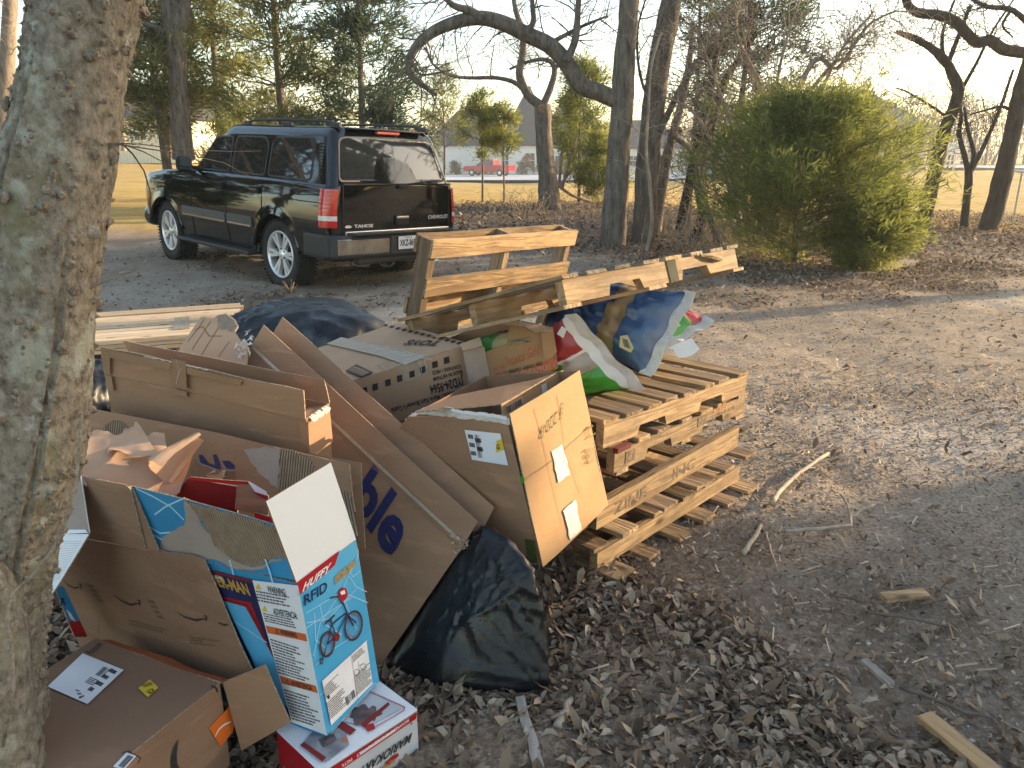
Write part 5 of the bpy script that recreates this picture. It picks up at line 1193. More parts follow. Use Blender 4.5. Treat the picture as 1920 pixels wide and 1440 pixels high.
def grass_mask(x, y):
    n = fbm(np.stack([x * .3, y * .3, 0 * x + 2], -1), 3, 15)
    edge = np.where(x > 5, 17.6, np.where(x < -4.5, 16.0 + 0 * x, 21.5))
    a = x / np.maximum(y, 1)
    edge = 21.5 - 4.0 * sst(.30, .42, a) - 6.0 * sst(-.22, -.34, a)
    return sst(-.8, .8, y - edge + 1.2 * n)
def track_mask(x, y):
    """pale packed wheel tracks"""
    n = fbm(np.stack([x * .6, y * .6, 0 * x + 8], -1), 3, 25)
    t1 = np.exp(-((y - (4.55 + .10 * (x - 4) - .25 * (x - 2.6) * (x < 2.6))) / .55) ** 2) * sst(1.2, 2.6, x)
    t2 = np.exp(-((y - (8.4 - .12 * (x + 3))) / .9) ** 2) * sst(2.2, .5, x)
    t3 = np.exp(-((y - 9.6 + .1 * x) / .7) ** 2) * sst(4.5, 6, x)
    return np.clip((t1 + t2 * .9 + .8 * t3) * (.75 + .6 * n), 0, 1)
def ground_sheet():
    nx_, ny_ = 460, 520
    ys = -2.5 + (np.exp(np.linspace(0, 1, ny_) * math.log(1 + 700 / 2.2)) - 1) * 2.2
    us = np.linspace(-1, 1, nx_); us = us * (.62 + .38 * us * us)
    Y, U = np.meshgrid(ys, us, indexing='ij'); X = U * (6.5 + 1.5 * np.maximum(Y, -1) )
    Z = tz(X, Y)
    near = sst(40, 10, Y)
    P = np.stack([X, Y, 0 * X], -1)
    Z = Z + near * (.022 * fbm(P * 1.1, 4, 2) + .010 * fbm(P * 4.5, 3, 3) + .0055 * fbm(P * 17, 2, 6) * sst(9, 4, Y)) * sst(.1, .6, np.hypot(X + .2, Y - 2.3)) - .01
    Z = Z + sst(20, 60, Y) * .10 * fbm(P * .12, 3, 31) * sst(20, 50, Y)
    V = np.stack([X, Y, Z], -1).reshape(-1, 3)
    i = np.arange(ny_ - 1)[:, None] * nx_; j = np.arange(nx_ - 1)[None]
    Fq = np.stack([i + j, i + j + 1, i + nx_ + j + 1, i + nx_ + j], -1).reshape(-1, 4)
    me = fast_mesh('ground', V, Fq, smooth=True)
    for nm, fn in (('leafy', leaf_mask), ('grassy', grass_mask), ('track', track_mask)):
        a = me.attributes.new(nm, 'FLOAT', 'POINT'); a.data.foreach_set('value', np.ascontiguousarray(fn(X, Y).ravel(), np.float32))
    return me
def ground_material():
    m, t, b = _mat('bare_ground'); N = t.nodes; L = t.links
    b.inputs['Roughness'].default_value = .95; b.inputs['Specular IOR Level'].default_value = .12
    tc = N.new('ShaderNodeTexCoord')
    def nz(s, d=6, r=.6):
        n = N.new('ShaderNodeTexNoise'); n.inputs['Scale'].default_value = s; n.inputs['Detail'].default_value = d; n.inputs['Roughness'].default_value = r
        L.new(tc.outputs['Object'], n.inputs['Vector']); return n.outputs[0]
    def ramp(src, *st):
        r = N.new('ShaderNodeValToRGB'); e = r.color_ramp.elements
        while len(e) < len(st): e.new(.5)
        for k, (p, c) in enumerate(st): e[k].position = p; e[k].color = c4(c)
        L.new(src, r.inputs[0]); return r.outputs[0]
    def mix(f, a, c):
        x = N.new('ShaderNodeMixRGB'); L.new(f, x.inputs[0]); L.new(a, x.inputs[1]); L.new(c, x.inputs[2]); return x.outputs[0]
    def attr(nm):
        a = N.new('ShaderNodeAttribute'); a.attribute_name = nm; return a.outputs['Fac']
    def mulf(a, k):
        x = N.new('ShaderNodeMath'); x.operation = 'MULTIPLY'; L.new(a, x.inputs[0]); x.inputs[1].default_value = k; return x.outputs[0]
    n1, n2, n3 = nz(2.2, 8, .68), nz(55, 4), nz(14, 6, .7)
    dirt = ramp(n1, (.30, (.21, .158, .112)), (.48, (.31, .24, .175)), (.62, (.43, .342, .255)))
    grit = ramp(n2, (.36, (.10, .075, .053)), (.52, (.30, .236, .175)), (.66, (.56, .48, .385)))
    x1 = N.new('ShaderNodeMixRGB'); x1.inputs[0].default_value = .42; L.new(dirt, x1.inputs[1]); L.new(grit, x1.inputs[2])
    pale = ramp(n3, (.3, (.40, .34, .28)), (.6, (.56, .495, .42)))
    c = mix(mulf(attr('track'), .75), x1.outputs[0], pale)
    lf = ramp(nz(42, 5, .7), (.34, (.095, .069, .049)), (.5, (.21, .157, .112)), (.66, (.36, .28, .205)))
    lf2 = N.new('ShaderNodeMixRGB'); L.new(lf, lf2.inputs[1]); lf2.inputs[2].default_value = (.13, .10, .08, 1); L.new(mulf(ramp(n1, (.4, (0, 0, 0)), (.6, (1, 1, 1))), .4), lf2.inputs[0])
    c = mix(attr('leafy'), c, lf2.outputs[0])
    gr = ramp(nz(.9, 8, .7), (.32, (.34, .205, .055)), (.5, (.50, .32, .09)), (.68, (.60, .41, .15)))
    gr2 = mix(mulf(ramp(nz(9, 6, .75), (.42, (0, 0, 0)), (.6, (1, 1, 1))), .45), gr, ramp(n3, (.3, (.20, .135, .05)), (.6, (.46, .34, .15))))
    c = mix(attr('grassy'), c, gr2)
    L.new(c, b.inputs['Base Color'])
    bp = N.new('ShaderNodeBump'); bp.inputs['Strength'].default_value = .9; bp.inputs['Distance'].default_value = .02
    ad = N.new('ShaderNodeMath'); ad.operation = 'ADD'; L.new(mulf(n2, .35), ad.inputs[0]); L.new(n3, ad.inputs[1]); L.new(ad.outputs[0], bp.inputs['Height']); L.new(bp.outputs[0], b.inputs['Normal'])
    return m
props(put('ground', ground_sheet(), ground_material()), kind='structure')
# dead leaves: curled, folded, lying every way
def leaf_litter(name, n, area, size, seed, dens, curl=.65, lift=.012, label=None):
    rg = np.random.RandomState(seed); pts = []
    got = 0
    while got < n:
        X = rg.uniform(area[0], area[1], n); Y = rg.uniform(area[2], area[3], n)
        k = rg.uniform(size=n) < dens(X, Y); pts.append(np.stack([X[k], Y[k]], -1)); got += k.sum()
        if len(pts) > 40: break
    p = np.concatenate(pts)[:n]; n = len(p)
    s = rg.uniform(.4, 1.3, n) * size; a = rg.uniform(0, 2 * math.pi, n)
    tx, ty_ = rg.normal(0, .42, n), rg.normal(0, .42, n)
    # outline of half a leaf each side of a folded midrib: 8 vertices
    base = np.array([[-1, 0, 0], [-.35, .42, 1], [.35, .36, 1], [1, 0, 0], [-.35, -.42, 1], [.35, -.36, 1], [-.35, 0, 0], [.35, 0, 0]], float)
    cu = rg.uniform(-.25, 1.0, n) * curl; be = rg.uniform(-.35, .5, n)
    L_ = base[None, :, 0] * s[:, None] * .5 * rg.uniform(.8, 1.25, n)[:, None]; W_ = base[None, :, 1] * s[:, None] * .55 * rg.uniform(.7, 1.1, n)[:, None]
    Zl = base[None, :, 2] * (cu * s * .30)[:, None] + (base[None, :, 0] ** 2) * (be * s * .35)[:, None] + rg.normal(0, .05, (n, 8)) * s[:, None]
    ca, sa = np.cos(a)[:, None], np.sin(a)[:, None]
    X = L_ * ca - W_ * sa; Y = L_ * sa + W_ * ca
    Z = Zl + X * tx[:, None] + Y * ty_[:, None]
    Z = Z - Z.min(1)[:, None] * .85 + (rg.uniform(0, 1, n) ** 2 * lift)[:, None]
    V = np.stack([X + p[:, :1], Y + p[:, 1:], Z + tz(p[:, 0], p[:, 1])[:, None] - .004], -1).reshape(-1, 3)
    f = np.array([[0, 6, 1, 1], [6, 7, 2, 1], [7, 3, 2, 2], [0, 4, 6, 6], [4, 5, 7, 6], [5, 3, 7, 7]])
    F3 = np.array([[0, 6, 1], [6, 7, 2], [6, 2, 1], [7, 3, 2], [0, 4, 6], [4, 5, 7], [4, 7, 6], [5, 3, 7]])
    Fq = (F3[None] + (np.arange(n) * 8)[:, None, None]).reshape(-1, 3)
    tint = np.repeat(np.clip(rg.beta(1.6, 2.2, n), 0, 1), 8)
    o = put(name, fast_mesh(name, V, Fq, tint=tint), K['leaf'], kind='stuff', label=label)
    o['label'] = label
    return o
K['leaf'] = M_attr('dead_leaf', [(0, (.065, .043, .028)), (.25, (.18, .125, .082)), (.6, (.34, .25, .17)), (.85, (.47, .365, .26)), (1, (.60, .49, .37))], rough=.85, trans=.12, bump=.3, bscale=120)
def near_d(x, y): return np.clip(leaf_mask(x, y) ** 5, .012, 1)
leaf_litter('leaf_litter', 34000, (-2.6, 3.4, 1.1, 4.4), .050, 1, near_d, label='curled dead brown leaves covering the ground in front of the pallets')
leaf_litter('leaf_litter', 46000, (-2.6, 4.2, 1.1, 5.4), .024, 4, lambda x, y: np.clip(leaf_mask(x, y) ** .6, .16, 1), lift=.006, label='small broken dead leaves between the larger leaves')
leaf_litter('leaf_litter', 16000, (-6, 9, 4.2, 13), .055, 2, lambda x, y: np.clip(leaf_mask(x, y), .05, 1), label='scattered dead leaves over the open dirt')
leaf_litter('leaf_litter', 24000, (-5, 14, 11, 23), .085, 3, lambda x, y: leaf_mask(x, y) * .9 + .02, label='deep dead leaves under the trees behind')
# pebbles
def pebbles(n, area, size, seed, dens):
    rg = np.random.RandomState(seed); X = rg.uniform(area[0], area[1], n * 4); Y = rg.uniform(area[2], area[3], n * 4)
    k = rg.uniform(size=n * 4) < dens(X, Y); X, Y = X[k][:n], Y[k][:n]; n = len(X)
    ico = np.array([(0, 0, 1), (.9, 0, .3), (.28, .85, .3), (-.72, .53, .3), (-.72, -.53, .3), (.28, -.85, .3), (0, 0, -.5)])
    f = np.array([(0, 1, 2), (0, 2, 3), (0, 3, 4), (0, 4, 5), (0, 5, 1), (6, 2, 1), (6, 3, 2), (6, 4, 3), (6, 5, 4), (6, 1, 5)])
    s = size * rg.uniform(.4, 1.0, n) ** 1.5
    V = ico[None] * s[:, None, None] * rg.uniform(.6, 1.2, (n, 1, 3)) * (1 + rg.normal(0, .12, (n, 7, 3)))
    V[..., 0] += X[:, None]; V[..., 1] += Y[:, None]; V[..., 2] = V[..., 2] * .7 + tz(X, Y)[:, None]
    Fq = (f[None] + (np.arange(n) * 7)[:, None, None]).reshape(-1, 3)
    o = put('gravel', fast_mesh('gravel', V.reshape(-1, 3), Fq, tint=np.repeat(rg.uniform(0, 1, n), 7)), K['stone'], kind='stuff'); o['label'] = 'small pale stones and clods on the dirt'
K['stone'] = M_attr('pebble_stone', [(0, (.12, .095, .078)), (.5, (.24, .20, .168)), (.85, (.34, .30, .265)), (1, (.50, .47, .43))], rough=.9)
pebbles(7000, (.4, 4.5, 1.6, 5.5), .012, 1, lambda x, y: 1 - .85 * leaf_mask(x, y))
pebbles(6000, (-5, 9, 4.5, 11), .017, 2, lambda x, y: 1 - .6 * leaf_mask(x, y))
# fine straw and broken twigs
def straws(n, area, length, seed, dens):
    rg = np.random.RandomState(seed); X = rg.uniform(area[0], area[1], n * 3); Y = rg.uniform(area[2], area[3], n * 3)
    k = rg.uniform(size=n * 3) < dens(X, Y); X, Y = X[k][:n], Y[k][:n]; n = len(X)
    a = rg.uniform(0, math.pi, n); l = length * rg.uniform(.3, 1, n); w_ = rg.uniform(.0015, .0035, n)
    dx, dy = np.cos(a) * l / 2, np.sin(a) * l / 2; px_, py_ = -np.sin(a) * w_, np.cos(a) * w_
    z = tz(X, Y) + rg.uniform(.004, .02, n); z2 = z + rg.normal(0, .012, n)
    V = np.stack([np.stack([X - dx - px_, Y - dy - py_, z], -1), np.stack([X + dx - px_, Y + dy - py_, z2], -1), np.stack([X + dx + px_, Y + dy + py_, z2 + .003], -1), np.stack([X - dx + px_, Y - dy + py_, z + .003], -1)], 1)
    o = put('twig_litter', fast_mesh('twig_litter', V.reshape(-1, 3), np.arange(4 * n).reshape(-1, 4), tint=np.repeat(rg.uniform(.2, 1, n), 4)), K['leaf'], kind='stuff'); o['label'] = 'thin broken twigs and straw strewn over the dirt'
straws(4000, (-1, 4.5, 1.4, 6), .08, 1, lambda x, y: .6 - .5 * leaf_mask(x, y))
straws(3000, (-6, 8, 5, 14), .16, 2, lambda x, y: .5 + 0 * x)
# ================================================================ THE BLACK CAR
Mt = Matrix.Translation((-2.23, 10.14, .11)) @ Matrix.Rotation(RD(137.6), 4, 'Z') @ Matrix.Rotation(RD(-1.9), 4, 'Y') @ Matrix.Rotation(RD(1.5), 4, 'X')
car = thing('parked_car', 'big black off-road station wagon parked on the dirt with its tailgate towards the heap', 'car', Mx=Mt)
XR, XF = -1.13, 3.82
ARCH = ((0.0, .50), (2.946, .50)); WZ, WR = .315, .425
def belt(x): return 1.20 - .012 * max(0, -x) - (max(0, x - 1.9) ** 1.5) * .045
def low(x):
    z = .30 if -.55 < x < 3.35 else .40
    for cx, r in ARCH:
        d = abs(x - cx)
        if d < r: z = max(z, WZ + math.sqrt(r * r - d * d) * .98)
    return z
def halfw(z):      # lower body bulge
    return .945 + .045 * math.sin(max(0, min(1, (z - .35) / .85)) * math.pi)
def outline():
    """plan outline as list of (x, y-factor, extra); starts rear centre, goes along the left side (+y)"""
    pts = []
    rr, rf = .20, .42
    for t in np.linspace(0, 1, 9)[:-1]: pts.append((XR - .03 * (1 - t * t), t * (1 - rr / .97)))
    for a in np.linspace(-90, 0, 8)[:-1]: pts.append((XR + rr * .55 + rr * .55 * math.sin(RD(a)), 1 - rr / .97 + rr / .97 * math.cos(RD(a))))
    xs = np.linspace(XR + rr * .55, XF - rf, 124)
    for x in xs: pts.append((x, 1.0))
    for a in np.linspace(0, 90, 9)[1:]: pts.append((XF - rf + rf * math.sin(RD(a)), 1 - .25 * (1 - math.cos(RD(a)))))
    for t in np.linspace(.75, 0, 7)[1:]: pts.append((XF + .05 * (1 - t / .75), t))
    return pts
OL = outline(); nO = len(OL)
full = [(x, f) for x, f in OL] + [(x, -f) for x, f in OL[-2:0:-1]]; nF = len(full)
def lower_body():
    mb = MB(); K_ = 12; V = []
    for k in range(K_ + 1):
        t = k / K_
        for (x, f) in full:
            zb, zt = low(x), belt(x); z = zb + (zt - zb) * t
            ins = 0.0
            if x > XF - .5: ins = .10 * max(0, (z - .75)) * (x - (XF - .5))
            y = f * halfw(z) * (1 - .02 * max(0, x - 2.9))
            # wheel-arch lip and body crease
            for cx, r in ARCH:
                d = math.hypot(x - cx, z - WZ)
                if d < r + .09 and abs(f) > .9: y *= 1 + .014 * (1 - (d - r) / .09)
            if abs(z - 1.02) < .06 and abs(f) > .9: y *= 1 + .004 * math.cos((z - 1.02) / .06 * math.pi / 2)
            if t > .93: y *= .988
            V.append((x - ins, y, z))
    for k in range(K_):
        for i in range(nF):
            j = (i + 1) % nF; mb.f.append((k * nF + j, k * nF + i, (k + 1) * nF + i, (k + 1) * nF + j)); mb.m.append(0)
    # hood and shoulder: ring inwards to the base of the cabin
    top = []
    for (x, f) in full:
        xc = min(x, 2.28 - .25 * f * f) if x > 1.5 else x; z = belt(x) + (.05 if x > 1.9 else .012)
        top.append((xc, f * .905, 1.225 if x > 1.9 else belt(x) + .015))
    for s in (.33, .66, 1.0):
        for i, (x, f) in enumerate(full):
            p0 = Vector(V[K_ * nF + i]); p1 = Vector(top[i]); q = p0.lerp(p1, s); q.z += .03 * math.sin(s * math.pi) * (1 if x > 2 else .15); V.append(tuple(q))
    for k in range(3):
        b0, b1 = (K_ + k) * nF, (K_ + k + 1) * nF
        for i in range(nF):
            j = (i + 1) % nF; mb.f.append((b0 + j, b0 + i, b1 + i, b1 + j)); mb.m.append(0)
    mb.v = V; return mb
def cab_xr(z): return XR + .055 + (z - 1.2) * .30
def cab_xf(z): return 2.20 - (z - 1.22) * 1.42
def cab_w(z): return .905 - (z - 1.2) * .27
def cabin():
    mb = MB(); zs = [1.20, 1.35, 1.5, 1.62, 1.70, 1.76, 1.80, 1.825]; V = []
    n0 = 0
    def loop(z, sh):
        x0, x1, w_ = cab_xr(min(z, 1.70)) + sh * .8, cab_xf(min(z, 1.70)) - sh, cab_w(min(z, 1.70)) - sh
        P = []
        rr, rf = .10, .12
        for t in np.linspace(0, 1, 7)[:-1]: P.append((x0 - .02 * (1 - t * t), t * (w_ - rr)))
        for a in np.linspace(-90, 0, 5)[:-1]: P.append((x0 + rr + rr * math.sin(RD(a)), w_ - rr + rr * math.cos(RD(a))))
        for x in np.linspace(x0 + rr, x1 - rf, 20): P.append((x, w_))
        for a in np.linspace(0, 90, 5)[1:]: P.append((x1 - rf + rf * math.sin(RD(a)), w_ - rf * 1.0 + rf * math.cos(RD(a))))
        for t in np.linspace(1, 0, 7)[1:]: P.append((x1 + .06 * (1 - t * t), t * (w_ - rf)))
        return P + [(x, -y) for x, y in P[-2:0:-1]]
    for z in zs:
        sh = 0 if z <= 1.70 else .10 * ((z - 1.70) / .125) ** 2.2 + .012
        for x, y in loop(z, sh): V.append((x, y, z))
    n = len(loop(1.2, 0))
    for k in range(len(zs) - 1):
        for i in range(n):
            j = (i + 1) % n; mb.f.append((k * n + j, k * n + i, (k + 1) * n + i, (k + 1) * n + j)); mb.m.append(0)
    b = (len(zs) - 1) * n; c = np.mean(np.array(V[b:b + n]), 0)
    for s in (.7, .4):
        b1 = len(V)
        for i in range(n):
            p = np.array(V[(len(zs) - 1) * n + i]); q = c + (p - c) * s; q[2] = 1.825 + .03 * (1 - s); V.append(tuple(q))
        for i in range(n):
            j = (i + 1) % n; mb.f.append((b + j, b + i, b1 + i, b1 + j)); mb.m.append(0)
        b = b1
    mb.f.append(tuple(b + i for i in range(n - 1, -1, -1))); mb.m.append(0)
    mb.v = V; return mb
def cput(name, mb, mat, parent=None, smooth=False, label=None):
    o = put(name, mb.mesh(name, smooth), mat, parent or car, label=label)
    return o
body = cput('body', lower_body(), K['paint'], smooth=True); cput('cabin', cabin(), K['paint'], smooth=True)
# inside of the wheel wells and floor
mb = MB(); mb.box((1.3, 0, .42), (4.6, 1.66, .16)); mb.box((1.35, 0, .75), (4.5, 1.3, .7)); cput('underbody', mb, K['black'])
def side_poly(pts, s, off):
    """outline in x-z laid on the sloping cabin side"""
    return [(x, s * (cab_w(z) + off), z) for x, z in pts]
def rounded(pts, r, n=4):
    o = []; m = len(pts)
    for i in range(m):
        p0, p, p1 = Vector(pts[i - 1]), Vector(pts[i]), Vector(pts[(i + 1) % m])
        a, b = (p0 - p), (p1 - p); ra = min(r, a.length * .45); rb = min(r, b.length * .45); A, B = p + a.normalized() * ra, p + b.normalized() * rb
        for k in range(n + 1):
            t = k / n; q = A * (1 - t) ** 2 + p * 2 * t * (1 - t) + B * t * t; o.append((q.x, q.y))
    return o
WINS = [[(1.20, 1.255), (2.02, 1.255), (1.62, 1.655), (1.22, 1.665)], [(.33, 1.25), (1.09, 1.255), (1.10, 1.67), (.46, 1.675), (.35, 1.6)], [(-.66, 1.245), (.22, 1.25), (.25, 1.60), (.22, 1.68), (-.60, 1.69)]]
for s in (1, -1):
    for i, wq in enumerate(WINS):
        f = MB(); f.prism(side_poly(rounded([(x + (.025 if k in (1, 2) else -.025) * (1 if i else 1), z + (.02 if k > 1 else -.02)) for k, (x, z) in enumerate(wq)], .07), s, .004), (0, s, .25), .01)
        fr = cput('window_frame', f, K['trim'])
        g = MB(); g.prism(side_poly(rounded(wq, .06), s, .0075), (0, s, .25), .004); cput('side_window', g, K['glass'], fr)
    # louvred rear pillar
    for k in range(11):
        z = 1.30 + k * .034; m_ = MB(); m_.box((cab_xr(z) + .20 - .055 * (z - 1.3), s * (cab_w(z) + .004), z), (.075, .012, .010), Matrix.Rotation(0, 3, 'X')); cput('louvre', m_, K['black'])
    # door gaps, mouldings, handles
    for x in (.27, 1.14, 2.08):
        m_ = MB(); P = [(x + (.06 * (.9 - z) if x > 2 else 0), s * (halfw(z) + .0045), z) for z in np.linspace(.36 if x > .9 else .70, 1.19, 8)]; m_.tube(P, .004, 5); cput('door_gap', m_, K['black'])
    for (x0, x1, nm) in ((.50, 1.12, 'door_moulding'), (1.16, 2.36, 'door_moulding')):
        m_ = MB(); m_.rbox(((x0 + x1) / 2, s * .992, .66), (x1 - x0, .03, .13), .012); mm = cput(nm, m_, K['trim_blue'])
        m_ = MB(); m_.rbox(((x0 + x1) / 2, s * 1.008, .615), (x1 - x0 - .06, .008, .028), .004); cput('bright_strip', m_, K['chrome'], mm)
    for x in (.42, 1.30):
        m_ = MB(); m_.rbox((x, s * .987, 1.06), (.20, .03, .085), .03, 3); h_ = cput('door_handle', m_, K['black'])
        m_ = MB(); m_.rbox((x, s * 1.003, 1.065), (.16, .016, .03), .01); cput('handle_pull', m_, K['paint'], h_)
    m_ = MB(); m_.rbox((1.47, s * .97, .28), (1.95, .22, .055), .02); cput('running_board', m_, K['trim'])
    m_ = MB(); m_.rbox((1.47, s * .90, .34), (2.0, .08, .10), .02); cput('sill', m_, K['trim'])
    m_ = MB(); m_.rbox((1.98, s * 1.10, 1.30), (.13, .20, .19), .05, 3); m_.tube([(1.98, s * .90, 1.24), (1.98, s * 1.03, 1.26)], .03, 6); mr = cput('side_mirror', m_, K['black'], smooth=False)
    m_ = MB(); m_.rbox((1.913, s * 1.10, 1.30), (.006, .16, .15), .02, 2); cput('mirror_glass', m_, K['glass'], mr)
    # roof rail
    m_ = MB(); m_.tube([(x, s * .64, z) for x, z in ((1.15, 1.80), (1.08, 1.855), (.9, 1.885), (.2, 1.895), (-.6, 1.885), (-.82, 1.86), (-.90, 1.80))], .017, 6)
    for x in (1.08, .15, -.82): m_.rbox((x, s * .64, 1.84), (.16, .05, .06), .015)
    cput('roof_rail', m_, K['trim'])
    # arch lips
    for cx, r in ARCH:
        m_ = MB(); m_.tube([(cx + (r + .012) * math.cos(a), s * (.972), WZ + (r + .012) * .98 * math.sin(a)) for a in np.linspace(RD(8), RD(172), 18)], .022, 6); cput('arch_lip', m_, K['paint'], smooth=True)
    # rear lamps wrap the corner
    def lamp(z0, z1, off, x1=-.93):
        V = []; zs = np.linspace(z0, z1, 5)
        idx = [i for i, (x, f) in enumerate(OL) if (x <= x1 and f > .86)]
        for z in zs:
            for i in idx:
                x, f = OL[i]; nrm = Vector((-1, .3, 0)) if f < .99 else Vector((-.2, 1, 0)); nrm.normalize()
                V.append((x + nrm.x * off, s * (f * halfw(z) + nrm.y * off), z))
        m = MB(); n = len(idx)
        for k in range(4):
            for i in range(n - 1):
                q = (k * n + i, k * n + i + 1, (k + 1) * n + i + 1, (k + 1) * n + i); m.f.append(q if s < 0 else q[::-1]); m.m.append(0)
        m.v = V; return m
    lr = cput('tail_lamp', lamp(.74, 1.16, .012), K['lamp_red'], smooth=True)
    cput('white_lens', lamp(.815, .868, .016), K['lamp_white'], lr, smooth=True)
    for z in (.905, .95, .995, 1.04, 1.085, 1.125): 
        cput('lens_rib', lamp(z, z + .006, .0145), K['red'], lr, smooth=True)
# hood gap, tailgate parts
rp = lambda z, o=0.0: XR - .032 - o
def rear_patch(pts, off, name, mat, parent=None):
    m = MB(); m.prism([(cab_xr(z) - .02 * (1 - (y / .8) ** 2) - off, y, z) for y, z in pts], (-1, 0, .3), .006); return cput(name, m, mat, parent)
rw = rear_patch(rounded([(-.80, 1.235), (.80, 1.235), (.70, 1.70), (.60, 1.725), (-.60, 1.725), (-.70, 1.70)], .06), .010, 'rear_window_frame', K['trim'])
rear_patch(rounded([(-.775, 1.255), (.775, 1.255), (.675, 1.69), (.58, 1.712), (-.58, 1.712), (-.675, 1.69)], .06), .014, 'rear_window', K['glass'], rw)
mb = MB(); mb.rbox((-.93, 0, 1.785), (.05, .34, .038), .012); cput('high_brake_lamp', mb, K['lamp_pale_red'])
mb = MB(); mb.rbox((-.90, 0, 1.812), (.16, 1.1, .02), .008); cput('rear_spoiler', mb, K['paint'])
mb = MB(); mb.tube([(XR - .045, .02, 1.20), (XR - .06, -.30, 1.235), (XR - .045, -.58, 1.26)], [.016, .011, .008], 6); mb.rbox((XR - .05, -.02, 1.19), (.05, .12, .06), .015); cput('rear_wiper', mb, K['black'])
for y in (-.80, .80):
    mb = MB(); mb.tube([(XR - .02 + .02 * abs(y) * 0, y, z) for z in np.linspace(.66, 1.2, 5)], .004, 5); cput('tailgate_gap', mb, K['black'])
mb = MB(); mb.rbox((XR - .036, 0, 1.215), (.02, 1.62, .018), .006); cput('glass_lower_trim', mb, K['black'])
mb = MB(); mb.rbox((XR - .03, .0, .66), (.03, 1.58, .08), .012); cput('tailgate_lower_trim', mb, K['chrome'])
mb = MB(); mb.rbox((XR - .045, -.02, .80), (.03, .20, .12), .03); hd = cput('tailgate_handle', mb, K['black'])
mb = MB(); mb.rbox((XR - .062, -.02, .835), (.012, .18, .03), .008); cput('handle_pull', mb, K['chrome'], hd)
mb = MB(); mb.lathe([(.0, -.002), (.02, -.002), (.022, .004), (.0, .004)], 12, 'x', (XR - .036, .0, 1.04)); cput('lock', mb, K['trim'])
def rear_text(s, y0, y1, z, h, x, mat, parent=None, name='lettering', bold=.02):
    V, Fs = text_me(s, bold); xs = [v[0] for v in V]; a, b = min(xs), max(xs); m = MB()
    m.add([(x(y0 + (v[0] - a) / (b - a) * (y1 - y0)) if callable(x) else x, y0 + (v[0] - a) / (b - a) * (y1 - y0), z + v[1] / .7 * h) for v in V], Fs); return cput(name, m, mat, parent)
rear_text('CHEVROLET', -.45, -.80, .80, .042, lambda y: XR - .034 + .028 * (y / .78) ** 2 - .006, K['lamp_white'])  # pale lens colour stands in for bright reflections on the chrome letters
rear_text('TAHOE', .66, .40, .735, .035, lambda y: XR - .034 + .028 * (y / .78) ** 2 - .005, K['lamp_white'], bold=.04)
mb = MB(); mb.prism([(XR - .022, y, z) for y, z in ((.79, .745), (.765, .765), (.72, .765), (.69, .745), (.72, .735), (.765, .735))], (-1, 0, 0), .004); cput('crossed_bar_emblem', mb, K['lamp_white'])
# rear bumper
def bumper(z0, z1, off, mat, name, wdt=1.0, fmax=2.0):
    V = []; m = MB(); idx = [i for i, (x, f) in enumerate(OL) if x < -.62]
    pr = [(z0, .02), (z0 + .03, .0), (z1 - .03, .0), (z1, .03), (z1, .14)]
    line = [OL[i] for i in idx]; line = [q for q in [(x, -f) for x, f in line[::-1]] + line[1:] if abs(q[1]) <= fmax and (fmax > 1 or q[0] < -1.0)]
    for z, ins in pr:
        for (x, f) in line: V.append((x - (off - ins) * (1 if abs(f) < .95 else .45), f * (.985 + (off - ins) * .35) * wdt, z))
    n = len(line)
    for k in range(len(pr) - 1):
        for i in range(n - 1): m.f.append((k * n + i + 1, k * n + i, (k + 1) * n + i, (k + 1) * n + i + 1)); m.m.append(0)
    m.v = V; return cput(name, m, mat, smooth=False)
bp_ = bumper(.40, .66, .125, K['trim'], 'rear_bumper')
bumper(.425, .645, .132, K['bumper'], 'bumper_chrome', 1.0, .955)
mb = MB(); mb.rbox((XR - .10, 0, .672), (.16, 1.5, .016), .006); cput('bumper_step_pad', mb, K['trim'])
mb = MB(); mb.rbox((XR - .168, 0, .535), (.02, .5, .22), .02); cput('plate_recess', mb, K['trim'])
mb = MB(); mb.rbox((XR - .182, 0, .555), (.012, .33, .17), .006); pf_ = cput('plate_frame', mb, K['black'])
mb = MB(); mb.rbox((XR - .189, 0, .555), (.006, .305, .15), .004); pp_ = cput('license_plate', mb, K['plate'], car)
rear_text('XKZ-8692', .135, -.135, .520, .07, XR - .1935, K['ink'], pp_, 'plate_number', .03)
rear_text('TEXAS', .05, -.05, .606, .014, XR - .1935, K['ink'], pp_, 'plate_heading')
mb = MB(); mb.rbox((XR - .02, 0, .36), (.12, 1.3, .10), .03); cput('hitch_bar', mb, K['trim'])
mb = MB(); mb.tube([(-.6, -.55, .30), (XR + .1, -.56, .29), (XR - .06, -.58, .27)], .032, 10); cput('exhaust_pipe', mb, K['alloy'], smooth=True)
mb = MB(); mb.tube([(0, -.8, WZ), (0, .8, WZ)], .05, 8); mb.lathe([(.0, -.14), (.14, -.10), (.16, 0), (.14, .10), (.0, .14)], 12, 'y', (0, 0, WZ)); mb.tube([(-.1, .5, .28), (-.55, .42, .34)], .03, 6); cput('rear_axle', mb, K['black'], smooth=True)
# front corner lamp, windscreen
mb = MB(); mb.prism([(cab_xf(z) + .012, y, z) for y, z in ((-.76, 1.28), (.76, 1.28), (.64, 1.66), (-.64, 1.66))], (1, 0, .6), .006); cput('windscreen', mb, K['glass'])
for s in (1, -1):
    mb = MB(); mb.rbox((3.70, s * .72, .90), (.20, .22, .15), .05, 3); cput('headlamp', mb, K['lamp_white'])
mb = MB(); mb.rbox((3.70, 0, .47), (.34, 1.86, .30), .12, 4); cput('front_bumper', mb, K['paint'])
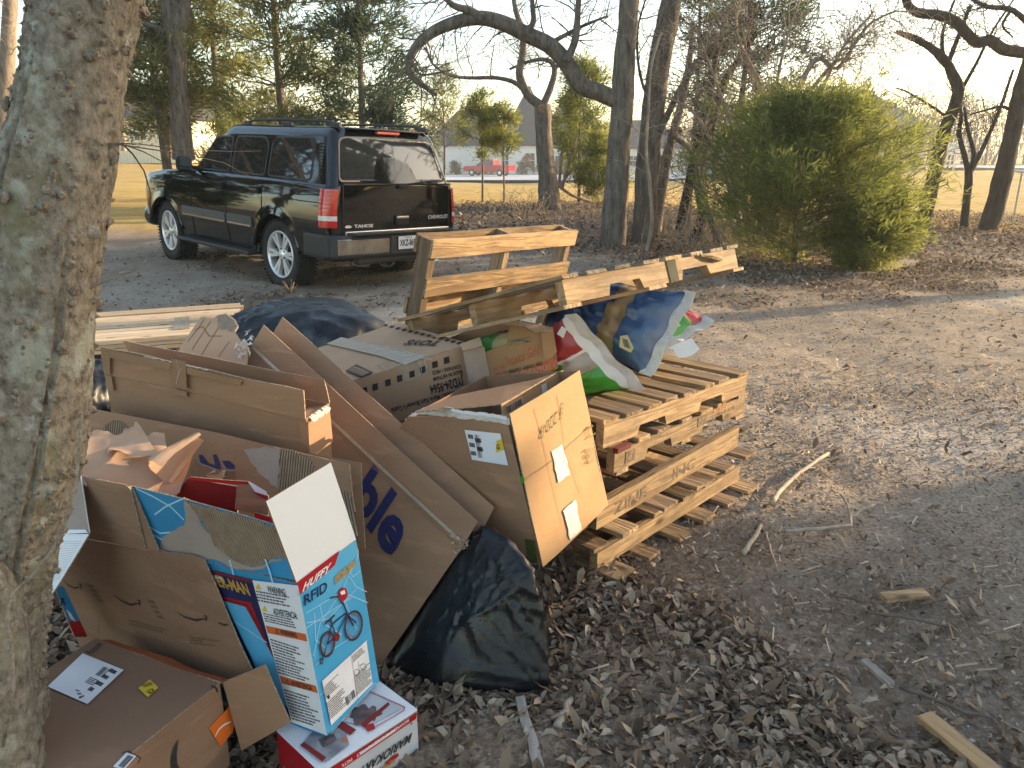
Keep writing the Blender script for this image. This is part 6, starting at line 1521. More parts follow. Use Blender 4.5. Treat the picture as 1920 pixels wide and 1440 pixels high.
# wheels
def make_wheel():
    t = bpy.data.objects.new('wheel', None); col.objects.link(t); t.parent = car
    rb, rt, w_ = .285, WR, .275
    prof = [(rb, .10), (rb + .02, .125), (rb + .055, w_ / 2 - .002), (rt - .045, w_ / 2), (rt - .015, w_ / 2 - .018), (rt, w_ / 2 - .045)]
    for y in (.075, .03, -.03, -.075): prof += [(rt, y + .006), (rt - .010, y + .003), (rt - .010, y - .003), (rt, y - .006)]
    prof += [(rt, -w_ / 2 + .045), (rt - .015, -w_ / 2 + .018), (rt - .045, -w_ / 2), (rb, -.10)]
    m = MB(); m.lathe(prof, 56, 'y'); put('tyre', m.mesh('tyre', True), K['rubber'], t)
    m = MB()
    for k in range(56):
        a = 2 * math.pi * k / 56
        for s in (1, -1): m.box((math.cos(a) * (rt - .006), s * .118, math.sin(a) * (rt - .006)), (.022, .045, .016), Matrix.Rotation(-a, 3, 'Y'))
    put('tread_block', m.mesh('tread_block'), K['rubber'], t, kind='stuff')
    m = MB(); m.lathe([(rb + .004, .118), (rb + .002, .128), (rb - .016, .128), (rb - .024, .10), (rb - .03, -.09), (rb, -.10)], 40, 'y'); put('rim', m.mesh('rim', True), K['alloy'], t)
    m = MB(); m.lathe([(0, .02), (rb - .02, .02), (rb - .02, .0), (0, .0)], 28, 'y'); put('brake_disc', m.mesh('brake_disc'), K['black'], t)
    m = MB(); m.lathe([(0, .118), (.045, .116), (.062, .105), (.085, .098), (.09, .06)], 20, 'y')
    hub = put('hub', m.mesh('hub', True), K['alloy'], t)
    m = MB()
    for k in range(6):
        a = 2 * math.pi * (k + .5) / 6; m.lathe([(0, .112), (.010, .112), (.012, .098)], 6, 'y', (.055 * math.cos(a) * 1.25, 0, .055 * math.sin(a) * 1.25))
    put('wheel_nut', m.mesh('wheel_nut'), K['black'], hub, kind='stuff')
    for k in range(6):
        a = 2 * math.pi * k / 6
        for d in (-.105, .105):
            m = MB(); b0, b1 = a + d * 1.0, a + d * 1.35
            p0 = Vector((math.cos(b0) * .075, .103, math.sin(b0) * .075)); p1 = Vector((math.cos(b1) * (rb - .015), .112, math.sin(b1) * (rb - .015)))
            sd = (p1 - p0).cross(Vector((0, 1, 0))).normalized()
            m.add([p0 - sd * .016, p0 + sd * .016, p1 + sd * .024, p1 - sd * .024] + [q + Vector((0, -.045, 0)) for q in (p0 - sd * .02, p0 + sd * .02, p1 + sd * .028, p1 - sd * .028)], [(0, 1, 2, 3), (7, 6, 5, 4), (0, 4, 5, 1), (1, 5, 6, 2), (2, 6, 7, 3), (3, 7, 4, 0)])
            put('spoke', m.mesh('spoke'), K['alloy'], t)
    return t
wh = make_wheel(); wh.location = (0, .80, WZ)
for (x, y, rz, st) in ((0, -.80, 180, 0), (2.946, .81, 0, 4), (2.946, -.81, 180, 4)):
    c = copy_tree(wh, car); c.location = (x, y, WZ); c.rotation_euler = (0, RD(17 if x else 0), RD(rz - st))
# ================================================================ TREES
def M_bark(name, c, c2, c3, vs=(26, 26, 5), lich=None, bump=.9, sc_=1.0):
    m, t, b = _mat(name); N = t.nodes; L = t.links
    b.inputs['Roughness'].default_value = .92; b.inputs['Specular IOR Level'].default_value = .1
    tc = N.new('ShaderNodeTexCoord'); mp = N.new('ShaderNodeMapping'); mp.inputs['Scale'].default_value = vs; L.new(tc.outputs['Object'], mp.inputs[0])
    n = N.new('ShaderNodeTexNoise'); n.inputs['Scale'].default_value = sc_; n.inputs['Detail'].default_value = 8; n.inputs['Roughness'].default_value = .68; L.new(mp.outputs[0], n.inputs['Vector'])
    r = N.new('ShaderNodeValToRGB'); e = r.color_ramp.elements; e.new(.5)
    for k, (p, q) in enumerate(((.30, c3), (.5, c2), (.68, c))): e[k].position = p; e[k].color = c4(q)
    L.new(n.outputs[0], r.inputs[0]); out = r.outputs[0]
    if lich:
        for (s_, lc, lo) in lich:
            n2 = N.new('ShaderNodeTexNoise'); n2.inputs['Scale'].default_value = s_; n2.inputs['Detail'].default_value = 6; n2.inputs['Roughness'].default_value = .62; L.new(tc.outputs['Object'], n2.inputs['Vector'])
            r2 = N.new('ShaderNodeValToRGB'); r2.color_ramp.elements[0].position = lo; r2.color_ramp.elements[1].position = lo + .07; L.new(n2.outputs[0], r2.inputs[0])
            mf = N.new('ShaderNodeMath'); mf.operation = 'MULTIPLY'; mf.inputs[1].default_value = .75; L.new(r2.outputs[0], mf.inputs[0])
            x = N.new('ShaderNodeMixRGB'); x.inputs[2].default_value = c4(lc); L.new(mf.outputs[0], x.inputs[0]); L.new(out, x.inputs[1]); out = x.outputs[0]
    L.new(out, b.inputs['Base Color'])
    bp = N.new('ShaderNodeBump'); bp.inputs['Strength'].default_value = bump; bp.inputs['Distance'].default_value = .015; L.new(n.outputs[0], bp.inputs['Height']); L.new(bp.outputs[0], b.inputs['Normal'])
    return m
K['bark_near'] = M_bark('warty_bark', (.39, .345, .275), (.265, .228, .178), (.10, .08, .062), (50, 50, 34), [(7, (.43, .435, .355), .56), (3.6, (.215, .19, .105), .56), (17, (.52, .51, .45), .62)], 1.0)
K['bark'] = M_bark('grey_brown_bark', (.235, .20, .165), (.15, .127, .103), (.06, .05, .041), (14, 14, 3.2), None, 1.0)
K['bark_pale'] = M_bark('pale_bark', (.42, .35, .27), (.30, .245, .19), (.16, .125, .095), (12, 12, 4), None, .8)
K['bark_dark'] = M_bark('dark_bark', (.085, .072, .06), (.052, .044, .037), (.024, .02, .017), (14, 14, 3.5), None, 1.0)
def limb(px, Y, wpx, dz=0):
    """limb from pixel centre line at forward distance(s) Y with pixel widths"""
    n = len(px); Ys = np.broadcast_to(np.asarray(Y, float), (n,)) if np.ndim(Y) == 0 else np.interp(np.linspace(0, 1, n), np.linspace(0, 1, len(Y)), Y)
    P = [gy(x, y, q) for (x, y), q in zip(px, Ys)]
    wv = np.interp(np.linspace(0, 1, n), np.linspace(0, 1, len(wpx)), wpx)
    rad = [w_ / 2 / FPX * math.hypot(q, .2) for w_, q in zip(wv, Ys)]
    # smooth (Catmull-Rom)
    Q, Rr = [], []
    for i in range(n - 1):
        p0, p1, p2, p3 = P[max(i - 1, 0)], P[i], P[i + 1], P[min(i + 2, n - 1)]
        for k in range(4):
            t = k / 4; Q.append(.5 * ((2 * p1) + (p2 - p0) * t + (2 * p0 - 5 * p1 + 4 * p2 - p3) * t * t + (3 * p1 - p0 - 3 * p2 + p3) * t ** 3)); Rr.append(rad[i] * (1 - t) + rad[i + 1] * t)
    Q.append(P[-1]); Rr.append(rad[-1]); return Q, Rr
def twigs_from(lines, n, L0, rg, depth=2, r0=.012, up=.15, spread=1.0, droop=0.0, t0=.25, out=None, kids=3):
    """crooked side shoots off limbs, branching again"""
    out = [] if out is None else out
    lens = [sum((Vector(a) - Vector(b)).length for a, b in zip(P[1:], P[:-1])) for P, r in lines]; tot = sum(lens) + 1e-6
    for (P, r), l in zip(lines, lens):
        for _ in range(max(1, int(round(n * l / tot)))):
            t = rg.uniform(t0, 1) * (len(P) - 1); i = min(int(t), len(P) - 2); f = t - i
            p = Vector(P[i]).lerp(Vector(P[i + 1]), f); d = (Vector(P[i + 1]) - Vector(P[i])).normalized()
            s = Vector((rg.gauss(0, 1), rg.gauss(0, 1), rg.gauss(0, 1))); s = (s - d * s.dot(d)).normalized()
            v = (d * rg.uniform(.2, .8) + s * spread + Vector((0, 0, up))).normalized(); Ln = L0 * rg.uniform(.45, 1.25); k = 6
            rr = min(r0, (r[i] if hasattr(r, '__len__') else r) * .6) * rg.uniform(.6, 1.1); pts, rad = [p], [rr]
            for q in range(k):
                v = (v + Vector((rg.gauss(0, .24), rg.gauss(0, .24), rg.gauss(0, .22) - droop * q / k))).normalized(); pts.append(pts[-1] + v * (Ln / k)); rad.append(rr * (1 - .8 * (q + 1) / k))
            out.append((pts, rad))
            if depth > 1: twigs_from([(pts, rad)], kids, L0 * .5, rg, depth - 1, rr * .7, up, spread, droop, .15, out, kids)
    return out
def bare_tree(name, label, limbs, seed, mat, n=40, L0=1.0, depth=3, r0=.014, loc=None, group='bare winter trees', up=.15, droop=0, kids=3, twig_from=0, sides=10, bark_rough=True, minr=.0026):
    """limbs[0] is the trunk; the rest are main boughs"""
    rg = random.Random(seed); loc = Vector(limbs[0][0][0]) if loc is None else Vector(loc)
    loc = Vector((loc.x, loc.y, tzs(loc.x, loc.y)))
    t = thing(name, label, 'tree', loc, group=group)
    tr = [(limbs[0][0], limbs[0][1], 14)]
    def rough(me, amt):
        if not bark_rough: return me
        n_ = len(me.vertices); co = np.empty(n_ * 3, np.float32); me.vertices.foreach_get('co', co); co = co.reshape(-1, 3).astype(float)
        no = np.empty(n_ * 3, np.float32); me.vertices.foreach_get('normal', no) if hasattr(me.vertices, 'foreach_get') else None
        no = no.reshape(-1, 3); co = co + no * (amt * fbm(co * np.array([9, 9, 3.0]) + seed, 3, seed))[:, None]
        me.vertices.foreach_set('co', co.astype(np.float32).ravel()); me.update(); return me
    put('trunk', rough(tubes_mesh('trunk', tr, loc), limbs[0][1][0] * .12), mat, t)
    for P, r in limbs[1:]: put('branch', tubes_mesh('branch', [(P, r, sides)], loc), mat, t)
    lines = twigs_from(limbs[twig_from:], n, L0, rg, depth, r0, up, 1.0, droop, kids=kids)
    if lines: put('twigs', tubes_mesh('twigs', [(P, np.maximum(np.array(r), minr), 4 if r[0] > .008 else 3) for P, r in lines], loc), mat, t, kind='stuff')
    return t
# ---------------------------------------------------------------- the warty trunk close by on the left
def near_tree():
    ctr = [(-45, 1500), (-28, 1330), (-20, 1150), (2, 1000), (30, 860), (52, 700), (72, 560), (92, 400), (118, 250), (146, 110), (160, 0), (175, -120), (190, -300), (215, -600), (230, -1000)]
    rgt = [(125, 1500), (85, 1350), (52, 1230), (100, 1075), (138, 940), (158, 780), (172, 620), (188, 480), (205, 330), (238, 150), (272, 10), (290, -120), (310, -300), (330, -600), (340, -1000)]
    D = [1.55, 1.56, 1.57, 1.58, 1.6, 1.62, 1.64, 1.66, 1.68, 1.70, 1.72, 1.74, 1.76, 1.8, 1.85]
    P = [gy(x, y, d) for (x, y), d in zip(ctr, D)]; Rr = [(gy(b[0], b[1], d) - gy(a[0], a[1], d)).length for a, b, d in zip(ctr, rgt, D)]
    base = P[0]; loc = Vector((base.x, base.y, 0))
    t = thing('foreground_tree', 'thick warty grey tree trunk close to the camera at the left edge', 'tree', loc, group=None)
    n = len(P); s = np.linspace(0, 1, n); S = np.linspace(0, 1, 420)
    PP = np.stack([np.interp(S, s, [p[k] for p in P]) for k in range(3)], -1); RR = np.interp(S, s, Rr)
    ker = np.ones(41) / 41; pad = lambda a: np.convolve(np.pad(a, 20, 'edge'), ker, 'valid')
    PP = np.stack([pad(PP[:, k]) for k in range(3)], -1); RR = pad(RR) * .87
    V, Fq = tube_arrays(PP, RR, 160)
    V = V.reshape(420, 160, 3); c = PP[:, None, :]; d = V - c; dn = d / np.linalg.norm(d, axis=-1, keepdims=True)
    q = V * np.array([1, 1, .75])
    disp = .006 * fbm(q * 4, 2, 3) + .0028 * fbm(q * 24, 3, 5) + .0022 * fbm(q * 70, 2, 9)
    # a few long seams in the bark
    ang = np.arctan2(dn[..., 1], dn[..., 0]); hz = V[..., 2]
    for (a0, k, w_, dep, ph) in ((-2.25, .40, .035, .012, 0), (-.75, -.25, .035, .010, .8), (-1.75, -.5, .02, .006, 2)):
        da = (ang - (a0 + k * (hz - 1.0) + .12 * np.sin(hz * 5 + ph)) + math.pi) % (2 * math.pi) - math.pi
        disp = disp - dep * np.exp(-(da / w_) ** 2) * sst(-.4, .3, np.sin(hz * 2.1 + ph) + .5) + dep * .8 * np.exp(-((np.abs(da) - w_ * 2.2) / (w_ * 1.2)) ** 2) * sst(-.4, .3, np.sin(hz * 2.1 + ph) + .5)
    V = V + dn * disp[..., None]
    co = V
    put('trunk', fast_mesh('trunk', V.reshape(-1, 3) - np.array(tuple(loc)), Fq, smooth=True), K['bark_near'], t)
    # second stem: root swelling at the lower left
    P2 = [gy(-60, 1000, 1.46), gy(-40, 1100, 1.45), gy(-30, 1180, 1.44), gy(-20, 1290, 1.43), gy(-5, 1400, 1.42), gy(20, 1500, 1.41)]
    R2 = [.03, .072, .082, .078, .082, .095]
    S2 = np.linspace(0, 1, 120); s2 = np.linspace(0, 1, 6)
    V, Fq = tube_arrays(np.stack([pad(np.interp(S2, s2, [p[k] for p in P2])) for k in range(3)], -1), pad(np.interp(S2, s2, R2)), 90); d = V.reshape(120, 90, 3); cc = d.mean(1, keepdims=True); dn2 = (d - cc) / np.linalg.norm(d - cc, axis=-1, keepdims=True)
    d = d + dn2 * (.010 * fbm(d * 8, 4, 13) + .006 * fbm(d * 30, 3, 15))[..., None]
    put('side_stem', fast_mesh('side_stem', d.reshape(-1, 3) - np.array(tuple(loc)), Fq, smooth=True), K['bark_near'], t)
    # warts: corky knobs, many small, some in clusters, crowding the right-hand profile low down
    rg = np.random.RandomState(8); knobs_v, knobs_f, b = [], [], 0; lo_ = np.array(tuple(loc))
    for k in range(6000):
        i = int(rg.uniform(5, 415)); j = int(rg.uniform(0, 160)); p = co[i, j] - lo_; nrm = dn[i, j]
        z = p[2]
        if nrm[1] > .45: continue
        if rg.uniform() > (.9 if (z < 1.0 and nrm[0] > -.1) else .22): continue
        r_ = rg.gamma(1.5, .0016) + .0014; r_ = min(r_, .0095); m = rg.randint(5, 8)
        u = np.cross(nrm, (0, 0, 1)); u /= np.linalg.norm(u); v = np.cross(nrm, u)
        rings = ((1.5, -.15), (1.15, .35), (.75, .8), (.3, .95), (.0, .82)); ring_v = []
        for (rr, hh) in rings:
            for a in range(m):
                an = 2 * math.pi * a / m; jt = 1 + rg.normal(0, .28)
                ring_v.append(p + (u * math.cos(an) + v * math.sin(an) * 1.15) * rr * r_ * jt + nrm * hh * r_ * (1.2 + rg.normal(0, .3)))
        for q_ in range(4):
            for a in range(m): knobs_f.append((b + q_ * m + a, b + q_ * m + (a + 1) % m, b + (q_ + 1) * m + (a + 1) % m, b + (q_ + 1) * m + a))
        knobs_v += ring_v; b += 5 * m
    put('warts', fast_mesh('warts', np.array(knobs_v), np.array(knobs_f), smooth=False), K['wart'], t, kind='stuff')
    # creeper stem and thin whips
    vn_ = MB(); vn_.tube([p - loc for p in (gy(152, 775, 1.48), gy(150, 830, 1.47), gy(143, 900, 1.46), gy(128, 965, 1.46), gy(100, 1030, 1.46), gy(60, 1080, 1.44), gy(24, 1110, 1.40), (gy(10, 1160, 1.36)), gy(22, 1210, 1.35), gy(25, 1290, 1.34), gy(5, 1400, 1.33))], [.0025, .003, .003, .0035, .004, .004, .004, .004, .004, .004, .004], 7)
    put('creeper_stem', vn_.mesh('creeper_stem', True), K['wart'], t)
    for px_, Y0, Y1, r_ in (([(205, 268), (260, 270), (340, 280), (430, 284), (490, 283)], 1.65, 2.2, .0016), ([(205, 268), (270, 278), (350, 290), (420, 305), (475, 335)], 1.65, 2.1, .0017), ([(232, 272), (250, 290), (270, 320), (282, 360), (282, 400)], 1.66, 1.8, .0022), ([(236, 272), (270, 285), (310, 306)], 1.66, 1.9, .0018), ([(170, 540), (205, 525), (250, 508), (275, 485)], 1.60, 1.8, .0022)):
        m = MB(); nn = len(px_); m.tube([gy(x, y, Y0 + (Y1 - Y0) * i / (nn - 1)) - loc for i, (x, y) in enumerate(px_)], [r_ * (1 - .6 * i / nn) for i in range(nn)], 5); put('shoot', m.mesh('shoot', True), K['bark'] if r_ > .0015 else K['twig'], t)
    return t
K['wart'] = M_bark('corky_wart', (.40, .34, .265), (.28, .232, .178), (.13, .105, .08), (60, 60, 60), [(14, (.38, .38, .33), .60)], .8)
near_tree()
# ---------------------------------------------------------------- foliage
def rot_to(dirs):
    d = dirs / (np.linalg.norm(dirs, axis=-1, keepdims=True) + 1e-9); up = np.where(np.abs(d[:, 2:3]) < .9, np.array([[0, 0, 1.0]]), np.array([[1.0, 0, 0]]))
    u = np.cross(d, up); u /= np.linalg.norm(u, axis=-1, keepdims=True); v = np.cross(u, d); return d, u, v
def spray_mesh(name, C, D, size, rg, per=10, spread=.8, aspect=.22, tint=None, droop=0.0, clump=.5):
    """each centre C gets a tuft of slim leaf slivers fanning around direction D"""
    n = len(C); c = np.repeat(C, per, 0); d = np.repeat(D, per, 0) + rg.normal(0, spread, (n * per, 3)); d[:, 2] -= droop
    d, u, v = rot_to(d); s = size * rg.uniform(.5, 1.2, n * per)[:, None]
    c = c + rg.normal(0, clump, (n * per, 3)) * size
    a = rg.uniform(0, math.pi, n * per)[:, None]; w_ = (u * np.cos(a) + v * np.sin(a)) * s * aspect
    V = np.stack([c, c + d * s * .5 + w_, c + d * s, c + d * s * .5 - w_], 1).reshape(-1, 3)
    tn = np.repeat(rg.uniform(0, 1, n) if tint is None else tint, per); tn = np.clip(tn + rg.normal(0, .12, n * per), 0, 1)
    return fast_mesh(name, V, np.arange(4 * n * per).reshape(-1, 4), tint=np.repeat(tn, 4))
K['cedar'] = M_attr('cedar_foliage', [(0, (.085, .11, .038)), (.4, (.155, .18, .055)), (.75, (.23, .23, .07)), (1, (.32, .27, .10))], rough=.7, trans=.6)
K['cedar_dark'] = M_attr('dark_cedar_foliage', [(0, (.035, .06, .038)), (.5, (.07, .105, .058)), (1, (.14, .165, .075))], rough=.7, trans=.55)
K['bush_leaf'] = M_attr('bush_foliage', [(0, (.11, .14, .036)), (.4, (.18, .21, .052)), (.75, (.25, .26, .068)), (1, (.33, .31, .10))], rough=.65, trans=.62)
K['brown_leaf'] = M_attr('dry_leaves_on_twigs', [(0, (.08, .055, .03)), (.6, (.17, .12, .06)), (1, (.27, .20, .10))], rough=.8, trans=.3)
def cedar(name, label, base, h, r, seed, mat='cedar', n_limb=90, per_limb=9, per=12, size=.22, low=.12, shape=1.0, trunk_r=.12, lean=(0, 0), group='evergreen trees', droop=.15, gap=.25, cat='tree', bark='bark', aspect=.20, spread=.75, tiers=False, trunk=True):
    rg = np.random.RandomState(seed); base = Vector(base); t = thing(name, label, cat, base, group=group)
    lines = []; C, D, T = [], [], []
    top = np.array([lean[0], lean[1], h])
    tp = [tuple(np.array([0, 0, 0]) * (1 - s) + top * s + np.array([.05 * h * .3 * math.sin(s * 5 + seed), .03 * h * math.sin(s * 4 + seed * 2), 0]) * s) for s in np.linspace(0, 1, 9)]
    if trunk: put('trunk', tubes_mesh('trunk', [(tp, [trunk_r * (1 - .88 * s) for s in np.linspace(0, 1, 9)], 9)], (0, 0, 0)), K[bark], t)
    for k in range(n_limb):
        s = low + (1 - low) * rg.uniform(0, 1) ** .9
        if tiers: s = low + (1 - low) * (math.floor((s - low) / (1 - low) * 9) + rg.uniform(0, .35)) / 9
        prof = (math.sin(min(1, (1 - s) * 1.25 + .08) * math.pi / 2)) ** shape * (min(1, (s - low) / .12 + .45))
        L_ = r * prof * rg.uniform(.6, 1.12); a = rg.uniform(0, 2 * math.pi)
        if fbm(np.array([[math.cos(a) * 1.3, math.sin(a) * 1.3, s * 3 + seed]]), 2, seed)[0] < -gap * 1.2: L_ *= .45
        p = np.array([np.interp(s, np.linspace(0, 1, 9), [q[m] for q in tp]) for m in range(3)]); v = np.array([math.cos(a), math.sin(a), .35 - droop]); pts = [p]
        tl = rg.uniform(-.25, .25)
        for q in range(6):
            v = v + np.array([rg.normal(0, .12), rg.normal(0, .12), rg.normal(.02 - droop * .25, .08)]); v /= np.linalg.norm(v); pts.append(pts[-1] + v * L_ / 6)
        lines.append((pts, [max(.006, trunk_r * .16 * (1 - q / 7)) for q in range(7)], 4))
        for q in range(per_limb):
            f = rg.uniform(.28, 1.0) ** .75 * 6; i = min(int(f), 5); c = pts[i] + (pts[i + 1] - pts[i]) * (f - i) + rg.normal(0, .07 * r, 3) * np.array([1, 1, .7])
            C.append(c); dd = (pts[i + 1] - pts[i]); D.append(dd / (np.linalg.norm(dd) + 1e-9) + np.array([0, 0, .25])); T.append(np.clip(.5 + tl + rg.normal(0, .16), 0, 1))
    put('branches', tubes_mesh('branches', lines, (0, 0, 0)), K[bark], t, kind='stuff')
    put('crown', spray_mesh('crown', np.array(C), np.array(D), size, rg, per, spread, aspect, np.array(T)), K[mat], t, kind='stuff')
    return t
def gb_(px_, Y):   # ground point under pixel column at forward distance
    p = gy(px_, 400, Y); return Vector((p.x, Y, tzs(p.x, Y)))
# the big light green bush
cedar('green_bush', 'big feathery yellow green bush at the edge of the dirt yard', gb_(1500, 11.6), 2.2, 1.95, 4, 'bush_leaf', 225, 12, 23, .14, .015, .85, .05, lean=(-.1, 0), droop=.0, cat='bush', group=None, gap=.08, aspect=.06, spread=.75)
cedar('green_bush', 'small sunlit yellow green bush spilling forward at the foot of the big bush', gb_(1635, 11.0), 1.0, .70, 14, 'bush_leaf', 90, 12, 22, .11, .02, .6, .03, droop=.05, cat='bush', group=None, aspect=.07)
# evergreens behind the car
cedar('cedar_tree', 'tall dark green cedar left of the car roof, lowest branches hanging over the white house', gb_(325, 20.0), 7.6, 2.1, 21, 'cedar', 115, 12, 20, .25, .25, .5, .13, tiers=True, droop=.18, aspect=.075, spread=.6)
cedar('cedar_tree', 'layered yellow green evergreen directly behind the car roof', gb_(545, 21.0), 9.0, 2.4, 22, 'cedar', 120, 12, 20, .26, .12, .45, .14, tiers=True, droop=.12, gap=.3, aspect=.07, spread=.6)
cedar('cedar_tree', 'blue green evergreen right of the car roof with a drooping outline', gb_(690, 20.0), 6.6, 1.8, 23, 'cedar_dark', 100, 12, 20, .24, .10, .55, .12, tiers=True, droop=.10, gap=.3, aspect=.07, spread=.6)
cedar('cedar_tree', 'evergreen half hidden between the dark trunk and the layered evergreen', gb_(430, 24.0), 8.5, 2.1, 24, 'cedar', 80, 11, 18, .28, .10, .5, .14, tiers=True, droop=.12, gap=.3, aspect=.07, spread=.6)
cedar('sapling', 'thin young evergreen with an open crown, next to the rear of the car', gb_(835, 26.0), 3.9, 1.2, 31, 'cedar', 44, 7, 14, .17, .28, .8, .05, droop=.0, gap=.4, aspect=.08)
cedar('sapling', 'yellow green sapling with two thin stems in front of the red pickup', gb_(905, 22.5), 2.9, .80, 32, 'bush_leaf', 46, 8, 16, .15, .42, .6, .035, droop=.05, gap=.3, aspect=.08)
cedar('sapling', 'second thin stemmed sapling right beside the two stemmed one', gb_(945, 22.0), 2.5, .70, 33, 'bush_leaf', 38, 8, 14, .15, .45, .6, .03, droop=.05, gap=.3, aspect=.08)
cedar('shrub', 'yellow green juniper shrub with pale bare stems right of the forked tree', gb_(1085, 21.0), 3.4, 1.15, 34, 'bush_leaf', 75, 9, 18, .17, .16, .6, .05, droop=.02, cat='bush', gap=.3, aspect=.075)
cedar('shrub', 'sunlit yellow shrub between the forked tree and the pair of trunks', gb_(1120, 20.0), 1.7, .75, 35, 'bush_leaf', 60, 9, 18, .14, .04, .6, .03, droop=.02, cat='bush', gap=.3, aspect=.075)
cedar('cedar_tree', 'dark dense evergreen behind the pair of trunks and the bush', gb_(1370, 17.0), 6.2, 1.6, 36, 'cedar_dark', 90, 11, 20, .19, .10, .5, .10, droop=.08, gap=.3, aspect=.07)
cedar('cedar_tree', 'dark evergreen clump immediately right of the second trunk', gb_(1290, 15.5), 5.2, .85, 37, 'cedar_dark', 50, 9, 18, .16, .20, .6, .07, droop=.05, gap=.3, aspect=.07)
# pair of trunks
TA = limb([(1146, 486), (1153, 400), (1160, 300), (1166, 200), (1172, 100), (1181, 0), (1190, -120), (1205, -300)], 12.9, [52, 43, 37, 31, 20])
archb = limb([(1160, 190), (1120, 172), (1090, 160), (1062, 118), (1030, 85), (990, 66), (950, 46), (905, 34), (860, 40), (815, 58), (785, 82), (768, 112), (770, 140), (800, 165), (818, 178)], [12.9, 12.6, 12.3], [30, 30, 28, 26, 22, 17, 12, 6])
a2 = limb([(905, 34), (880, 20), (850, 10), (830, -10)], 12.5, [16, 8]); a3 = limb([(985, 64), (1000, 40), (998, 0), (1010, -40)], 12.6, [12, 5]); a4 = limb([(1062, 115), (1080, 70), (1085, 0), (1100, -60)], 12.6, [14, 8])
a5 = limb([(770, 112), (790, 140), (850, 130)], 12.3, [6, 2]); a6 = limb([(1030, 82), (1090, 50), (1140, 30)], 12.8, [9, 3])
bare_tree('arching_tree', 'grey tree trunk with one long limb arching to the left across the sky', [TA, archb, a2, a3, a4, a5, a6], 3, K['bark'], n=90, L0=1.0, depth=3, r0=.013, twig_from=1, up=.05)
TB = limb([(1203, 478), (1210, 400), (1216, 300), (1226, 200), (1240, 100), (1260, 0), (1280, -120), (1300, -300)], 13.4, [48, 41, 39, 34, 26])
b1 = limb([(1216, 300), (1245, 230), (1285, 150), (1330, 90), (1370, 60), (1420, 30)], 13.3, [14, 9, 5]); b2 = limb([(1225, 210), (1200, 140), (1195, 60), (1210, 0)], 13.3, [6, 3])
bare_tree('straight_tree', 'straight grey tree trunk leaning slightly right, just right of the arching tree', [TB, b1, b2], 5, K['bark'], n=50, L0=.9, depth=3, r0=.010, twig_from=1, droop=.1)
# forked tree farther back
fl0 = limb([(1032, 392), (1027, 340), (1022, 290), (1019, 240), (1017, 196)], 19.2, [44, 34, 30, 28]); f1 = limb([(1017, 200), (990, 178), (974, 140), (980, 100), (980, 60), (967, 20), (960, -30)], 19.2, [18, 15, 13, 10, 7])
f2 = limb([(988, 176), (965, 155), (930, 146), (880, 146), (840, 140), (810, 118), (800, 90)], 19.2, [9, 7, 5, 3]); f3 = limb([(1018, 198), (1032, 165), (1040, 130), (1025, 112), (990, 116), (955, 130)], 19.2, [14, 11, 7, 4]); f4 = limb([(1040, 130), (1070, 90), (1080, 40), (1088, -10)], 19.2, [8, 7, 6])
bare_tree('forked_tree', 'bare forked tree with a sawn pale knot at the fork, standing in the leaves', [fl0, f1, f2, f3, f4], 7, K['bark'], n=70, L0=1.2, depth=3, r0=.014, twig_from=1)
mbk_ = MB(); mbk_.lathe([(0, -.02), (.10, -.01), (.08, .03), (0, .04)], 10, 'y', tuple(gy(1016, 203, 18.95))); kn = wput('sawn_knot', mbk_, K['pal'], bpy.data.objects['forked_tree'])
# thinner stems round the bush
for i, (lab, px_, Y, wv, mt) in enumerate((
    ('thin crooked pale stem close to the right of the second trunk', [(1212, 470), (1222, 420), (1218, 340), (1212, 290), (1216, 200), (1222, 120), (1240, 60)], 12.4, [8, 6, 4], 'bark_pale'),
    ('leaning thin grey trunk between the second trunk and the bush', [(1228, 440), (1236, 380), (1248, 310), (1262, 250), (1276, 200), (1290, 130), (1300, 40)], 14.8, [22, 18, 14, 8], 'bark'),
    ('dark slim trunk behind the left side of the bush', [(1272, 455), (1282, 400), (1296, 330), (1310, 260), (1330, 180), (1345, 90)], 14.0, [20, 18, 14, 8], 'bark_dark'),
    ('dark leaning trunk partly covered by the bush', [(1300, 460), (1318, 400), (1310, 330), (1330, 250), (1360, 150), (1420, 60)], 13.6, [24, 20, 16, 8], 'bark_dark'),
    ('thin bent stem forking low behind the bush', [(1352, 470), (1330, 400), (1312, 350), (1300, 290), (1262, 255)], 13.2, [16, 12, 9, 6], 'bark'))):
    L_ = limb(px_, Y, wv); bare_tree('thin_tree', lab, [L_], 40 + i, K[mt], n=16, L0=.9, depth=2, r0=.008, group='thin trees around the bush', droop=.1)
# tangle of bare twigs above the bush
tg = []
for k, (px_, Y) in enumerate((([(1400, 440), (1390, 330), (1370, 230), (1330, 120), (1300, 40)], 13.0), ([(1410, 440), (1430, 300), (1450, 190), (1470, 90), (1500, 0)], 12.8), ([(1420, 440), (1480, 300), (1540, 170), (1580, 90), (1640, 20)], 12.6), ([(1395, 440), (1350, 300), (1300, 210), (1240, 180)], 13.2), ([(1415, 430), (1460, 260), (1560, 122), (1590, 112), (1600, 60)], 13.0), ([(1400, 300), (1430, 180), (1380, 60), (1400, -40)], 13.4), ([(1480, 200), (1530, 110), (1570, 128), (1625, 50), (1680, 20)], 12.7))): tg.append(limb(px_, Y, [10, 8, 5, 3]))
bare_tree('tangled_tree', 'tangled grey mass of bare drooping twigs above the green bush', tg, 61, K['bark_pale'], n=300, L0=.95, depth=3, r0=.009, droop=.28, kids=3, minr=.0032, loc=gb_(1400, 13))
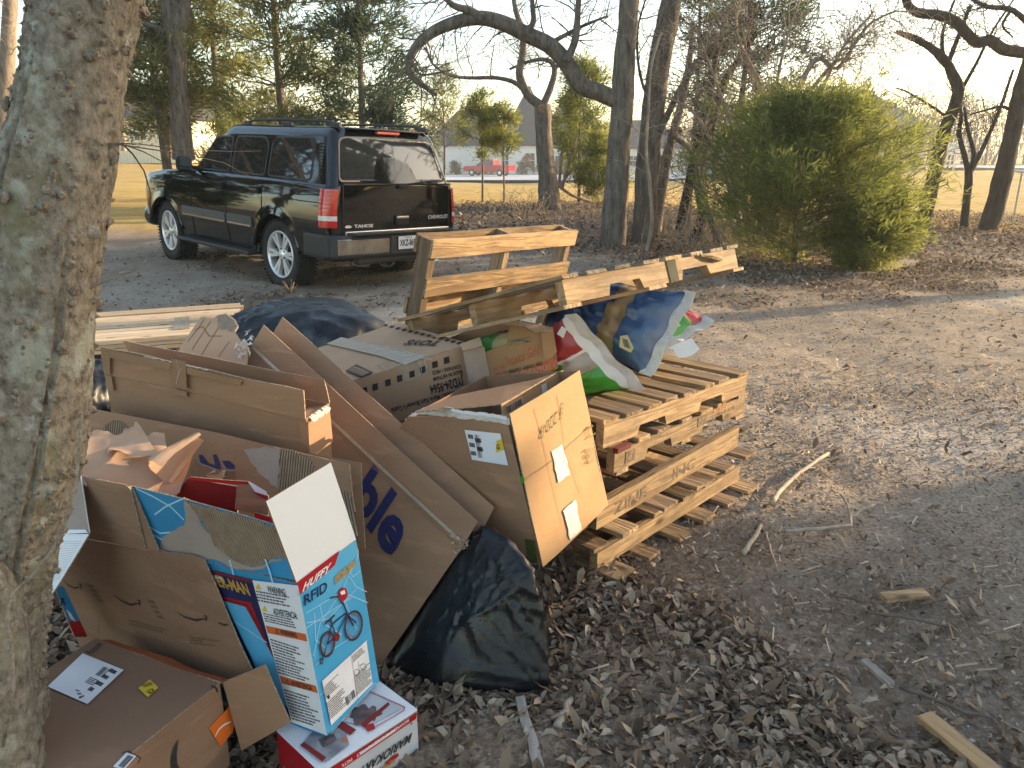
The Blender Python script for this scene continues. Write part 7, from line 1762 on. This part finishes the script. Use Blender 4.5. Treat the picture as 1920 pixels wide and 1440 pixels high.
# right-hand trees at the field edge
R1 = limb([(1728, 428), (1742, 370), (1757, 300), (1773, 240), (1790, 200), (1796, 165), (1780, 125), (1748, 92), (1715, 72), (1680, 60)], 18.0, [26.6, 23.7, 20.7, 17.8, 11.8, 5.9]); r1a = limb([(1792, 172), (1770, 110), (1768, 60), (1790, 0)], 18, [8.9, 6.7, 3.7]); r1b = limb([(1796, 180), (1830, 120), (1860, 60), (1900, 0)], 18, [7.4, 4.4, 3.0]); r1c = limb([(1776, 220), (1740, 195), (1700, 172), (1680, 165)], 18, [5.2, 3.7, 2.2]); r1d = limb([(1778, 118), (1800, 60), (1820, 10)], 18, [8.9, 5.2])
bare_tree('bare_tree', 'bare dark tree leaning right, next to the bush at the field edge', [R1, r1a, r1b, r1c, r1d], 71, K['bark_dark'], n=85, L0=1.1, depth=3, r0=.012, twig_from=0)
R2 = limb([(1807, 428), (1812, 380), (1816, 345), (1816, 320)], 18.0, [14.8, 13.3, 13.3]); r2a = limb([(1816, 325), (1808, 290), (1798, 250), (1803, 215), (1790, 180)], 18, [9.6, 8.9, 6.7, 3.7]); r2b = limb([(1817, 325), (1826, 290), (1814, 240), (1808, 200)], 18, [8.9, 7.4, 4.4]); r2c = limb([(1818, 325), (1842, 280), (1866, 225), (1880, 190), (1900, 130)], 18, [8.9, 6.7, 4.4])
bare_tree('bare_tree', 'slim dark tree splitting low into three stems, in the middle of the right hand trees', [R2, r2a, r2b, r2c], 72, K['bark_dark'], n=55, L0=.9, depth=3, r0=.009, twig_from=1)
R3 = limb([(1852, 432), (1868, 380), (1885, 310), (1900, 240), (1912, 180), (1926, 130), (1940, 70), (1960, -40), (1985, -200)], 17.4, [37.0, 31.1, 28.1, 26.6, 22.2, 14.8]); r3a = limb([(1932, 100), (1905, 97), (1880, 92), (1856, 76), (1832, 80), (1812, 62), (1790, 40), (1758, 28), (1722, 24), (1702, 8), (1694, -30)], [17.4, 16.5], [19.2, 19.2, 17.8, 17.8, 14.8, 13.3]); r3b = limb([(1905, 212), (1880, 200), (1850, 206), (1820, 215)], 17.4, [7.4, 4.4, 2.2]); r3c = limb([(1942, 60), (1900, 20), (1850, 12), (1820, -4)], 17, [10.4, 5.9]); r3d = limb([(1895, 20), (1880, 48), (1900, 70)], 17, [5.9, 2.2])
bare_tree('bare_tree', 'thickest of the right hand trees, with one crooked bough reaching left across the sky', [R3, r3a, r3b, r3c, r3d], 73, K['bark_dark'], n=70, L0=1.0, depth=3, r0=.012, twig_from=1)
# dark trunks behind the car
L1 = limb([(342, 300), (338, 220), (333, 140), (330, 60), (325, 0), (318, -80)], 19.0, [36, 32, 32, 30, 24]); l1a = limb([(333, 60), (345, 20), (350, -30)], 19, [24, 16]); l1b = limb([(331, 75), (300, 55), (272, 45)], 19, [12, 8]); l1c = limb([(330, 100), (318, 60), (308, 0)], 19, [18, 14])
bare_tree('bare_tree', 'dark forked trunk standing left of the car between the evergreens', [L1, l1a, l1b, l1c], 81, K['bark'], n=30, L0=1.2, depth=3, r0=.012, twig_from=1)
for i, (lab, px_, Y, wv, mt) in enumerate((
    ('slim pale trunk between the near tree and the dark forked trunk', [(318, 295), (315, 240), (308, 180), (312, 100)], 21, [12, 10, 6], 'bark_pale'),
    ('slim trunk hidden behind the front of the car', [(360, 300), (354, 250), (350, 200), (345, 120)], 20, [12, 10, 6], 'bark'),
    ('pale leaning trunk far left beyond the near tree', [(2, 260), (12, 140), (16, 60), (20, -20)], 16, [30, 24, 22], 'bark_pale'),
    ('small bare tree in front of the white house', [(232, 283), (230, 250), (226, 225), (215, 200), (236, 190)], 30, [10, 7, 4], 'bark_pale'))):
    bare_tree('thin_tree', lab, [limb(px_, Y, wv)], 90 + i, K[mt], n=22, L0=1.4, depth=3, r0=.010, group='thin trees behind the car')
# pale fallen stems by the shrub
for i, px_ in enumerate(([(1050, 345), (1070, 320), (1095, 310)], [(1048, 350), (1052, 300), (1056, 260)], [(1052, 352), (1075, 300), (1085, 262)], [(1045, 340), (1090, 370), (1130, 385)])):
    pass
sh = bpy.data.objects['shrub']
for i, px_ in enumerate(([(1050, 352), (1066, 325), (1085, 310), (1102, 302)], [(1048, 352), (1052, 300), (1056, 255)], [(1054, 352), (1068, 300), (1082, 258)], [(1040, 342), (1070, 365), (1110, 380), (1140, 383)], [(1046, 350), (1030, 380), (1010, 388)])):
    P, r = limb(px_, 20.3, [7, 5, 3]); put('bare_stem', tubes_mesh('bare_stem', [(P, r, 6)], sh.location), K['bark_pale'], sh)
# undergrowth: thin dry stems at the wood edge
def undergrowth(n, boxx, boxy, h, seed):
    rg = random.Random(seed); lines = []
    for k in range(n):
        x, y = rg.uniform(*boxx), rg.uniform(*boxy); p = Vector((x, y, tzs(x, y))); v = Vector((rg.gauss(0, .35), rg.gauss(0, .35), 1)).normalized(); L_ = h * rg.uniform(.3, 1.1); pts = [p]
        for q in range(5): v = (v + Vector((rg.gauss(0, .22), rg.gauss(0, .22), -.06 * q))).normalized(); pts.append(pts[-1] + v * L_ / 5)
        lines.append((pts, [.006 * (1 - q / 7) for q in range(6)], 3))
        for _ in range(3):
            i = rg.randint(1, 4); p2 = pts[i]; w_ = Vector((rg.gauss(0, 1), rg.gauss(0, 1), .4)).normalized(); lines.append(([p2, p2 + w_ * L_ * .15, p2 + w_ * L_ * .3 + Vector((0, 0, .02))], [.004, .003, .002], 3))
    o = put('undergrowth', tubes_mesh('undergrowth', lines, (0, 0, 0)), K['bark_pale'], kind='stuff'); o['label'] = 'dry thin stems and brush at the edge of the trees'
undergrowth(420, (-.5, 6.0), (12.5, 21), .75, 5); undergrowth(160, (-7.5, -4.5), (17, 24), .8, 6); undergrowth(120, (2.5, 4.2), (11.5, 14), 1.1, 8)
# unseen trees: evergreens placed to shade the heap, bare ones mirrored in the car's windows
SDH = V3(SD.x, SD.y, 0).normalized(); SPN = V3(SDH.y, -SDH.x, 0); EDGE = V3(.20, 2.45, 0)
def shade_spot(along, off): p = EDGE + SDH * along + SPN * off; return (p.x, p.y, tzs(p.x, p.y))
for i, (al_, of, h, r, lab) in enumerate(((11.5, 1.42, 8.2, 1.6, 'nearest the yard'), (14.5, 3.3, 8.5, 2.2, 'in the middle of the row'), (17.5, 2.1, 12.0, 2.3, 'farthest from the yard'), (12.5, 4.9, 7.0, 1.9, 'set back from the row'), (9.3, 2.6, 6.5, 1.55, 'standing forward of the row'))):
    cedar('cedar_tree', 'unseen dense evergreen of a row placed beyond the right hand edge to shade the heap, ' + lab, shade_spot(al_, of), h, r, 101 + i, 'cedar_dark', 260, 14, 12, .42, .02, .12, .14, droop=.05, gap=-.3, aspect=.34)
def yard_tree(label, x, y, h, seed, spread=.5):
    z = tzs(x, y); rg = random.Random(seed); tr = [V3(x, y, z)]
    for k in range(8): tr.append(tr[-1] + V3(rg.uniform(-.14, .14), rg.uniform(-.14, .14), h * .6 / 8))
    limbs = [(tr, [.19 - .014 * k for k in range(9)])]
    for k in range(9):
        i = rg.randint(3, 8); p = tr[i]; v = V3(rg.gauss(0, 1), rg.gauss(0, 1), .5).normalized(); P = [p]
        for q in range(7): v = (v + V3(rg.gauss(0, .22), rg.gauss(0, .22), rg.gauss(.06, .18))).normalized(); P.append(P[-1] + v * h * .085)
        limbs.append((P, [.075 - .009 * q for q in range(8)]))
    bare_tree('bare_tree', label, limbs, seed, K['bark_dark'], n=130, L0=1.4, depth=3, r0=.022, twig_from=1, minr=.009)
yard_tree('bare wide limbed tree beyond the right edge, reflected in the rear window of the car', 9.6, 10.6, 9, 301)
yard_tree('bare tree beyond the left edge, reflected in the front side windows of the car', -11.5, 11.0, 8, 302)
yard_tree('second bare tree beyond the left edge, nearer the camera', -9.5, 7.6, 8, 303)
cedar('cedar_tree', 'dark evergreen beyond the left edge of the yard', (-16, 14, tzs(-16, 14)), 7.5, 2.4, 111, 'cedar_dark', 120, 11, 12, .32, .03, .5, .14, droop=.05, gap=.2, aspect=.16)  # this and the next are added out of view to darken the paint's reflections
cedar('cedar_tree', 'second dark evergreen beyond the left edge, nearer the camera', (-15, 9, tzs(-15, 9)), 6.5, 2.2, 112, 'cedar_dark', 110, 11, 12, .32, .03, .5, .14, droop=.05, gap=.2, aspect=.16)
# ================================================================ FAR THINGS
K['roof'] = M('grey_shingle_roof', (.030, .034, .044), (.022, .025, .033), scale=2.2, rough=.9, bump=.4, bscale=9)
K['roof_brown'] = M('brown_shingle_roof', (.20, .175, .155), (.16, .14, .125), scale=2.2, rough=.9, bump=.4, bscale=9)
K['wall_white'] = M('white_wall_paint', (.74, .73, .70), (.68, .67, .64), scale=1.2, rough=.8)
K['wall_cream'] = M('cream_siding', (.72, .64, .44), (.66, .585, .40), scale=1.5, rough=.75)
K['wall_brick'] = M('pale_brick_wall', (.50, .43, .36), (.42, .36, .30), scale=3, rough=.9)
K['win'] = M('dark_window_glass', (.03, .035, .045), (.05, .055, .065), scale=.6, rough=.06, spec=.8)
K['car_red'] = M('red_car_paint', (.42, .012, .018), (.38, .012, .016), scale=1, rough=.15, spec=.6, coat=.8)
K['concrete'] = M('pale_concrete', (.50, .51, .53), (.42, .43, .45), scale=.5, rough=.9, bump=.1, bscale=8)
K['court'] = M('pale_green_court', (.46, .52, .45), (.42, .47, .41), scale=.4, rough=.9)
K['rail_white'] = M('white_rail', (.72, .72, .70), (.65, .65, .62), scale=3, rough=.6)
K['steel'] = M('galvanised_steel', (.42, .42, .42), (.34, .34, .34), scale=8, rough=.45, metal=.6)
K['post_dark'] = M('dark_post', (.045, .042, .038), (.06, .055, .05), scale=8, rough=.8)
def strip(name, P, dz, mat, kind='structure', n=30):
    """a sheet following the ground between two lines of points"""
    mb = MB(); a0, a1, b1, b0 = [Vector(p) for p in P]; V = []
    for i in range(n + 1):
        for j in range(9):
            q = a0.lerp(a1, i / n).lerp(b0.lerp(b1, i / n), j / 8); V.append((q.x, q.y, tzs(q.x, q.y) + dz))
    mb.add(V, [(i * 9 + j, (i + 1) * 9 + j, (i + 1) * 9 + j + 1, i * 9 + j + 1) for i in range(n) for j in range(8)]); o = wput(name, mb, mat, None); props(o, kind=kind); return o
strip('driveway', [(-55, 74, 0), (48, 78, 0), (48, 108, 0), (-55, 106, 0)], .22, K['concrete'])
strip('court', [(36, 78, 0), (95, 66, 0), (110, 84, 0), (38, 92, 0)], .20, K['court'])
def hip_roof(mb, x0, x1, y0, y1, z, h, over=.5, ridge=.5):
    x0 -= over; x1 += over; y0 -= over; y1 += over; d = min(x1 - x0, y1 - y0) / 2 * ridge * 2; w_ = x1 - x0 > y1 - y0
    if w_: A, B = (x0 + (y1 - y0) / 2 * ridge * 1.6, (y0 + y1) / 2, z + h), (x1 - (y1 - y0) / 2 * ridge * 1.6, (y0 + y1) / 2, z + h)
    else: A, B = ((x0 + x1) / 2, y0 + (x1 - x0) / 2 * ridge * 1.6, z + h), ((x0 + x1) / 2, y1 - (x1 - x0) / 2 * ridge * 1.6, z + h)
    V = [(x0, y0, z), (x1, y0, z), (x1, y1, z), (x0, y1, z), A, B]
    F_ = [(0, 1, 5, 4), (1, 2, 5), (2, 3, 4, 5), (3, 0, 4)] if w_ else [(0, 1, 4), (1, 2, 5, 4), (2, 3, 5), (3, 0, 4, 5)]
    mb.add(V, F_ + [(3, 2, 1, 0)]); return mb
def gable_roof(mb, x0, x1, y0, y1, z, h, over=.4, along='x'):
    x0 -= over; x1 += over; y0 -= over; y1 += over
    if along == 'x': V = [(x0, y0, z), (x1, y0, z), (x1, y1, z), (x0, y1, z), (x0, (y0 + y1) / 2, z + h), (x1, (y0 + y1) / 2, z + h)]; F_ = [(0, 1, 5, 4), (2, 3, 4, 5), (1, 2, 5), (3, 0, 4), (3, 2, 1, 0)]
    else: V = [(x0, y0, z), (x1, y0, z), (x1, y1, z), (x0, y1, z), ((x0 + x1) / 2, y0, z + h), ((x0 + x1) / 2, y1, z + h)]; F_ = [(0, 4, 5, 3), (1, 2, 5, 4), (0, 1, 4), (2, 3, 5), (3, 2, 1, 0)]
    mb.add(V, F_); return mb
def window(h, x, y, z, w_, hh, fr='rail_white', panes=(2, 2)):
    m = MB(); m.box((x, y, z), (w_ + .2, .16, hh + .2)); f = wput('window', m, K[fr], h)
    for i in range(panes[0]):
        for j in range(panes[1]):
            m = MB(); m.box((x + (i - (panes[0] - 1) / 2) * w_ / panes[0], y - .09, z + (j - (panes[1] - 1) / 2) * hh / panes[1]), (w_ / panes[0] - .08, .05, hh / panes[1] - .08)); wput('pane', m, K['win'], f)
# house behind the red pickup: dark hipped roofs, white garage fronts
hy = 118.0; hz = tzs(-4, hy)
hs = thing('house', 'large white house with steep dark grey roofs behind the red pickup', 'house', (-2, hy, hz))
for (x0, x1, y0, y1, zt) in ((-12.5, 1.2, hy + 1, hy + 13, 4.0), (-1.8, 14.0, hy - 2, hy + 12, 4.0), (14, 26, hy + 1, hy + 12, 3.6)):
    m = MB(); m.box(((x0 + x1) / 2, (y0 + y1) / 2, hz + zt / 2), (x1 - x0, y1 - y0, zt)); wput('wall', m, K['wall_white'], hs)
for args in ((-12.5, .9, hy + 1.1, hy + 13, hz + 4.02, 5.2), (-1.6, 6.5, hy - 2, hy + 8, hz + 4.05, 8.4), (4.0, 14.0, hy - 1.9, hy + 12, hz + 4.08, 8.8), (14.3, 26, hy + 1, hy + 12, hz + 3.64, 4.2)):
    m = MB(); hip_roof(m, *args, ridge=.45); wput('roof', m, K['roof'], hs)
for x in (-9.4, -5.2): 
    m = MB(); m.box((x, hy + .94, hz + 1.35), (3.0, .1, 2.6)); gd = wput('garage_door', m, K['rail_white'], hs)
    for k in range(4): m = MB(); m.box((x, hy + .88, hz + .45 + k * .62), (2.8, .04, .52)); wput('door_panel', m, K['wall_white'], gd)
for x, w_ in ((-1.0, 1.0), (2.6, 1.4), (5.2, 1.4), (8.5, 1.6)): window(hs, x, hy - 2.02 if x > -1.5 else hy + .9, hz + 2.0, w_, 2.0)
m = MB(); m.box((6.9, hy - 2.05, hz + 1.3), (1.2, .12, 2.6)); dr = wput('door', m, K['post_dark'], hs)
for x in (18, 22): window(hs, x, hy + .95, hz + 1.9, 1.6, 1.4)
# shrubs along that house
for i, (x, y, s) in enumerate(((-8, 113, 1.0), (-3.0, 108, 1.1), (2.0, 107.5, 1.5), (4.0, 108, 1.2), (7.5, 109, 1.6), (10.5, 110, 1.4), (13.5, 110, 1.5))):
    cedar('shrub', ('dry grass clump left of the garage', 'green shrub behind the pickup cab', 'dry grass clump just right of the pickup bed', 'green shrub between two dry grass clumps', 'large dry grass clump left of the forked tree', 'green shrub behind the forked tree', 'dry grass clump farthest right in the house bed')[i], (x, y, tzs(x, y) + .2), 1.5 * s, .9 * s, 200 + i, 'brown_leaf' if i % 2 == 0 else 'cedar', 26, 8, 8, .28, .02, .6, .04, cat='bush', group='shrubs in front of the white house', trunk=False)
# red pickup
pc = Vector((-2.9, 101, tzs(-3, 101) + .24))
pk = thing('red_pickup', 'red pickup truck parked on the driveway in front of the white house', 'pickup truck', pc)
pk.rotation_euler = (0, 0, RD(158)); pk.scale = (1.06, 1.06, 1.06)
def pput(name, mb, mat, par=None, smooth=False): return put(name, mb.mesh(name, smooth), mat, par or pk)
m = MB(); m.prism([(-2.95, -1.0, .65), (-2.95, -1.0, 1.25), (-1.05, -1.0, 1.28), (-1.0, -1.0, 1.22), (.95, -1.0, 1.22), (1.2, -1.0, 1.20), (2.75, -1.0, 1.12), (2.95, -1.0, .95), (2.95, -1.0, .5), (-2.9, -1.0, .5)], (0, -1, 0), 2.0); pput('body', m, K['car_red'])
m = MB(); V = [(-1.0, -.96, 1.2), (1.3, -.96, 1.2), (1.3, .96, 1.2), (-1.0, .96, 1.2), (-.85, -.75, 1.88), (.45, -.75, 1.9), (.45, .75, 1.9), (-.85, .75, 1.88)]; m.add(V, [(0, 1, 5, 4), (1, 2, 6, 5), (2, 3, 7, 6), (3, 0, 4, 7), (4, 5, 6, 7)]); pput('cab', m, K['car_red'])
for s in (1, -1):
    for q in ([(-.85, 1.27), (.02, 1.27), (.02, 1.78), (-.78, 1.78)], [(.1, 1.27), (1.05, 1.27), (.45, 1.80), (.1, 1.80)]):
        m = MB(); m.prism([(x, s * (.965 - (z - 1.2) * .31), z) for x, z in q], (0, s, .3), .02); pput('side_window', m, K['win'])
    m = MB(); m.rbox((1.0, s * 1.08, 1.28), (.12, .22, .18), .04); pput('side_mirror', m, K['black'])
    m = MB(); m.rbox((2.86, s * .72, .98), (.2, .42, .16), .03); pput('headlamp', m, K['lamp_white'])
    for x in (1.85, -1.75):
        m = MB(); m.lathe([(.2, .13), (.36, .14), (.40, .08), (.40, -.08), (.36, -.14), (.2, -.14)], 20, 'y', (x, s * .9, .40)); wq = pput('wheel', m, K['rubber'], smooth=True)
        m = MB(); m.lathe([(0, s * .12), (.2, s * .10), (.24, s * .135)], 14, 'y', (x, s * .9, .40)); pput('rim', m, K['alloy'], wq)
m = MB(); m.prism([(1.29, -.8, 1.24), (1.29, .8, 1.24), (.52, .66, 1.84), (.52, -.66, 1.84)], (1, 0, .9), .015); pput('windscreen', m, K['win'])
m = MB(); m.box((2.96, 0, .86), (.04, 1.0, .34)); pput('grille', m, K['trim']); m = MB(); m.rbox((3.0, 0, .58), (.2, 1.9, .2), .04); pput('front_bumper', m, K['chrome'])
# white/cream house far left
wy = 60.0; wz = tzs(-29, wy)
hl = thing('house', 'pale cream sided house glimpsed left of the car past the near trunk', 'house', (-29, wy, wz))
m = MB(); m.box((-30.5, wy + 4, wz + 1.6), (11.5, 8, 3.2)); wput('wall', m, K['wall_cream'], hl)
for k in range(46): m = MB(); m.box((-36.2 + k * .25, wy - .02, wz + 1.6), (.04, .05, 3.2)); wput('siding_batten', m, K['wall_white'], hl)
m = MB(); gable_roof(m, -36.2, -24.8, wy, wy + 8, wz + 3.22, 2.6, .5); wput('roof', m, K['roof'], hl)
for x in (-30.5, -27.6): window(hl, x, wy - .05, wz + 2.3, .9, 1.3)
# brown roofed house behind the bush at the right
ry = 66.0; rz = tzs(32, ry)
hr = thing('house', 'pale brick house with a brown hipped roof behind the green bush', 'house', (31, ry, rz))
m = MB(); m.box((29.5, ry + 5, rz + 1.7), (9.5, 9, 3.4)); wput('wall', m, K['wall_brick'], hr)
m = MB(); hip_roof(m, 24.7, 34.3, ry + .5, ry + 9.5, rz + 3.42, 3.0, .6, .42); wput('roof', m, K['roof_brown'], hr)
window(hr, 31.5, ry + .45, rz + 1.8, 1.6, 1.5); window(hr, 27.5, ry + .45, rz + 1.8, 1.6, 1.5)
m = MB(); m.box((29.5, ry - .1 + .42, rz + 3.3), (9.9, .12, .22)); wput('fascia', m, K['rail_white'], hr)
# basketball hoop, white rail, benches
hx = gy(1794, 290, 72.0); hz_ = tzs(hx.x, 72.0)
hp = thing('basketball_hoop', 'white backboard basketball hoop on the far court', 'basketball hoop', (hx.x, 72, hz_))
zc = gy(1793, 279, 72.0).z - hz_
m = MB(); m.tube([(0, 1.2, 0), (0, 1.2, zc - .3), (0, .2, zc)], .09, 8); put('pole', m.mesh('pole'), K['post_dark'], hp)
m = MB(); m.box((0, 0, zc), (1.83, .06, 1.07)); put('backboard', m.mesh('backboard'), K['rail_white'], hp)
m = MB()
for (cx, cz, a, b) in ((0, zc - .43, .61, .05), (0, zc + .02, .61, .05), (-.28, zc - .2, .05, .45), (.28, zc - .2, .05, .45)): m.box((cx, -.04, cz), (a, .02, b))
put('target_square', m.mesh('target_square'), K['post_dark'], hp)
m = MB(); m.tube([(.23 * math.cos(a), -.38 + .23 * math.sin(a), zc - .45) for a in np.linspace(0, 2 * math.pi, 16)], .02, 5); put('rim', m.mesh('rim'), K['orange_band'], hp)
m = MB()
for k in range(8):
    a = k * math.pi / 4; m.tube([(.23 * math.cos(a), -.38 + .23 * math.sin(a), zc - .46), (.14 * math.cos(a + .4), -.38 + .14 * math.sin(a + .4), zc - .85)], .012, 4)
put('net', m.mesh('net'), K['rail_white'], hp, kind='stuff')
fx0, fx1 = gy(1690, 300, 70), gy(1815, 300, 70); zf = tzs(fx0.x, 70)
rf = thing('rail_fence', 'low white rail fence along the edge of the far court', 'fence', (fx0.x, 70, zf))
for k in range(6): m = MB(); m.box(((fx1.x - fx0.x) * k / 5, 0, .5), (.1, .1, 1.0)); put('post', m.mesh('post'), K['rail_white'], rf)
for z in (.95, .55): m = MB(); m.box(((fx1.x - fx0.x) / 2, -.06, z), (fx1.x - fx0.x, .05, .09)); put('rail', m.mesh('rail'), K['rail_white'], rf)
# wire fence panel at the right edge
g0 = gt(1868, 432); 
wf = thing('wire_fence', 'welded wire fence with a grey top rail and dark post at the right edge', 'fence', (0, 0, 0))
pA_, pB_ = gy(1870, 430, 19.5), gy(1960, 440, 16.2); zA, zB = tzs(pA_.x, 19.5), tzs(pB_.x, 16.2); A = V3(pA_.x, 19.5, zA); B = V3(pB_.x, 16.2, zB)
wf.location = A; dAB = B - A; hh = 1.22
m = MB(); m.tube([V3(0, 0, hh), dAB + V3(0, 0, hh)], .035, 8); put('top_rail', m.mesh('top_rail'), K['steel'], wf)
for f in (.0, .33, .62, 1.0):
    m = MB(); p = dAB * f; m.tube([p, p + V3(0, 0, hh)], .035 if f in (.62,) else .022, 8); put('post', m.mesh('post'), K['post_dark'] if f == .62 else K['steel'], wf)
m = MB()
for k in range(9): z = .08 + k * .135; m.tube([V3(0, 0, z), dAB + V3(0, 0, z)], .0035, 4, cap=False)
for k in range(int(dAB.length / .15)): p = dAB * (k * .15 / dAB.length); m.tube([p + V3(0, 0, .05), p + V3(0, 0, hh)], .0035, 4, cap=False)
put('wire_mesh', m.mesh('wire_mesh'), K['steel'], wf, kind='stuff')
# far wood on the right and along the skyline
K['far_wood'] = M_attr('far_wood', [(0, (.075, .068, .058)), (.5, (.14, .125, .105)), (.8, (.17, .155, .115)), (1, (.11, .12, .07))], rough=.9, trans=.2)
def far_wood(x0, x1, y, h, n, seed, label, dy=10):
    rg = np.random.RandomState(seed); C, D, T = [], [], []; lines = []
    for k in range(n):
        x = rg.uniform(x0, x1); yy = y + rg.uniform(0, dy); z0 = tzs(x, yy); H_ = h * rg.uniform(.65, 1.1); r_ = H_ * rg.uniform(.22, .34); tt = rg.uniform(.1, .95)
        lines.append(([(x, yy, z0), (x + rg.normal(0, .3), yy, z0 + H_ * .5), (x + rg.normal(0, .5), yy, z0 + H_ * .9)], [.16, .11, .03], 5))
        for q in range(44):
            a = rg.uniform(0, 2 * math.pi); s = rg.uniform(.08, 1); rr = r_ * math.sin(min(1, (1.05 - s) * 1.5) * math.pi / 2) * rg.uniform(.3, 1)
            C.append((x + math.cos(a) * rr, yy + math.sin(a) * rr, z0 + s * H_)); D.append((math.cos(a) * .5, math.sin(a) * .5, 1)); T.append(tt)
    me = spray_mesh('far_wood', np.array(C), np.array(D), .85, rg, 7, .5, .07, np.array(T))
    o = put('far_wood', me, K['far_wood'], kind='stuff'); o['label'] = label
    o2 = put('far_trunks', tubes_mesh('far_trunks', lines, (0, 0, 0)), K['bark'], o, kind='stuff')
far_wood(38, 150, 100, 9.0, 150, 3, 'far wood of bare grey trees beyond the court', 16)
far_wood(-90, -20, 78, 8.0, 110, 5, 'far brush and trees beyond the left field', 14)
far_wood(-16, 40, 150, 8, 90, 6, 'trees behind the white house', 16)
far_wood(20, 40, 88, 4, 40, 9, 'brush behind the brick house', 8)

# ================================================================ AIR
hb = MB(); hb.box((0, 170, 7.5), (460, 400, 22)); hz_o = wput('haze', hb, [], None) if False else None
mh = bpy.data.materials.new('haze_air'); mh.use_nodes = True; nh = mh.node_tree
for n_h in list(nh.nodes):
    if n_h.type == 'BSDF_PRINCIPLED': nh.nodes.remove(n_h)
pv = nh.nodes.new('ShaderNodeVolumePrincipled'); pv.inputs['Color'].default_value = (.90, .95, 1, 1); pv.inputs['Density'].default_value = .0012; pv.inputs['Anisotropy'].default_value = .45
nh.links.new(pv.outputs[0], nh.nodes['Material Output'].inputs['Volume'])
props(put('haze', hb.mesh('haze'), mh), 'thin warm evening haze over the yard and fields', kind='stuff')
